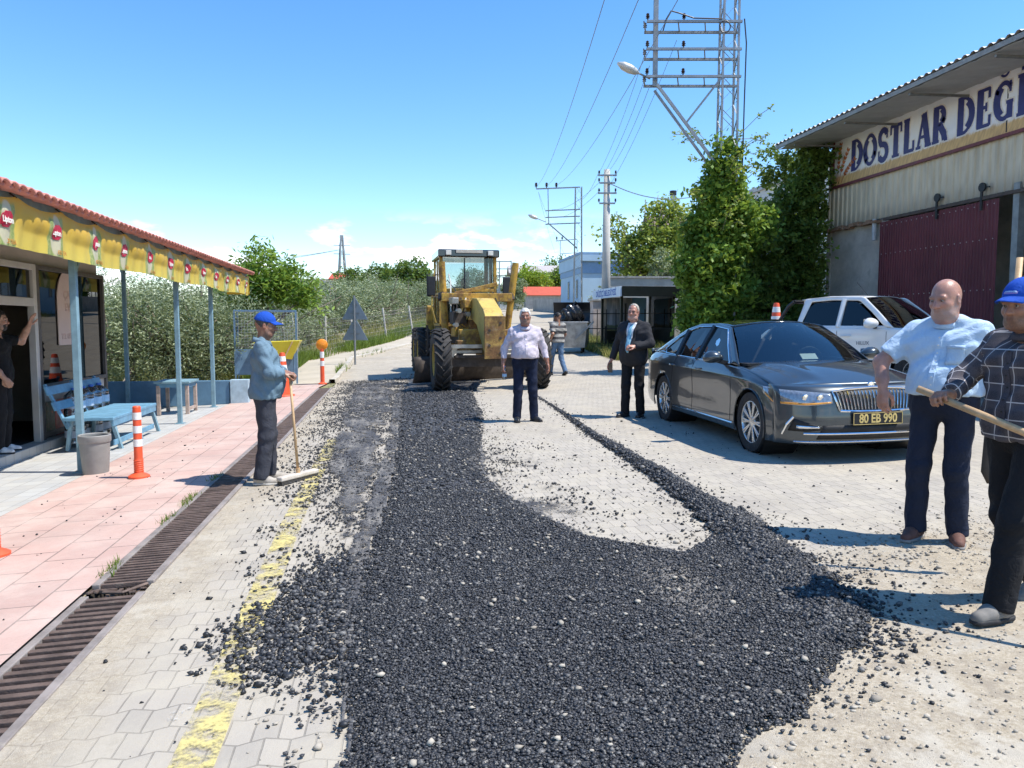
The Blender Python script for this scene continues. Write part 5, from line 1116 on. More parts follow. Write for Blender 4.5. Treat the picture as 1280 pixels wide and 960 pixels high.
panel_strip(lambda y, z: F3(y, z, .005), [(-.60, .255), (0, .25), (.60, .255)], [(-.55, .40), (0, .40), (.55, .40)], 24, 'lower_intake', MATB, car, .003, 4)
MB().tube([F3(y, .315, .012) for y in np.linspace(-.72, .72, 24)], .011, 6).build('intake_trim', CHROME, car)
MB().tube([F3(y, .225, .006) for y in np.linspace(-.78, .78, 24)], .010, 6).build('lip_trim', SILV, car)
pl = MB().box((C.X(-.016), 0, .465), (.012, .54, .125)).build('number_plate', MATB, car, bev=.003)
text_mesh('lettering', '80 EB 990', .125, GOLD, pl, (C.X(-.0235), 0, .463), (PI/2, 0, PI/2), .0035, .0008, sx=.80)
b = MB(); 
for z_ in (.408, .522): b.box((C.X(-.0225), 0, z_), (.003, .53, .006))
for y_ in (-.264, .264): b.box((C.X(-.0225), y_, .465), (.003, .006, .118))
b.build('plate_border', GOLD, pl)
MB().lathe([(0, .012), (.035, .01), (.042, .0)], 20, (C.X(.115), 0, .787), 'x').build('bonnet_emblem', CHROME, car)
# cabin
def yg(q, z): zb_ = float(ci(q, cols, rows[-1][0])); return float(np.interp(q, [1.3, 2, 3.4, 4.4], [.84, .852, .852, .80])) - .275*np.clip((z-zb_)/(1.42-.95), 0, 1.2)**1.1
GH = [(1.36, .935), (1.72, 1.17), (2.10, 1.385), (2.55, 1.425), (3.1, 1.42), (3.5, 1.35), (3.95, 1.19), (4.38, 1.03), (4.38, .99), (3.8, .985), (3.3, .975), (2.7, .96), (2.0, .945)]
def side_poly(pts, sg_, off, name, mat, parent, thick=.004):
    ex = []
    for i in range(len(pts)):
        a, b_ = np.array(pts[i]), np.array(pts[(i+1) % len(pts)])
        for t in (0, .5): ex.append(a*(1-t)+b_*t)
    return MB().prism([(C.X(q), sg_*(yg(q, z)+off), z) for q, z in ex], (0, sg_*thick, 0)).build(name, mat, parent)
w1 = [(1.66, .968), (1.9, 1.15), (2.16, 1.345), (2.56, 1.378), (2.62, .975)]; w2 = [(2.70, .977), (2.66, 1.378), (3.08, 1.372), (3.36, 1.315), (3.33, .995)]; w3 = [(3.39, .998), (3.41, 1.30), (3.62, 1.22), (3.95, 1.06), (3.86, 1.01)]
for sg_ in (-1, 1):
    # pillars and frames leave the panes open: strips between the roof line and the windows
    top = [(1.36, .935), (1.72, 1.17), (2.10, 1.385), (2.55, 1.425), (3.1, 1.42), (3.5, 1.35), (3.95, 1.19), (4.38, 1.02)]
    inn = [(1.60, .955), (1.88, 1.155), (2.15, 1.352), (2.56, 1.386), (3.09, 1.380), (3.42, 1.31), (3.66, 1.215), (4.0, 1.03)]
    Ft = lambda q, z: (C.X(q), sg_*yg(q, z), z)
    panel_strip(Ft, inn, top, 40, 'roof_rail', PAINT, car, .01, 4)
    for pa, pb_ in (((2.62, .955), (2.61, 1.39)), ((3.34, .975), (3.385, 1.33))): MB().tube([Ft(*(np.array(pa)*(1-t)+np.array(pb_)*t)) for t in np.linspace(0, 1, 6)], .04, 6).build('pillar', GLOSSB, car)
    panel_strip(Ft, [(1.60, .945), (2.7, .962), (3.8, .985), (4.38, .985)], [(1.62, .962), (2.7, .978), (3.8, 1.0), (4.1, 1.03)], 24, 'belt_line', PAINT, car, .012, 3)
    for i_, w_ in enumerate((w1, w2, w3)): side_poly(w_, sg_, -.006, 'side_window', TINT if i_ != 1 else TINT, car)
    MB().tube([Ft(q, z+.0)[:1]+(sg_*(yg(q, z)+.008),)+(z,) for q, z in [(1.62, .958), (1.9, 1.162), (2.15, 1.356), (2.56, 1.39), (3.09, 1.384), (3.4, 1.318), (3.66, 1.222), (3.98, 1.055), (3.88, 1.0), (3.3, .984), (2.7, .968), (2.0, .958), (1.62, .958)]], .009, 5).build('window_trim', CHROME, car)
    mirror_shell(car, (C.X(1.70), sg_*1.02, 1.035), sg_, PAINT)
def wsc(u, v):  # windshield: u across -1..1, v 0 base..1 top
    a = abs(u); q0 = 1.22 + .22*a**2; q1 = 2.02 + .10*a**2; z0 = .965 - .012*a**2; z1 = 1.435 - .055*a**2.2
    bow = .035*math.sin(PI*v); y = u*((.80)*(1-v) + .575*v); return (C.X(q0+(q1-q0)*v - bow*.5), y, z0+(z1-z0)*v + bow)
MB().grid(np.array([[wsc(u, v) for v in np.linspace(0, 1, 12)] for u in np.linspace(-1, 1, 25)])).build('windscreen', CARGL, car, smooth=True)
def roofp(u, v):
    a = abs(u); q0 = 2.02 + .10*a**2; q1 = 3.52 - .06*a**2; q = q0+(q1-q0)*v; z = float(ci(v, [0, .35, .7, 1], [1.435, 1.468, 1.45, 1.375])); y = u*float(ci(v, [0, .4, 1], [.578, .595, .56]))
    return (C.X(q), y, z - .055*a**2.2 + .002)
MB().grid(np.array([[roofp(u, v) for v in np.linspace(0, 1, 16)] for u in np.linspace(-1, 1, 25)])).build('roof', GLOSSB, car, smooth=True, solid=.01)
def rwin(u, v):
    a = abs(u); q0 = 3.52 - .06*a**2; q1 = 4.36 - .10*a*a; z0 = 1.375 - .055*a**2.2; z1 = 1.04 - .02*a*a; y = u*(.56*(1-v)+.68*v); return (C.X(q0+(q1-q0)*v), y, z0+(z1-z0)*v+.03*math.sin(PI*v))
MB().grid(np.array([[rwin(u, v) for v in np.linspace(0, 1, 10)] for u in np.linspace(-1, 1, 21)])).build('rear_window', TINT, car, smooth=True)
MB().grid(np.array([[(C.X(4.30+.5*v), u*(.80*(1-v)+.74*v), 1.05-.01*v-.04*abs(u)**4-.02*(v > .99)) for v in np.linspace(0, 1, 8)] for u in np.linspace(-1, 1, 21)])).build('boot_lid', PAINT, car, smooth=True, solid=.006)
MB().grid(np.array([[(C.X(float(ci(z, [.28, .5, .8, 1.04], [4.80, 4.87, 4.84, 4.80])) - .16*abs(u)**5), u*(.80 if z > .9 else .84), z) for z in np.linspace(.28, 1.04, 12)] for u in np.linspace(-1, 1, 25)])).build('rear_bumper', PAINT, car, smooth=True, solid=.006)
for sg_ in (-1, 1): MB().box((C.X(4.85), sg_*.58, .86), (.03, .34, .12)).build('tail_light', REDL, car, bev=.01)
b = MB(); b.box((0, 0, .30), (4.2, 1.1, .2)); b.box((C.X(2.4), 0, .30), (1.9, 1.66, .2)); b.build('underbody', MATB, car)
b = MB(); b.box((C.X(1.55), 0, .86), (.5, 1.52, .16)); b.box((C.X(1.72), 0, .92), (.3, 1.5, .05)); b.build('dashboard', SEATM, car, bev=.03)
b = MB(); b.tube([(C.X(1.98)+.05*math.sin(a)*.4, .36+.18*math.cos(a), .93+.18*math.sin(a)) for a in np.linspace(0, 2*PI, 22)], .016, 6); b.bar((C.X(1.98), .2, .93), (C.X(1.98), .52, .93), .03); b.build('steering_wheel', DARK, car)
for q in (2.35, 3.2):
    for y_ in (-.37, .37): st_ = MB().box((C.X(q), y_, .55), (.5, .5, .16)).box((C.X(q+.28), y_, .88), (.14, .48, .62), rot=Matrix.Rotation(-.2, 3, 'Y')).box((C.X(q+.36), y_, 1.24), (.09, .26, .16)).build('seat', SEATM, car, bev=.04)
MB().box((C.X(1.5), .1, 1.02), (.01, .2, .1), rot=Matrix.Rotation(-.9, 3, 'Y')).build('paper_pass', WHITE, car)
# ---- white pickup
PWHITE = M('white car paint', (.74,.74,.73), .35, 0, .03, 3, coat=.8)
hx, hz_ = .56, -.83
pk_x, pk_z = 6.6, 14.6
x, y = CW(pk_x, pk_z); pick = thing('pickup_truck', 'white double-cab pickup with dark windows parked behind the dark sedan', 'pickup', (x, y, Hs(x, y)), cam_yaw((hx, hz_)))
pick.rotation_euler = (0, -math.atan(.035)*.5, pick.rotation_euler.z)
L = 5.3; C = Car(pick, L)
cols = [.42, .7, 1.0, 1.5, 2.2, 3.0, 3.36]
rows = [([.52,.50,.48,.46,.45,.45,.46], [.86,.89,.90,.885,.88,.88,.88]), ([.70,.68,.66,.64,.62,.62,.62], [.88,.905,.925,.905,.90,.90,.90]), ([.92,.94,.96,.96,.96,.96,.96], [.865,.90,.915,.905,.905,.905,.905]),
        ([1.02,1.06,1.10,1.13,1.15,1.16,1.17], [.82,.87,.89,.89,.89,.89,.89]), ([1.06,1.10,1.13,1.17,1.19,1.20,1.21], [.78,.82,.845,.855,.86,.86,.86])]
AR = [(1.0, .40, .45), (4.09, .40, .45)]
for sg_ in (-1, 1):
    C.side(cols, rows, AR, sg_, PWHITE, 'body_side')
    for q, z0, z1 in ((1.52, .5, 1.16), (2.46, .48, 1.19), (3.30, .8, 1.2)): MB().tube([C.sp(q, z, sg_, .003) for z in np.linspace(z0, z1, 10)], .004, 4).build('door_seam', DARK, pick)
    for q in (2.28, 3.15): MB().tube([np.array(C.sp(q+u, 1.03, sg_, .0))+np.array((0, sg_*.03*(1-(u/.1)**2)**.5, 0)) for u in np.linspace(-.1, .1, 9)], .014, 6).build('door_handle', PWHITE, pick)
    o = text_mesh('lettering', 'HILUX', .085, M('grey badge lettering', (.25,.25,.27), .4), pick, tuple(np.array(C.sp(1.95, .90, sg_, .006))), (PI/2, 0, PI if sg_ > 0 else 0), .002, .001)
    bedc = [3.42, 3.7, 4.09, 4.6, 5.25]; bedr = [([.52]*5, [.87]*5), ([.75]*5, [.90]*5), ([1.10]*5, [.90]*5), ([1.17]*5, [.88]*5)]
    C.side(bedc, bedr, AR, sg_, PWHITE, 'bed_side'); C.rows, C.cols = rows, cols
    for ac, az, R in AR:
        MB().lathe([(R+.01, .45*sg_), (R+.01, .87*sg_)], 28, (C.X(ac), 0, az), 'y').build('wheel_liner', MATB, pick); wheel(pick, C.X(ac), .78*sg_, sg_, .39, .22, .26, SILV, 6, False)
    yk = lambda q, z: .865 - .20*max(0, (z-1.18)/.6)
    Ft = lambda q, z: (C.X(q), sg_*yk(q, z), z)
    panel_strip(Ft, [(1.58, 1.19), (1.85, 1.44), (2.14, 1.665), (2.7, 1.695), (3.12, 1.675), (3.26, 1.22)], [(1.40, 1.16), (1.72, 1.45), (2.06, 1.735), (2.7, 1.77), (3.26, 1.74), (3.36, 1.20)], 40, 'roof_rail', PWHITE, pick, .012, 4)
    for pa, pb_, w_ in (((2.46, 1.19), (2.44, 1.69), .05),): MB().tube([Ft(*(np.array(pa)*(1-t)+np.array(pb_)*t)) for t in np.linspace(0, 1, 5)], w_, 6).build('pillar', PWHITE, pick)
    panel_strip(Ft, [(1.5, 1.165), (3.36, 1.195)], [(1.6, 1.20), (3.3, 1.235)], 14, 'belt_line', PWHITE, pick, .012, 3)
    for w_ in ([(1.70, 1.225), (1.93, 1.45), (2.19, 1.645), (2.40, 1.66), (2.41, 1.23)], [(2.50, 1.23), (2.49, 1.665), (3.04, 1.655), (3.17, 1.55), (3.21, 1.24)]):
        MB().prism([(C.X(q), sg_*(yk(q, z)-.006), z) for q, z in w_], (0, sg_*.004, 0)).build('side_window', TINT, pick)
    mirror_shell(pick, (C.X(1.72), sg_*1.06, 1.25), sg_, PWHITE, 1.25)
def pw(u, v): a = abs(u); q0 = 1.28 + .16*a*a; q1 = 2.02 + .08*a*a; return (C.X(q0+(q1-q0)*v-.02*math.sin(PI*v)), u*(.83*(1-v)+.665*v), 1.17-.01*a+(.575-.03*a**2)*v+.03*math.sin(PI*v))
MB().grid(np.array([[pw(u, v) for v in np.linspace(0, 1, 10)] for u in np.linspace(-1, 1, 21)])).build('windscreen', GLASS('pickup glass', (.35,.42,.42), .01, .6, .10), pick, smooth=True)
MB().grid(np.array([[(C.X(2.02+.08*u*u+(1.24)*v), u*float(ci(v, [0, .5, 1], [.67, .69, .68])), 1.745+.04*math.sin(PI*v)*.9-.03*u*u+.01*v) for v in np.linspace(0, 1, 12)] for u in np.linspace(-1, 1, 21)])).build('roof', PWHITE, pick, smooth=True, solid=.01)
MB().tube([(C.X(2.2), -.35, 1.77), (C.X(2.42), -.35, 2.02)], .006, 5).build('aerial', DARK, pick)
def phood(u, y): s0 = .16+.14*(abs(y)/.8)**4; s1 = 1.44-.14*(1-(y/.8)**2); q = s0+(s1-s0)*u; w = min(1, abs(y)/.80); zc = 1.02+.15*(1-(1-u)**2)+.018*math.exp(-((abs(y)-.42)/.08)**2)*min(1, u*3); e = float(ci(np.clip(q, .42, 1.5), cols, rows[-1][0]))-.005; return (C.X(q), y, zc*(1-w**4)+e*w**4)
MB().grid(np.array([[phood(u, y) for u in np.linspace(0, 1, 20)] for y in np.linspace(-.82, .82, 41)])).build('bonnet', PWHITE, pick, smooth=True, solid=.006)
PF = lambda y, z, o=0: (C.X(.05+.10*(abs(y)/.6)**2+.16*(abs(y)/.88)**6+float(ci(z, [.42, .55, .7, .9, 1.02], [.05, .0, .0, .04, .10]))) + o, y, z)
MB().grid(np.array([[PF(y, z) for z in np.linspace(.42, 1.02, 16)] for y in np.linspace(-.88, .88, 45)])).build('front_bumper', PWHITE, pick, smooth=True, solid=.006)
panel_strip(lambda y, z: PF(y, z, .006), [(-.42, .70), (.42, .70)], [(-.50, .96), (.50, .96)], 20, 'grille', MATB, pick, .003, 4); MB().tube([PF(y, .84, .012) for y in np.linspace(-.48, .48, 12)], .02, 6).build('grille_trim', CHROME, pick)
panel_strip(lambda y, z: PF(y, z, .006), [(-.5, .45), (.5, .45)], [(-.55, .58), (.55, .58)], 20, 'lower_intake', MATB, pick, .003, 4)
for sg_ in (-1, 1): panel_strip(lambda y, z: PF(sg_*y, z, .007), [(.54, .82), (.86, .84)], [(.54, .95), (.86, 1.0)], 12, 'headlight', LENS, pick, .004, 4)
b = MB(); b.box((0, 0, .5), (4.6, 1.0, .2)); b.box((C.X(2.4), 0, .52), (1.9, 1.6, .2)); b.build('underbody', MATB, pick)
MB().box((C.X(1.6), 0, 1.08), (.4, 1.55, .16)).build('dashboard', SEATM, pick, bev=.03)
for q in (2.45, 3.05):
    for y_ in (-.37, .37): MB().box((C.X(q), y_, .85), (.45, .5, .14)).box((C.X(q+.22), y_, 1.2), (.13, .48, .6)).box((C.X(q+.24), y_, 1.58), (.08, .25, .15)).build('seat', SEATM, pick, bev=.04)
b = MB(); b.box((C.X(3.33), 0, .95), (.05, 1.7, .55)); b.box((C.X(3.3), 0, 1.70), (.05, 1.3, .08)); b.build('cab_back', PWHITE, pick); MB().box((C.X(3.31), 0, 1.44), (.012, 1.35, .44)).build('rear_window', TINT, pick)
b = MB(); b.box((C.X(4.34), 0, .72), (1.84, 1.6, .04)); b.box((C.X(3.42), 0, .95), (.05, 1.7, .44)); b.box((C.X(5.26), 0, .93), (.05, 1.66, .50)); b.build('bed', PWHITE, pick, bev=.01)
b = MB()
for y_ in (-.72, .72): b.tube([(C.X(3.95), y_, 1.17), (C.X(3.62), y_, 1.62), (C.X(3.5), y_, 1.70)], .035, 8)
b.tube([(C.X(3.5), -.72, 1.70), (C.X(3.5), .72, 1.70)], .035, 8); b.build('roll_bar', M('black roll bar', (.015,.015,.016), .35), pick)
for y_ in (-.6, .6): MB().box((C.X(5.29), y_*1.3, .95), (.02, .14, .3)).build('tail_light', REDL, pick)
mt = pick.matrix_basis
R_ = Matrix.Translation(pick.location) @ pick.rotation_euler.to_matrix().to_4x4()
def onbed(q, y_, z): return tuple(R_ @ Vector((C.X(q), y_, z)))
cone(onbed(4.2, -.35, .75), 'orange traffic cone with white band standing in the bed of the white pickup', 1.0, .3)
cone(onbed(3.8, .1, .78), 'smaller orange cone leaning over in the bed of the white pickup', .85, .3, (.0, .35))
# ---- road grader
def RUSTY(name, col, lo, hi, amt, rough=.6):
    t = NT(name); a = t.noise(3.2, 9, .72); b = t.noise(11, 8, .75); z = t.noise(1.2, 4); f = t.ramp(t.math('ADD', t.math('MULTIPLY', a, .6), t.math('MULTIPLY', b, .4)), lo, hi, 0, amt)
    c = t.mix(t.ramp(z, .3, .7), cl(col, .82), cl(col, 1.12)); c = t.mix(f, c, t.mix(t.ramp(b, .4, .6), (.07,.035,.02), (.22,.11,.045))); c = t.mix(t.ramp(t.noise(5.3, 7, .7), .52, .7, 0, .45), c, (.36,.31,.24)); t.bump(b, .25, .01); return t.fin(c, rough, spec=.35)
GY = RUSTY('worn yellow machine paint', (.50,.30,.05), .46, .60, .9); GYB = RUSTY('faded bright yellow paint', (.58,.41,.10), .52, .66, .75)
RSTY = RUSTY('rust streaked yellow steel', (.46,.29,.08), .38, .55, .95, .75); GRM = M('grimy dark steel', (.07,.055,.045), .7, .3, .3, 6, .3, 20)
STEELB = M('bare worn steel', (.40,.37,.33), .4, .7, .2, 5, dirt=(.2,.14,.1), dirt_amt=.5)
hx, hz_ = .20, -.98; x, y = CW(-.50, 17.0); gd = thing('road_grader', 'worn yellow road grader with a tall glass cab spreading the black asphalt', 'road grader', (x, y, Hs(x, y)-.01), cam_yaw((hx, hz_)))
TYRED = M('dusty tractor tyre', (.035,.032,.03), .85, 0, .3, 8, .3, 40, dirt=(.14,.12,.10), dirt_amt=.5)
def bigwheel(x, y, r, w, sgn):
    o = MB().lathe([(0, .10*sgn), (.12, .12*sgn), (.16, .02*sgn), (.30, -.02*sgn), (.34, .14*sgn), (.37, .15*sgn), (.37, -.15*sgn)], 30, axis='y').build('wheel', GYB, gd, loc=(x, y, r), ang=35)
    t = MB(); t.lathe([(.36, -.16), (.42, -w*.48), (r*.80, -w*.52), (r*.93, -w*.45), (r*.95, 0), (r*.93, w*.45), (r*.80, w*.52), (.42, w*.48), (.36, .16)], 40, axis='y')
    n = 20
    for k in range(n):
        for s_ in (-1, 1):
            a0 = 2*PI*(k+(.5 if s_ > 0 else 0))/n; pts = []
            for u in np.linspace(0, 1, 5): a = a0 + .30*u; rr_ = r*(.985 - .02*u*u - .05*(u > .9)); pts.append((rr_*math.cos(a), s_*w*(.02+.47*u), rr_*math.sin(a)))
            t.tube(pts, .032, 4)
    t.build('tyre', TYRED, o, ang=35); return o
for s_ in (-1, 1):
    bigwheel(0, s_*1.10, .68, .36, s_)
    for xx in (-5.1, -6.6): bigwheel(xx, s_*1.05, .68, .36, s_)
    MB().box((-5.85, s_*.80, .70), (1.7, .16, .42)).build('tandem_case', GY, gd, bev=.03)
b = MB(); b.bar((0, -.95, .62), (0, .95, .62), .16, .2); b.bar((.12, -.8, .75), (.12, .8, .75), .07); b.build('front_axle', GRM, gd, bev=.01)
b = MB(); b.bar((-.1, -.95, .85), (-.1, .95, .85), .06); b.bar((0, -.92, .65), (0, -.75, 1.0), .1); b.bar((0, .92, .65), (0, .75, 1.0), .1); b.build('lean_link', STEELB, gd)
sec = lambda x_, z0, z1, w_: [(x_, -w_, z0), (x_, w_, z0), (x_, w_, z1), (x_, -w_, z1)]
b = MB(); S_ = [sec(.62, .80, 1.62, .20), sec(.35, .90, 1.78, .20), sec(-.6, 1.45, 2.06, .20), sec(-1.6, 1.62, 2.10, .19), sec(-3.4, 1.45, 1.95, .19)]
for i in range(4): b.add(S_[i]+S_[i+1], [(0,1,5,4),(1,2,6,5),(2,3,7,6),(3,0,4,7)])
b.add(S_[0], [(0,1,2,3)]); b.build('main_beam', GYB, gd, bev=.012)
MB().box((.645, 0, 1.18), (.05, .46, .92)).build('front_plate', RSTY, gd, bev=.012)
b = MB()
for i in range(5): b.cyl((.668, .12*(-1)**i, .85+.16*i), (.68, .12*(-1)**i, .85+.16*i), .03, n=10)
b.build('front_bolt', GRM, gd)
# drawbar, circle and blade
b = MB(); b.bar((.3, 0, .85), (-1.5, -.45, .92), .13, .16); b.bar((.3, 0, .85), (-1.5, .45, .92), .13, .16); b.bar((-1.5, -.55, .92), (-1.5, .55, .92), .13, .13); b.build('drawbar', RSTY, gd, bev=.01)
b = MB(); b.tube([(-2.2+.68*math.cos(a), .68*math.sin(a), .82) for a in np.linspace(0, 2*PI, 33)], .075, 8); b.build('turning_circle', GRM, gd, smooth=True)
ca, sa = math.cos(math.radians(64)), math.sin(math.radians(64))
def bladep(u, v): lx = .22*math.cos(-1.1+2.0*v)-.18; return np.array((-2.25 + u*ca*1.75 + lx*sa, -(u*sa*1.75) + lx*ca*1, .06+.62*v))
MB().grid(np.array([[bladep(u, v) for v in np.linspace(0, 1, 9)] for u in np.linspace(-1, 1, 12)])).build('blade', GRM, gd, smooth=True, solid=.03)
b = MB(); b.bar(bladep(-.3, .9), (-2.3, .25, .85), .1); b.bar(bladep(.3, .9), (-2.3, -.25, .85), .1); b.build('blade_bracket', GRM, gd)
# saddle and lift cylinders
b = MB(); b.bar((-1.75, -.88, 2.12), (-1.75, .86, 2.12), .16, .20); b.bar((-1.75, -.3, 1.9), (-1.75, .3, 1.9), .34, .4); b.bar((-1.75, -.55, 2.2), (-1.75, .5, 2.45), .10); b.build('saddle', GY, gd, bev=.012)
for s_, lean in ((-1, .02), (1, .14)):
    c_ = MB().cyl((-1.85, s_*(.84+lean), 2.98), (-1.95, s_*.76, 1.15), .085, n=16).build('lift_cylinder', GY, gd, ang=40); MB().cyl((-1.95, s_*.76, 1.15), (-2.0, s_*.70, .9), .04, n=12).build('piston_rod', CHROME, c_)
    MB().cyl((-1.85, s_*.83, 2.05), (-1.9, s_*.81, 2.2), .13, n=16).build('collar', GRM, c_)
b = MB(); b.cyl((-1.9, -.1, 1.75), (-2.15, .7, 1.05), .06, n=12); b.build('side_shift_cylinder', STEELB, gd)
b = MB()
for i in range(7): y0 = -.6+.17*i; b.tube([(-1.6, y0, 2.1), (-1.45, y0+.06, 1.9-.05*(i % 3)), (-1.4, y0-.05, 1.55), (-1.7, y0*.6, 1.4)], .016, 6)
b.tube([(-2.9, -.6, 2.6), (-2.0, -.5, 2.3), (-1.6, -.62, 1.75), (-1.55, -.3, 1.5), (-1.7, -.15, 1.9)], .013, 6, 0); b.build('hydraulic_hose', DARK, gd, smooth=True)
for yy_, zz_, ww_, hh_, mt_ in ((-.52, 1.62, .34, .30, GRM), (-.30, 1.95, .24, .2, GY), (-.62, 2.02, .16, .16, STEELB), (-.45, 1.28, .42, .22, GY), (.42, 1.55, .24, .34, GRM), (-.2, 1.45, .2, .24, RSTY)): MB().box((-1.42, yy_, zz_), (.3, ww_, hh_), .2).build('valve_block', mt_, gd, bev=.02)
for yy_, zz_ in ((-.55, 1.78), (-.34, 1.7), (-.62, 1.45), (.4, 1.75)): MB().cyl((-1.25, yy_, zz_), (-1.05, yy_+.02, zz_), .055, n=12).build('hydraulic_fitting', STEELB, gd)
MB().box((-.55, -.05, 1.12), (.12, 1.15, .46)).build('drawbar_plate', GY, gd, bev=.02); MB().bar((.16, -.98, .98), (.16, .98, .98), .06, .08).build('tie_rod', STEELB, gd)
MB().box((-.2, -.62, 1.02), (.3, .22, .18)).build('steering_bracket', RSTY, gd, bev=.02); MB().box((-.2, .62, 1.02), (.3, .22, .18)).build('steering_bracket', RSTY, gd, bev=.02)
b = MB(); b.tube([(-3.0, -.55, 2.75), (-2.2, -.6, 2.5), (-1.5, -.68, 1.75), (-1.5, -.42, 1.6), (-1.6, -.3, 2.1)], .018, 6); b.build('pale_hose', M('pale hose', (.5,.5,.45), .5), gd, smooth=True)
# cab
CX0, CX1, CWd = -3.30, -4.75, .73
b = MB()
for xx in (CX0, CX1):
    for s_ in (-1, 1): b.bar((xx, s_*CWd, 1.45), (xx, s_*CWd*.98, 3.22), .085)
for s_ in (-1, 1):
    for z_ in (1.45, 2.28): b.bar((CX0, s_*CWd, z_), (CX1, s_*CWd, z_), .07)
    b.bar((-4.0, s_*CWd, 1.45), (-4.0, s_*CWd*.98, 3.22), .06)
for xx in (CX0, CX1): b.bar((xx, -CWd, 2.36), (xx, CWd, 2.36), .085); b.bar((xx, -CWd, 1.45), (xx, CWd, 1.45), .1)
b.bar((CX0+.02, 0, 1.5), (CX0+.02, 0, 2.36), .16, .06); b.build('cab_frame', GY, gd, bev=.01)
rf_ = MB().box(((CX0+CX1)/2, 0, 3.31), (1.85, 1.62, .20)).build('cab_roof', GLOSSB, gd, bev=.03)
for y_ in (-.55, .55): MB().box((CX0+.30, y_, 3.31), (.06, .14, .12)).build('work_light', M('work light', (.7,.68,.6), .2, 0, .05), rf_, bev=.01)
MB().box((CX0+.28, 0, 3.35), (.03, .7, .08)).build('light_bar', M('pale strip', (.5,.46,.38), .5), rf_)
CG = GLASS('grader cab glass', (.86,.92,.93), .02, .93, .03)
b = MB()
for z0, z1 in ((2.40, 3.2), (1.5, 2.32)): b.box((CX0+.01, 0, (z0+z1)/2), (.008, 1.38, z1-z0)); b.box((CX1, 0, (z0+z1)/2), (.008, 1.38, z1-z0))
for s_ in (-1, 1): b.box(((CX0+CX1)/2, s_*CWd, 2.78), (1.36, .008, .86)); b.box(((CX0+CX1)/2, s_*CWd, 1.88), (1.36, .008, .74))
b.build('cab_glass', CG, gd)
MB().bar((CX0+.03, -.1, 2.4), (CX0+.03, -.1, 3.2), .03).build('glazing_bar', DARK, gd)
MB().box(((CX0+CX1)/2, 0, 1.42), (1.5, 1.48, .08)).build('cab_floor', GRM, gd)
b = MB(); b.box((-4.3, 0, 1.85), (.5, .52, .14)); b.box((-4.55, 0, 2.2), (.13, .5, .62)); b.box((-4.3, 0, 1.6), (.3, .3, .4)); b.build('seat', SEATM, gd, bev=.03)
b = MB(); b.bar((-3.55, 0, 1.5), (-3.75, 0, 2.25), .12); b.tube([(-3.8+.08*math.sin(a), .2*math.cos(a), 2.32+.17*math.sin(a)) for a in np.linspace(0, 2*PI, 18)], .016, 6); b.build('steering_column', DARK, gd)
b = MB()
for i in range(8): b.tube([(-3.6, -.5+.05*i+(.55 if i > 3 else 0), 1.5), (-3.65, -.5+.05*i+(.55 if i > 3 else 0), 2.2)], .012, 5)
b.build('control_lever', DARK, gd)
b = MB(); b.box((-6.1, 0, 1.65), (2.6, 1.05, 1.05)); b.box((-7.35, 0, 1.4), (.25, 1.5, 1.3)); b.build('engine_bonnet', GY, gd, bev=.04)
b = MB(); b.bar((-3.2, -.2, 1.1), (-7.2, -.2, 1.05), .18, .3); b.bar((-3.2, .2, 1.1), (-7.2, .2, 1.05), .18, .3); b.build('rear_frame', GRM, gd); MB().cyl((-5.6, .3, 2.15), (-5.6, .3, 3.0), .07).build('exhaust_pipe', GRM, gd)
for s_ in (-1, 1):
    m_ = MB().box((CX0+.22, s_*.99, 2.45), (.05, .2, .5)).build('mirror', DARK, gd, bev=.02); MB().tube([(CX0, s_*CWd, 2.75), (CX0+.2, s_*1.1, 2.75), (CX0+.2, s_*1.1, 2.2), (CX0, s_*CWd, 2.15)], .015, 6).build('mirror_arm', DARK, m_)
    b = MB()
    for z_ in (.75, 1.05, 1.3): b.box((CX0-.5, s_*.95, z_), (.4, .25, .03))
    b.bar((CX0-.3, s_*1.05, .7), (CX0-.3, s_*1.05, 1.45), .03); b.bar((CX0-.7, s_*1.05, .7), (CX0-.7, s_*1.05, 1.45), .03); b.build('step', GRM, gd)
b = MB(); b.tube([(-3.2, -.86, 3.0), (-3.18, -.95, 2.6), (-3.2, -.98, 1.9), (-3.3, -.86, 1.5)], .018, 6); b.build('grab_rail', GYB, gd)
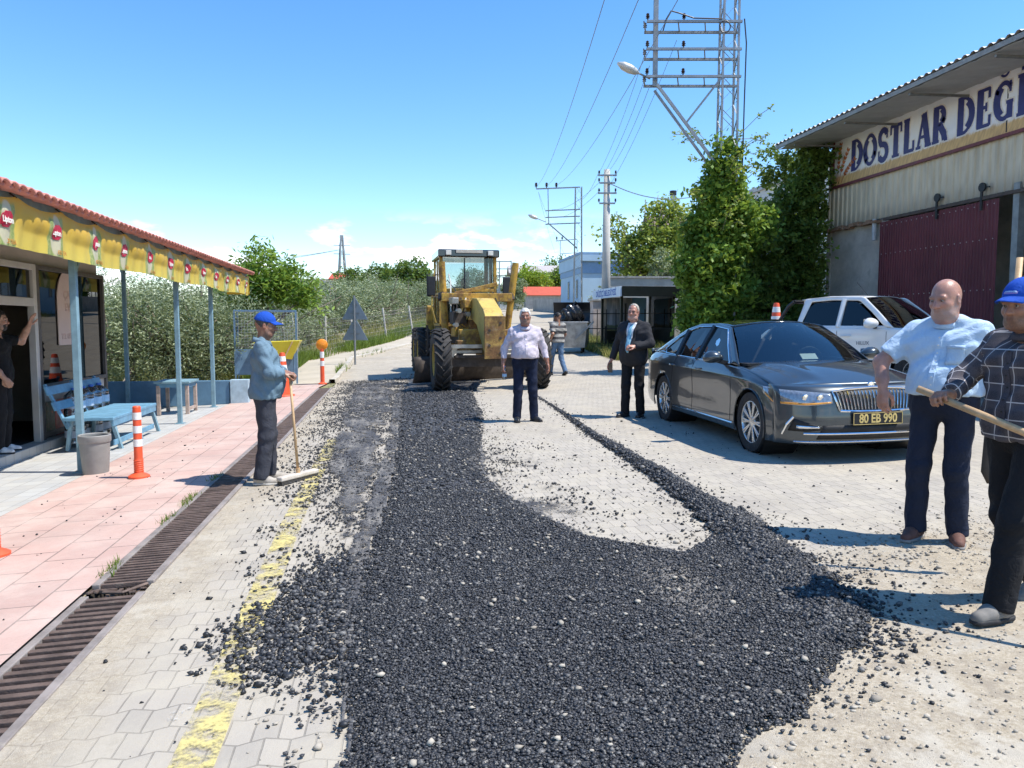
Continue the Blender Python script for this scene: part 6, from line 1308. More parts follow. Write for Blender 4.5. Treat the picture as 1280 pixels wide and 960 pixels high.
# ------------------------------------------------------------------ people: smooth-blended volumes turned into one surface each
def snets(F, lo, h):
    """surface nets of the zero level of a sampled field"""
    S = F < 0; nx, ny, nz = F.shape; c = np.zeros((nx-1, ny-1, nz-1), np.int16)
    for i in (0, 1):
        for j in (0, 1):
            for k in (0, 1): c += S[i:nx-1+i, j:ny-1+j, k:nz-1+k]
    act = (c > 0) & (c < 8); idx = -np.ones(act.shape, np.int64); I = np.argwhere(act); idx[act] = np.arange(len(I))
    acc = np.zeros((len(I), 3)); cnt = np.zeros(len(I))
    for ax in range(3):
        o = [a for a in range(3) if a != ax]
        for u in (0, 1):
            for v in (0, 1):
                a = I.copy(); a[:, o[0]] += u; a[:, o[1]] += v; b = a.copy(); b[:, ax] += 1
                fa = F[a[:, 0], a[:, 1], a[:, 2]]; fb = F[b[:, 0], b[:, 1], b[:, 2]]; m = (fa < 0) != (fb < 0)
                t = np.where(m, fa/(fa-fb+1e-12), 0); p = a.astype(float); p[:, ax] += t; acc[m] += p[m]; cnt[m] += 1
    V = acc/np.maximum(cnt, 1)[:, None]*h + np.array(lo); Q = []
    for ax in range(3):
        o = [(ax+1) % 3, (ax+2) % 3]; n = list(F.shape); sl0 = [slice(None)]*3; sl1 = [slice(None)]*3; sl0[ax] = slice(0, n[ax]-1); sl1[ax] = slice(1, n[ax])
        A = S[tuple(sl0)]; B = S[tuple(sl1)]; E = np.argwhere(A != B); E = E[(E[:, o[0]] > 0) & (E[:, o[1]] > 0) & (E[:, o[0]] < n[o[0]]-1) & (E[:, o[1]] < n[o[1]]-1)]
        if not len(E): continue
        q = []
        for u, v in ((-1, -1), (0, -1), (0, 0), (-1, 0)):
            e = E.copy(); e[:, o[0]] += u; e[:, o[1]] += v; q.append(idx[e[:, 0], e[:, 1], e[:, 2]])
        q = np.stack(q, 1); fl = ~A[E[:, 0], E[:, 1], E[:, 2]]; q[fl] = q[fl][:, ::-1]; Q.append(q)
    Q = np.concatenate(Q); return V, Q[(Q >= 0).all(1)]
def seg(p, a, b, ra, rb=None):
    a = np.array(a, float); b = np.array(b, float); rb = ra if rb is None else rb; d = b-a; h = np.clip(((p-a) @ d)/(d @ d + 1e-12), 0, 1)
    return np.linalg.norm(p-a-h[..., None]*d, axis=-1) - (ra+(rb-ra)*h)
def ell(p, c, r):
    q = (p-np.array(c))/np.array(r); k0 = np.linalg.norm(q, axis=-1); k1 = np.linalg.norm(q/np.array(r), axis=-1); return k0*(k0-1)/np.maximum(k1, 1e-9)
def smin(a, b, k=.03): h = np.maximum(k-np.abs(a-b), 0)/k; return np.minimum(a, b)-h*h*k*.25
def smax(a, b, k=.01): return -smin(-a, -b, k)
def sample(f, lo, hi, h):
    lo = np.array(lo, float); n = np.ceil((np.array(hi)-lo)/h).astype(int)+1
    g = np.stack(np.meshgrid(*[lo[i]+h*np.arange(n[i]) for i in range(3)], indexing='ij'), -1); return snets(f(g), lo, h)
def wr(p, amp, k=1.0, ph=0.0):
    """soft folds"""
    x, y, z = p[..., 0]*k, p[..., 1]*k, p[..., 2]*k
    return amp*(np.sin(38*z+9*np.sin(11*x+7*y+ph)+ph)*.6 + np.sin(23*z-31*y+6*np.sin(9*z+ph)+2*ph)*.5 + np.sin(61*z+33*x+5*np.sin(17*y))*.25)
SKINM = {}
def skin(name, col, stc=(.06,.05,.045)): 
    if name not in SKINM:
        t = NT(name); n = t.noise(14, 5, .6); n2 = t.noise(120, 3); n3 = t.noise(38, 4, .6); c = t.mix(t.ramp(n, .35, .7), cl(col, .9), cl(col, 1.28)); c = t.mix(t.ramp(n3, .5, .72, 0, .28), c, (col[0]*.95, col[1]*.68, col[2]*.6)); c = t.mix(t.ramp(n2, .55, .75, 0, .3), c, (col[0]*.8, col[1]*.55, col[2]*.5))
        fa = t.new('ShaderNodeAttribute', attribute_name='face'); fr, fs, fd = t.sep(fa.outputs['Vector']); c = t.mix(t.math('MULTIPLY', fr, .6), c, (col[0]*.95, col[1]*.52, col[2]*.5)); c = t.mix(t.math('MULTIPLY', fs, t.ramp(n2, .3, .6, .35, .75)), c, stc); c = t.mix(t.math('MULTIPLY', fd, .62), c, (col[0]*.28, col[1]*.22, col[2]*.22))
        t.bump(t.math('ADD', n2, t.math('MULTIPLY', n3, 1.5)), .25, .004); t.fin(c, .40, spec=.45); t.b.inputs['Subsurface Weight'].default_value = .12; t.b.inputs['Subsurface Radius'].default_value = (.01, .004, .002); t.b.inputs['Subsurface Scale'].default_value = 1; SKINM[name] = t.m
    return SKINM[name]
def cloth(name, col, var=.12, rough=.85, weave=420): 
    t = NT(name); n = t.noise(5, 6, .65); w = t.noise(weave, 2); c = t.mix(t.ramp(n, .3, .7), cl(col, 1-var), cl(col, 1+var)); c = t.mix(t.ramp(w, .4, .65, 0, .25), c, cl(col, .6)); cr_ = t.math('ABSOLUTE', t.math('SUBTRACT', t.noise(6.5, 3, .55, dist=1.6), .5)); cr2 = t.math('ABSOLUTE', t.math('SUBTRACT', t.noise(15, 3, .55, dist=1.2), .5)); t.bump(t.math('ADD', t.math('MULTIPLY', w, .12), t.math('ADD', t.math('MULTIPLY', cr_, 5.0), t.math('MULTIPLY', cr2, 1.8))), .35, .010); return t.fin(c, rough, spec=.25)
def rotm(yaw, pitch=0, roll=0): return np.array((Matrix.Rotation(yaw, 3, 'Z') @ Matrix.Rotation(pitch, 3, 'Y') @ Matrix.Rotation(roll, 3, 'X')))
EYEW = M('eye white', (.26,.22,.20), .55, 0, .02); EYED = M('dark iris', (.02,.012,.008), .4)
def hand_prims(curl, thumb_in=0.5, spread=.0):
    """local frame: x fingers, y thumb side, z back of hand; returns list of (a, b, ra, rb)"""
    L = []; R = [('f', (.088, .031), .074, .0095, .09), ('f', (.094, .0105), .084, .0098, .03), ('f', (.090, -.011), .077, .0092, -.03), ('f', (.080, -.031), .060, .0082, -.10)]
    for _, (bx_, by_), ln, r, sp in R:
        p = np.array((bx_, by_, 0.0)); ang = 0.0; rad = r*1.08; L.append(((.03, by_*.55, 0), tuple(p), .0125, rad))
        for k, f in enumerate((.46, .30, .24)):
            ang += curl[k]; d = np.array((math.cos(ang), (sp+spread*by_*10)*math.cos(ang), -math.sin(ang))); q = p + d*ln*f; L.append((tuple(p), tuple(q), rad, rad*.92)); p = q; rad *= .92
    t0 = np.array((.022, .030, -.006)); t1 = t0 + np.array((.030, .030-.012*thumb_in, -.014-.008*thumb_in)); t2 = t1 + np.array((.032, .010-.022*thumb_in, -.010-.012*thumb_in)); t3 = t2 + np.array((.024, .0-.020*thumb_in, -.006-.010*thumb_in))
    L += [(tuple(t0), tuple(t1), .015, .0125), (tuple(t1), tuple(t2), .0122, .0112), (tuple(t2), tuple(t3), .0110, .0088)]
    return L
def person(label, loc, yaw, Ht, sp):
    s = Ht/1.75; J = dict(hip=.92, hw=.088, sh=1.43, sw=.185)
    me_all = []; col_i = []
    jt = dict(kL=(.015,.105,.50), kR=(.015,-.105,.50), aL=(-.02,.12,.085), aR=(-.02,-.12,.085), eL=(-.03,.255,1.14), eR=(-.03,-.255,1.14), wL=(.06,.27,.90), wR=(.06,-.27,.90), head=(.025,0,1.615), lean=(0,0), tL=.12, tR=-.12)
    jt.update(sp.get('j', {})); A_ = {k: np.array(v, float)*s if k not in ('tL','tR') else v for k, v in jt.items()}
    lx, ly = jt['lean']; belly = sp.get('belly', 0.0); fat = sp.get('fat', 1.0); hgt = lambda z: np.array((lx*(z-.92)/.5, ly*(z-.92)/.5, z))*s
    shL = (hgt(1.395)+np.array((-.01, .178*fat**.7, 0))*s); shR = (hgt(1.395)+np.array((-.01, -.178*fat**.7, 0))*s); hipL = np.array((0, .088*fat, .92))*s; hipR = np.array((0, -.088*fat, .92))*s
    hd = A_['head'] + np.array((lx*1.35, ly*1.35, 0))*s; HR = rotm(sp.get('hyaw', 0), sp.get('hpitch', 0), sp.get('hroll', 0)); hs = s*sp.get('hsize', 1.0)
    neck0 = hgt(1.44); SK = skin(*sp['skin'])
    # --- head, neck
    def fhead(g):
        p = ((g-hd)/hs) @ HR
        d = ell(p, (-.012, 0, .032), (.098, .077, .098)); d = smin(d, ell(p, (.022, 0, -.03), (.070, .060, .088)), .03); d = smin(d, seg(p, (.045, -.026, -.088), (.045, .026, -.088), .026), .035)
        d = smin(d, seg(p, (-.01, .055, -.035), (.03, .042, -.075), .026), .03); d = smin(d, seg(p, (-.01, -.055, -.035), (.03, -.042, -.075), .026), .03)
        for sg_ in (-1, 1):
            d = smin(d, ell(p, (.058, sg_*.036, -.018), (.028, .026, .024)), .025)
            d = smax(d, -ell(p, (.096, sg_*.031, .010), (.014, .016, .0095)), .012)
            d = smin(d, ell(p, (-.006, sg_*.080, .002), (.017, .010, .033)), .008); d = smax(d, -ell(p, (.0, sg_*.090, .004), (.009, .006, .018)), .004)
            d = smin(d, ell(p, (.096, sg_*.012, -.027), (.012, .009, .009)), .006)
        d = smin(d, seg(p, (.080, -.042, .030), (.080, .042, .030), .011), .016)
        d = smin(d, seg(p, (.086, 0, .016), (.108, 0, -.024), .0085, .0135), .012)
        d = smin(d, seg(p, (.083, -.019, -.051), (.083, .019, -.051), .0075), .008); d = smin(d, seg(p, (.081, -.017, -.063), (.081, .017, -.063), .0085), .008); d = smax(d, -seg(p, (.094, -.024, -.0565), (.094, .024, -.0565), .0025), .003)
        if sp.get('fatneck'): d = smin(d, ell(p, (.02, 0, -.095), (.06, .065, .04)), .03)
        q = g; dn = seg(q, hd+np.array((-.02, 0, -.05))*hs, neck0+np.array((-.02, 0, -.05))*s, .056*s*sp.get('neck', 1), .064*s*sp.get('neck', 1)); return smin(d*hs, dn, .03)
    V, Q = sample(fhead, hd-np.array((.16, .14, .25))*s, hd+np.array((.17, .14, .17))*s, .0050*s); me_all.append((V, Q))
    lp = ((V-hd)/hs) @ HR; x_, y_, z_ = lp.T; g2 = lambda c, r: np.exp(-(((lp-np.array(c))/np.array(r))**2).sum(1))
    lip = g2((.092, 0, -.057), (.02, .016, .0085)); red = np.clip(g2((.108, 0, -.02), (.02, .016, .018)) + .8*g2((.07, .042, -.022), (.03, .02, .02)) + .8*g2((.07, -.042, -.022), (.03, .02, .02)) + (np.abs(y_) > .076)*.7, 0, 1)
    stub = np.clip((-.034-z_+.25*np.maximum(0, np.abs(y_)-.02))/.018, 0, 1)*np.clip((x_+.02)/.03, 0, 1)*np.clip((z_+.13)/.02, 0, 1)*sp.get('stubble', .7); stub = np.maximum(stub, sp.get('fringe', 0)*np.clip((.03-x_)/.03, 0, 1)*np.clip((.05-z_)/.03, 0, 1)*np.clip((z_+.07)/.02, 0, 1))
    fold_shade = np.clip(sum(g2((.086, sg_*.031, .011), (.02, .017, .0085)) + .5*g2((.09, sg_*.014, -.036), (.02, .005, .012)) for sg_ in (-1, 1)) + .5*g2((.1, 0, -.0565), (.02, .02, .003)), 0, 1)  # shade painted into the eye sockets, nose folds and mouth line
    hv = np.stack([np.clip(lip+.6*red, 0, 1), stub, fold_shade], 1)
    # --- arms with hands
    hand_c = {}
    for side, sg_ in (('L', 1), ('R', -1)):
        sh = shL if sg_ > 0 else shR; el = A_['e'+side]; wrs = A_['w'+side]; fd = (wrs-el)/np.linalg.norm(wrs-el)
        hdir = np.array(sp.get('h'+side, fd), float); hdir /= np.linalg.norm(hdir); bk = np.array(sp.get('b'+side, (0.15, sg_*1.0, 0.1)), float); bk -= hdir*(bk @ hdir); bk /= np.linalg.norm(bk); th = np.cross(bk, hdir)*(-1 if sg_ < 0 else 1)
        # thumb side: forward for a hanging hand with its back outwards
        th = np.array(sp['t'+side+'h'], float) if 't'+side+'h' in sp else th
        th -= hdir*(th @ hdir); th /= np.linalg.norm(th); bk = bk - th*(bk @ th); bk /= np.linalg.norm(bk); Rm = np.stack([hdir, th, bk], 1); curl = sp.get('c'+side, (.30, .45, .35)); prims = hand_prims(curl, sp.get('th'+side, .5))
        def farm(g):
            p = ((g-wrs) @ Rm)/s
            d = ell(p, (.052, 0, 0), (.056, .042, .0165)); d = smin(d, seg(p, (-.03, 0, 0), (.03, 0, 0), .025, .022), .02)
            for a, b_, ra, rb in prims: d = smin(d, seg(p, a, b_, ra, rb), .007)
            d = d*s; d = smin(d, seg(g, wrs-fd*.02*s, wrs+(el-wrs)*.35, .026*s, .036*s*sp.get('arm', 1)), .02); d = smin(d, seg(g, wrs+(el-wrs)*.35, el, .038*s*sp.get('arm', 1), .044*s*sp.get('arm', 1)), .02); return smin(d, seg(g, el, sh, .045*s*sp.get('arm', 1), .05*s), .02)
        pts = np.stack([el, wrs, wrs+hdir*.2*s, sh if sp.get('short') else el]); V, Q = sample(farm, pts.min(0)-.075*s, pts.max(0)+.075*s, .0062*s); me_all.append((V, Q)); hand_c[side] = (wrs + (hdir*.075 - bk*.026)*s, th)
    fcore = lambda g: smin(smin(seg(g, hipL, hgt(1.3), .07*s), seg(g, hipR, hgt(1.3), .07*s), .05), smin(seg(g, hgt(1.36)+np.array((0, .12, 0))*s, hgt(1.36)-np.array((0, .12, 0))*s, .06*s), seg(g, hgt(1.3), neck0, .05*s), .05), .05)
    V, Q = sample(fcore, np.array((-.2+min(0, lx), -.35, .75))*s, np.array((.25+max(0, lx), .35, 1.6))*s, .025); me_all.append((V, Q))
    o_ = 0; VV = []; QQ = []
    for V, Q in me_all: VV.append(V); QQ.append(Q+o_); o_ += len(V)
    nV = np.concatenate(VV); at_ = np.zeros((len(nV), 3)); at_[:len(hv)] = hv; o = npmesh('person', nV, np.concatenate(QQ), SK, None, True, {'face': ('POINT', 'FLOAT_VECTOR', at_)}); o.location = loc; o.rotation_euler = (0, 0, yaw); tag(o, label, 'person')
    H2 = lambda lp: np.array(lp)*hs @ HR.T + hd
    for sg_ in (-1, 1):
        V, Q = sample(lambda g: np.linalg.norm(g-H2((.0800, sg_*.031, .009)), axis=-1)-.0104*hs, H2((.0800, sg_*.031, .009))-.014, H2((.0800, sg_*.031, .009))+.014, .0035)
        lp = ((V-hd)/hs) @ HR; mi = ((np.hypot(lp[:, 1]-sg_*.031+sp.get('gaze', 0), lp[:, 2]-.009) < .0066) & (lp[:, 0] > .083))[Q].all(1); npmesh('eye', V, Q, [EYEW, EYED], o, True, None, mi)
    hairm = sp.get('hairm')
    if hairm is not None:
        kind = sp['hair']
        def fhair(g):
            p = ((g-hd)/hs) @ HR; n = .0025*(np.sin(p[..., 0]*160+p[..., 2]*90)*np.sin(p[..., 1]*210+p[..., 2]*120)); d = ell(p, (-.012, 0, .034), (.104, .083, .106))+n*1.3; th_ = .012
            d = smax(d, -ell(p, (-.005, 0, .02), (.092, .070, .09)), .004)
            if kind == 'full': cut = np.maximum(p[..., 0]*1.0-(.055+.25*(p[..., 2]-.075)), -(p[..., 2]+.03+.9*np.minimum(p[..., 0], .01)*1.0)); cut = np.where(p[..., 2] > .075, np.minimum(cut, p[..., 0]-.10), cut)
            elif kind == 'receding': cut = np.maximum(p[..., 0]-(.03+.3*(p[..., 2]-.07)), -(p[..., 2]+.03+.9*p[..., 0]))
            elif kind == 'short': cut = np.maximum(p[..., 0]*1.0-(.045+.4*(p[..., 2]-.07)), -(p[..., 2]+.05+.9*np.minimum(p[..., 0], .0)))
            else: cut = np.maximum(np.maximum(p[..., 0]-.0, p[..., 2]-.035), -(p[..., 2]+.045+.5*p[..., 0]))
            return smax(d, cut, .006)*hs
        if kind != 'none': V, Q = sample(fhair, hd-np.array((.16, .13, .14))*s, hd+np.array((.15, .13, .17))*s, .0055*s)
        if kind != 'none': npmesh('hair', V, Q, hairm, o, True)
        b = MB()
        for sg_ in (-1, 1): b.tube([H2((.089-.25*abs(y-.03)**1.3, sg_*y, .033-.35*(y-.026)**2*20*.1)) for y in np.linspace(.012, .05, 6)], [.0012, .0026, .003, .0028, .0024, .001], 6)
        b.build('eyebrow', sp.get('browm', hairm), o, smooth=True)
    if sp.get('moustache') is not None:
        def fm(g): p = ((g-hd)/hs) @ HR; return smax(seg(p, (.093, -.022, -.047), (.093, .022, -.047), .0075), p[..., 2]+.0435-.0*p[..., 2], .002)*hs
        V, Q = sample(fm, H2((.07, 0, -.05))-.04, H2((.1, 0, -.05))+.04, .004); npmesh('moustache', V, Q, sp['moustache'], o, True)
    if sp.get('beard') is not None:
        def fb(g): p = ((g-hd)/hs) @ HR; d = smin(ell(p, (.026, 0, -.045), (.071, .064, .075)), seg(p, (.047, -.02, -.09), (.047, .02, -.09), .03), .03); d = np.maximum(d, p[..., 2]+.035-.3*np.abs(p[..., 1])); d = smax(d, -seg(p, (.1, -.02, -.056), (.1, .02, -.056), .016), .004); return np.maximum(d, -(p[..., 0]+.005))*hs
        V, Q = sample(fb, H2((.03, 0, -.06))-.11, H2((.03, 0, -.06))+.11, .006); npmesh('beard', V, Q, sp['beard'], o, True)
    # --- upper garment
    ph = sp.get('ph', 1.0); slv = sp.get('sleeve', 1.0); bulk = sp.get('bulk', 0.0); hem = sp.get('hem', .93); wa = sp.get('wr', .005)
    def torso(g):
        d = seg(g, hgt(1.29)+np.array((.005, .092*fat, 0))*s, hgt(1.29)-np.array((-.005, .092*fat, 0))*s, (.122*fat**.5+bulk)*s)
        d = smin(d, seg(g, hgt(1.06)+np.array((.01, .06*fat, 0))*s, hgt(1.06)-np.array((-.01, .06*fat, 0))*s, (.128*fat**.5+bulk)*s), .12*s); d = smin(d, seg(g, hgt(.93)+np.array((.0, .06*fat, 0))*s, hgt(.93)-np.array((0, .06*fat, 0))*s, (.142*fat**.5+bulk)*s), .08*s)
        d = smin(d, seg(g, hgt(1.455)+np.array((-.02, .06, 0))*s, shL+np.array((0, -.02, -.004))*s, .056*s, (.062+bulk*.7)*s), .06*s); d = smin(d, seg(g, hgt(1.455)+np.array((-.02, -.06, 0))*s, shR+np.array((0, .02, -.004))*s, .056*s, (.062+bulk*.7)*s), .06*s)
        if belly: d = smin(d, ell(g, hgt(1.06)+np.array((.045+belly*.6, 0, 0))*s, np.array((.10+belly, .135+belly*.4, .17))*s), .09*s)
        return d
    def shirt(g):
        d = torso(g)
        for side, sg_, sh in (('L', 1, shL), ('R', -1, shR)):
            el = A_['e'+side]; wrs = A_['w'+side]; ua = (el-sh)/np.linalg.norm(el-sh); fa = (wrs-el)/np.linalg.norm(wrs-el)
            if sp.get('short'):
                ee = sh+(el-sh)*.80; dd = smax(seg(g, sh, el, (.064+bulk)*s, (.066+bulk)*s), (g-ee) @ ua, .008)
            else:
                dd = seg(g, sh, el, (.061+bulk)*s, (.053+bulk)*s); fe = wrs-fa*.012*s; d2 = smax(seg(g, el, wrs+fa*.05*s, (.054+bulk)*s, (.036+bulk*.8)*s), (g-fe) @ fa, .006); dd = smin(dd, d2, .03)
            d = smin(d, dd, .045*s)
        d = smax(d, hem*s-g[..., 2], .012) - wr(g, wa, 1, ph)
        nk = ell(g, neck0+np.array((.035, 0, .055))*s, np.array((.085, .058, .075))*s); return smax(d, -nk, .008)
    lo = np.array((-.36, -.55, hem-.06))*s; hi = np.array((.42+belly, .55, 1.56))*s; ptsJ = np.stack([A_['eL'], A_['eR'], A_['wL'], A_['wR']]); lo = np.minimum(lo, ptsJ.min(0)-.1); hi = np.maximum(hi, ptsJ.max(0)+.1); lo[0] += min(0, lx)*s; hi[0] += max(0, lx)*s
    V, Q = sample(shirt, lo, hi, sp.get('res', .011)*s)
    att = None
    if sp.get('plaid'):
        uv = np.zeros((len(V), 3)); best = np.full(len(V), 1e9); uv[:, 0] = np.arctan2(V[:, 1], V[:, 0]-lx*.3)*.165; uv[:, 1] = V[:, 2]; best = np.abs(V[:, 1]) * 0 + seg(V, hgt(.95), hgt(1.4), .18*s)
        for a, b_ in ((shL, A_['eL']), (A_['eL'], A_['wL']), (shR, A_['eR']), (A_['eR'], A_['wR'])):
            dd = seg(V, a, b_, .045*s); m = dd < best; best = np.where(m, dd, best); ax, u_, v_ = frame(b_-a); q = V-a; uv[m, 0] = (np.arctan2(q @ v_, q @ u_)*.06)[m]; uv[m, 1] = (q @ ax)[m]
        att = {'pl': ('POINT', 'FLOAT_VECTOR', uv)}
    sh_o = npmesh(sp.get('top_name', 'shirt'), V, Q, sp['top'], o, True, att)
    # collar and front placket
    if sp.get('collar', True):
        cm = sp.get('collarm', sp['top']); b = MB(); P = []
        for a in np.linspace(-2.75, 2.75, 26):
            f_ = (1+math.cos(a))/2; P.append([neck0+np.array((-.018+.078*math.cos(a), .070*math.sin(a), .045-.052*f_+zz))*s + np.array((off*math.cos(a), off*math.sin(a), 0))*s for zz, off in ((-.025, .012), (.022, .004), (.028, .010), (-.018, .028))])
        b.grid(np.array(P)); b.build('collar', cm, sh_o, smooth=True, solid=.003)
    if sp.get('placket', True):
        pz = np.linspace(max(hem+.05, .96), 1.36, 14); pts = []
        # find the front of the torso for each height
        for z in pz:
            xs_ = np.linspace(0, .45, 180); g = np.stack([xs_*s+hgt(z)[0], np.zeros(180), np.full(180, z*s)], -1); f = torso(g) - wr(g, wa, 1, ph); k_ = np.argmax(f > 0); pts.append((g[k_, 0]+.002, 0, z*s))
        P = np.array([[(p[0]-.0 , w_*s, p[2]) for w_ in (-.017, .017)] for p in pts]); MB().grid(P).build('placket', sp['top'], sh_o, solid=.006)
        b = MB()
        for p in pts[1::2]: b.cyl((p[0]+.002, 0, p[2]), (p[0]+.006, 0, p[2]), .0055, n=8)
        b.build('button', sp.get('buttonm', WHITE), sh_o)
        sp['_front'] = pts
    # --- trousers
    lk = sp.get('legk', 1.0)
    def trou(g):
        d = seg(g, np.array((0, .065*fat, .93))*s, np.array((0, -.065*fat, .93))*s, (.120*fat**.5)*s); d = smin(d, seg(g, hgt(1.0)+np.array((.005+belly*.15, .065*fat, 0))*s, hgt(1.0)+np.array((.005+belly*.15, -.065*fat, 0))*s, .112*fat**.5*s), .04)
        for side, hp in (('L', hipL), ('R', hipR)):
            kn = A_['k'+side]; an = A_['a'+side]; sh_d = (an-kn)/np.linalg.norm(an-kn); q = seg(g, hp, kn, .094*s*lk, .073*s*lk); q = smin(q, smax(seg(g, kn, an+sh_d*.06*s, .072*s*lk, .066*s*lk), (g-an-sh_d*.035*s) @ sh_d, .006), .03)
            d = smin(d, q, .03*s)
        return smax(d, g[..., 2]-1.035*s, .006) - wr(g, sp.get('twr', .0045), .85, ph+2)
    pts = np.stack([A_['kL'], A_['kR'], A_['aL'], A_['aR'], hipL, hipR]); lo = pts.min(0)-.17*s; hi = pts.max(0)+.17*s; lo[2] = max(lo[2], pts[:, 2].min()-.07); hi[2] = 1.07*s; lo[0] -= .05; hi[0] += .06+belly*.3
    V, Q = sample(trou, lo, hi, sp.get('res', .011)*s*1.1); npmesh('trousers', V, Q, sp['bottom'], o, True)
    if sp.get('belt') is not None:
        def fbelt(g): return np.maximum(np.maximum(trou(g)-.006*s, .995*s-g[..., 2]), g[..., 2]-1.03*s)
        V, Q = sample(fbelt, np.array((-.22, -.28, .97))*s, np.array((.3, .28, 1.05))*s, .009); bl_ = npmesh('belt', V, Q, sp['belt'], o, True)
    for side in 'LR':
        an = A_['a'+side]; ta = jt['t'+side]; up = sp.get('lift'+side, 0.0); R = rotm(ta, up)
        def fshoe(g):
            p = ((g-an) @ R)/s + np.array((0, 0, .085)); d = seg(p, (-.045, 0, .048), (.07, 0, .040), .042, .041); d = smin(d, seg(p, (.07, .0, .032), (.155, .006, .026), .042, .033), .03); d = smin(d, seg(p, (-.01, 0, .05), (-.005, 0, .10), .046, .044), .03)
            top = smax(d, -(p[..., 2]-.004), .004); top = smax(top, p[..., 2]-.115, .01); return top*s
        V, Q = sample(fshoe, an-np.array((.2, .2, .12))*s, an+np.array((.26, .26, .08))*s, .0085*s); so_ = npmesh('shoe', V, Q, sp['shoe'], o, True)
        def fsole(g):
            p = ((g-an) @ R)/s + np.array((0, 0, .085)); q = p.copy(); q[..., 2] = 0; d = smin(seg(q, (-.045, 0, 0), (.07, 0, 0), .046, .046), seg(q, (.07, 0, 0), (.155, .006, 0), .047, .037), .03); return smax(d, np.abs(p[..., 2]-.008)-.011, .003)*s
        V, Q = sample(fsole, an-np.array((.2, .2, .12))*s, an+np.array((.26, .26, .0))*s, .0085*s); npmesh('sole', V, Q, sp.get('solem', BLACK), so_, True)
    if sp.get('cap') is not None:
        def fcap(g):
            p = ((g-hd)/hs) @ HR; d = ell(p, (-.012, 0, .048), (.110, .090, .105)); d = smax(d, -ell(p, (-.012, 0, .03), (.098, .079, .095)), .003); d = smax(d, .046-.12*p[..., 0]-p[..., 2], .003); return d*hs
        V, Q = sample(fcap, hd-np.array((.15, .13, .05))*s, hd+np.array((.15, .13, .18))*s, .0055*s); cp_ = npmesh('cap', V, Q, sp['cap'], o, True)
        P = np.array([[H2((.085-.35*abs(u)**2*.12+v*.088*(1-.45*u*u), u*.078*(1-.12*v), .062-.024*v-.018*u*u*(.6+.4*v))) for v in np.linspace(0, 1, 6)] for u in np.linspace(-1, 1, 17)]); MB().grid(P).build('visor', sp['cap'], cp_, smooth=True, solid=.004)
        V, Q = sample(lambda g: np.linalg.norm(g-H2((-.012, 0, .148)), axis=-1)-.007, H2((-.012, 0, .148))-.015, H2((-.012, 0, .148))+.015, .005); npmesh('cap_button', V, Q, sp['cap'], cp_, True)
        if sp.get('cap_badge'):
            for nm, mt_, z0, z1, w_ in (('badge', sp['cap_badge'][0], .075, .108, .034), ('badge_base', sp['cap_badge'][1], .070, .080, .036)):
                P = np.array([[H2((lambda y, z: (-.012+.1105*math.sqrt(max(0, 1-(y/.0905)**2-((z-.042)/.1055)**2))+.0015, y, z))(u*w_*(1-.35*v if nm == 'badge' else 1), z0+(z1-z0)*v*(1-.4*u*u if nm == 'badge' else 1))) for v in np.linspace(0, 1, 5)] for u in np.linspace(-1, 1, 11)]); MB().grid(P).build(nm, mt_, cp_, smooth=True, solid=.001)
    Rw = Matrix.Translation(loc) @ Matrix.Rotation(yaw, 4, 'Z')
    return o, (lambda p: Rw @ Vector(p)), hand_c, dict(hd=hd, HR=HR, hs=hs, H2=H2, s=s, neck=neck0, torso=torso, hgt=hgt, shirt=sh_o, J=A_, wr=lambda g: wr(g, wa, 1, ph))
NAVYT = cloth('navy trousers', (.018,.024,.045)); BLACKT = cloth('black trousers', (.014,.014,.016)); CHAR = cloth('charcoal trousers', (.05,.052,.065)); JEAN = cloth('blue denim', (.10,.17,.28), .25); DJEAN = cloth('dark denim', (.012,.018,.042), .45)
GREYH = M('grey hair', (.34,.33,.31), .6, 0, .2, 60, .3, 200); WHTH = M('white hair', (.58,.57,.54), .6, 0, .15, 60, .3, 200); BLKH = M('black hair', (.015,.012,.01), .5, 0, .2, 60, .3, 200); LSHOE = M('black leather', (.02,.02,.022), .35); BRSH = M('brown suede', (.13,.06,.045), .8, 0, .15, 20, .15, 80); BEIGES = M('beige slip-on', (.38,.34,.29), .7, 0, .15, 12); CAPB2 = cloth('royal blue cap cloth', (.012,.075,.42), .06); BELTM = M('black leather belt', (.015,.014,.014), .4)
def face_cam(px, z, turn=0.0):
    """yaw that looks from the spot towards the viewer, turned by TURN"""
    x, y = CW((px-640)/FPX*z, z); return math.atan2(-y, -x) + turn
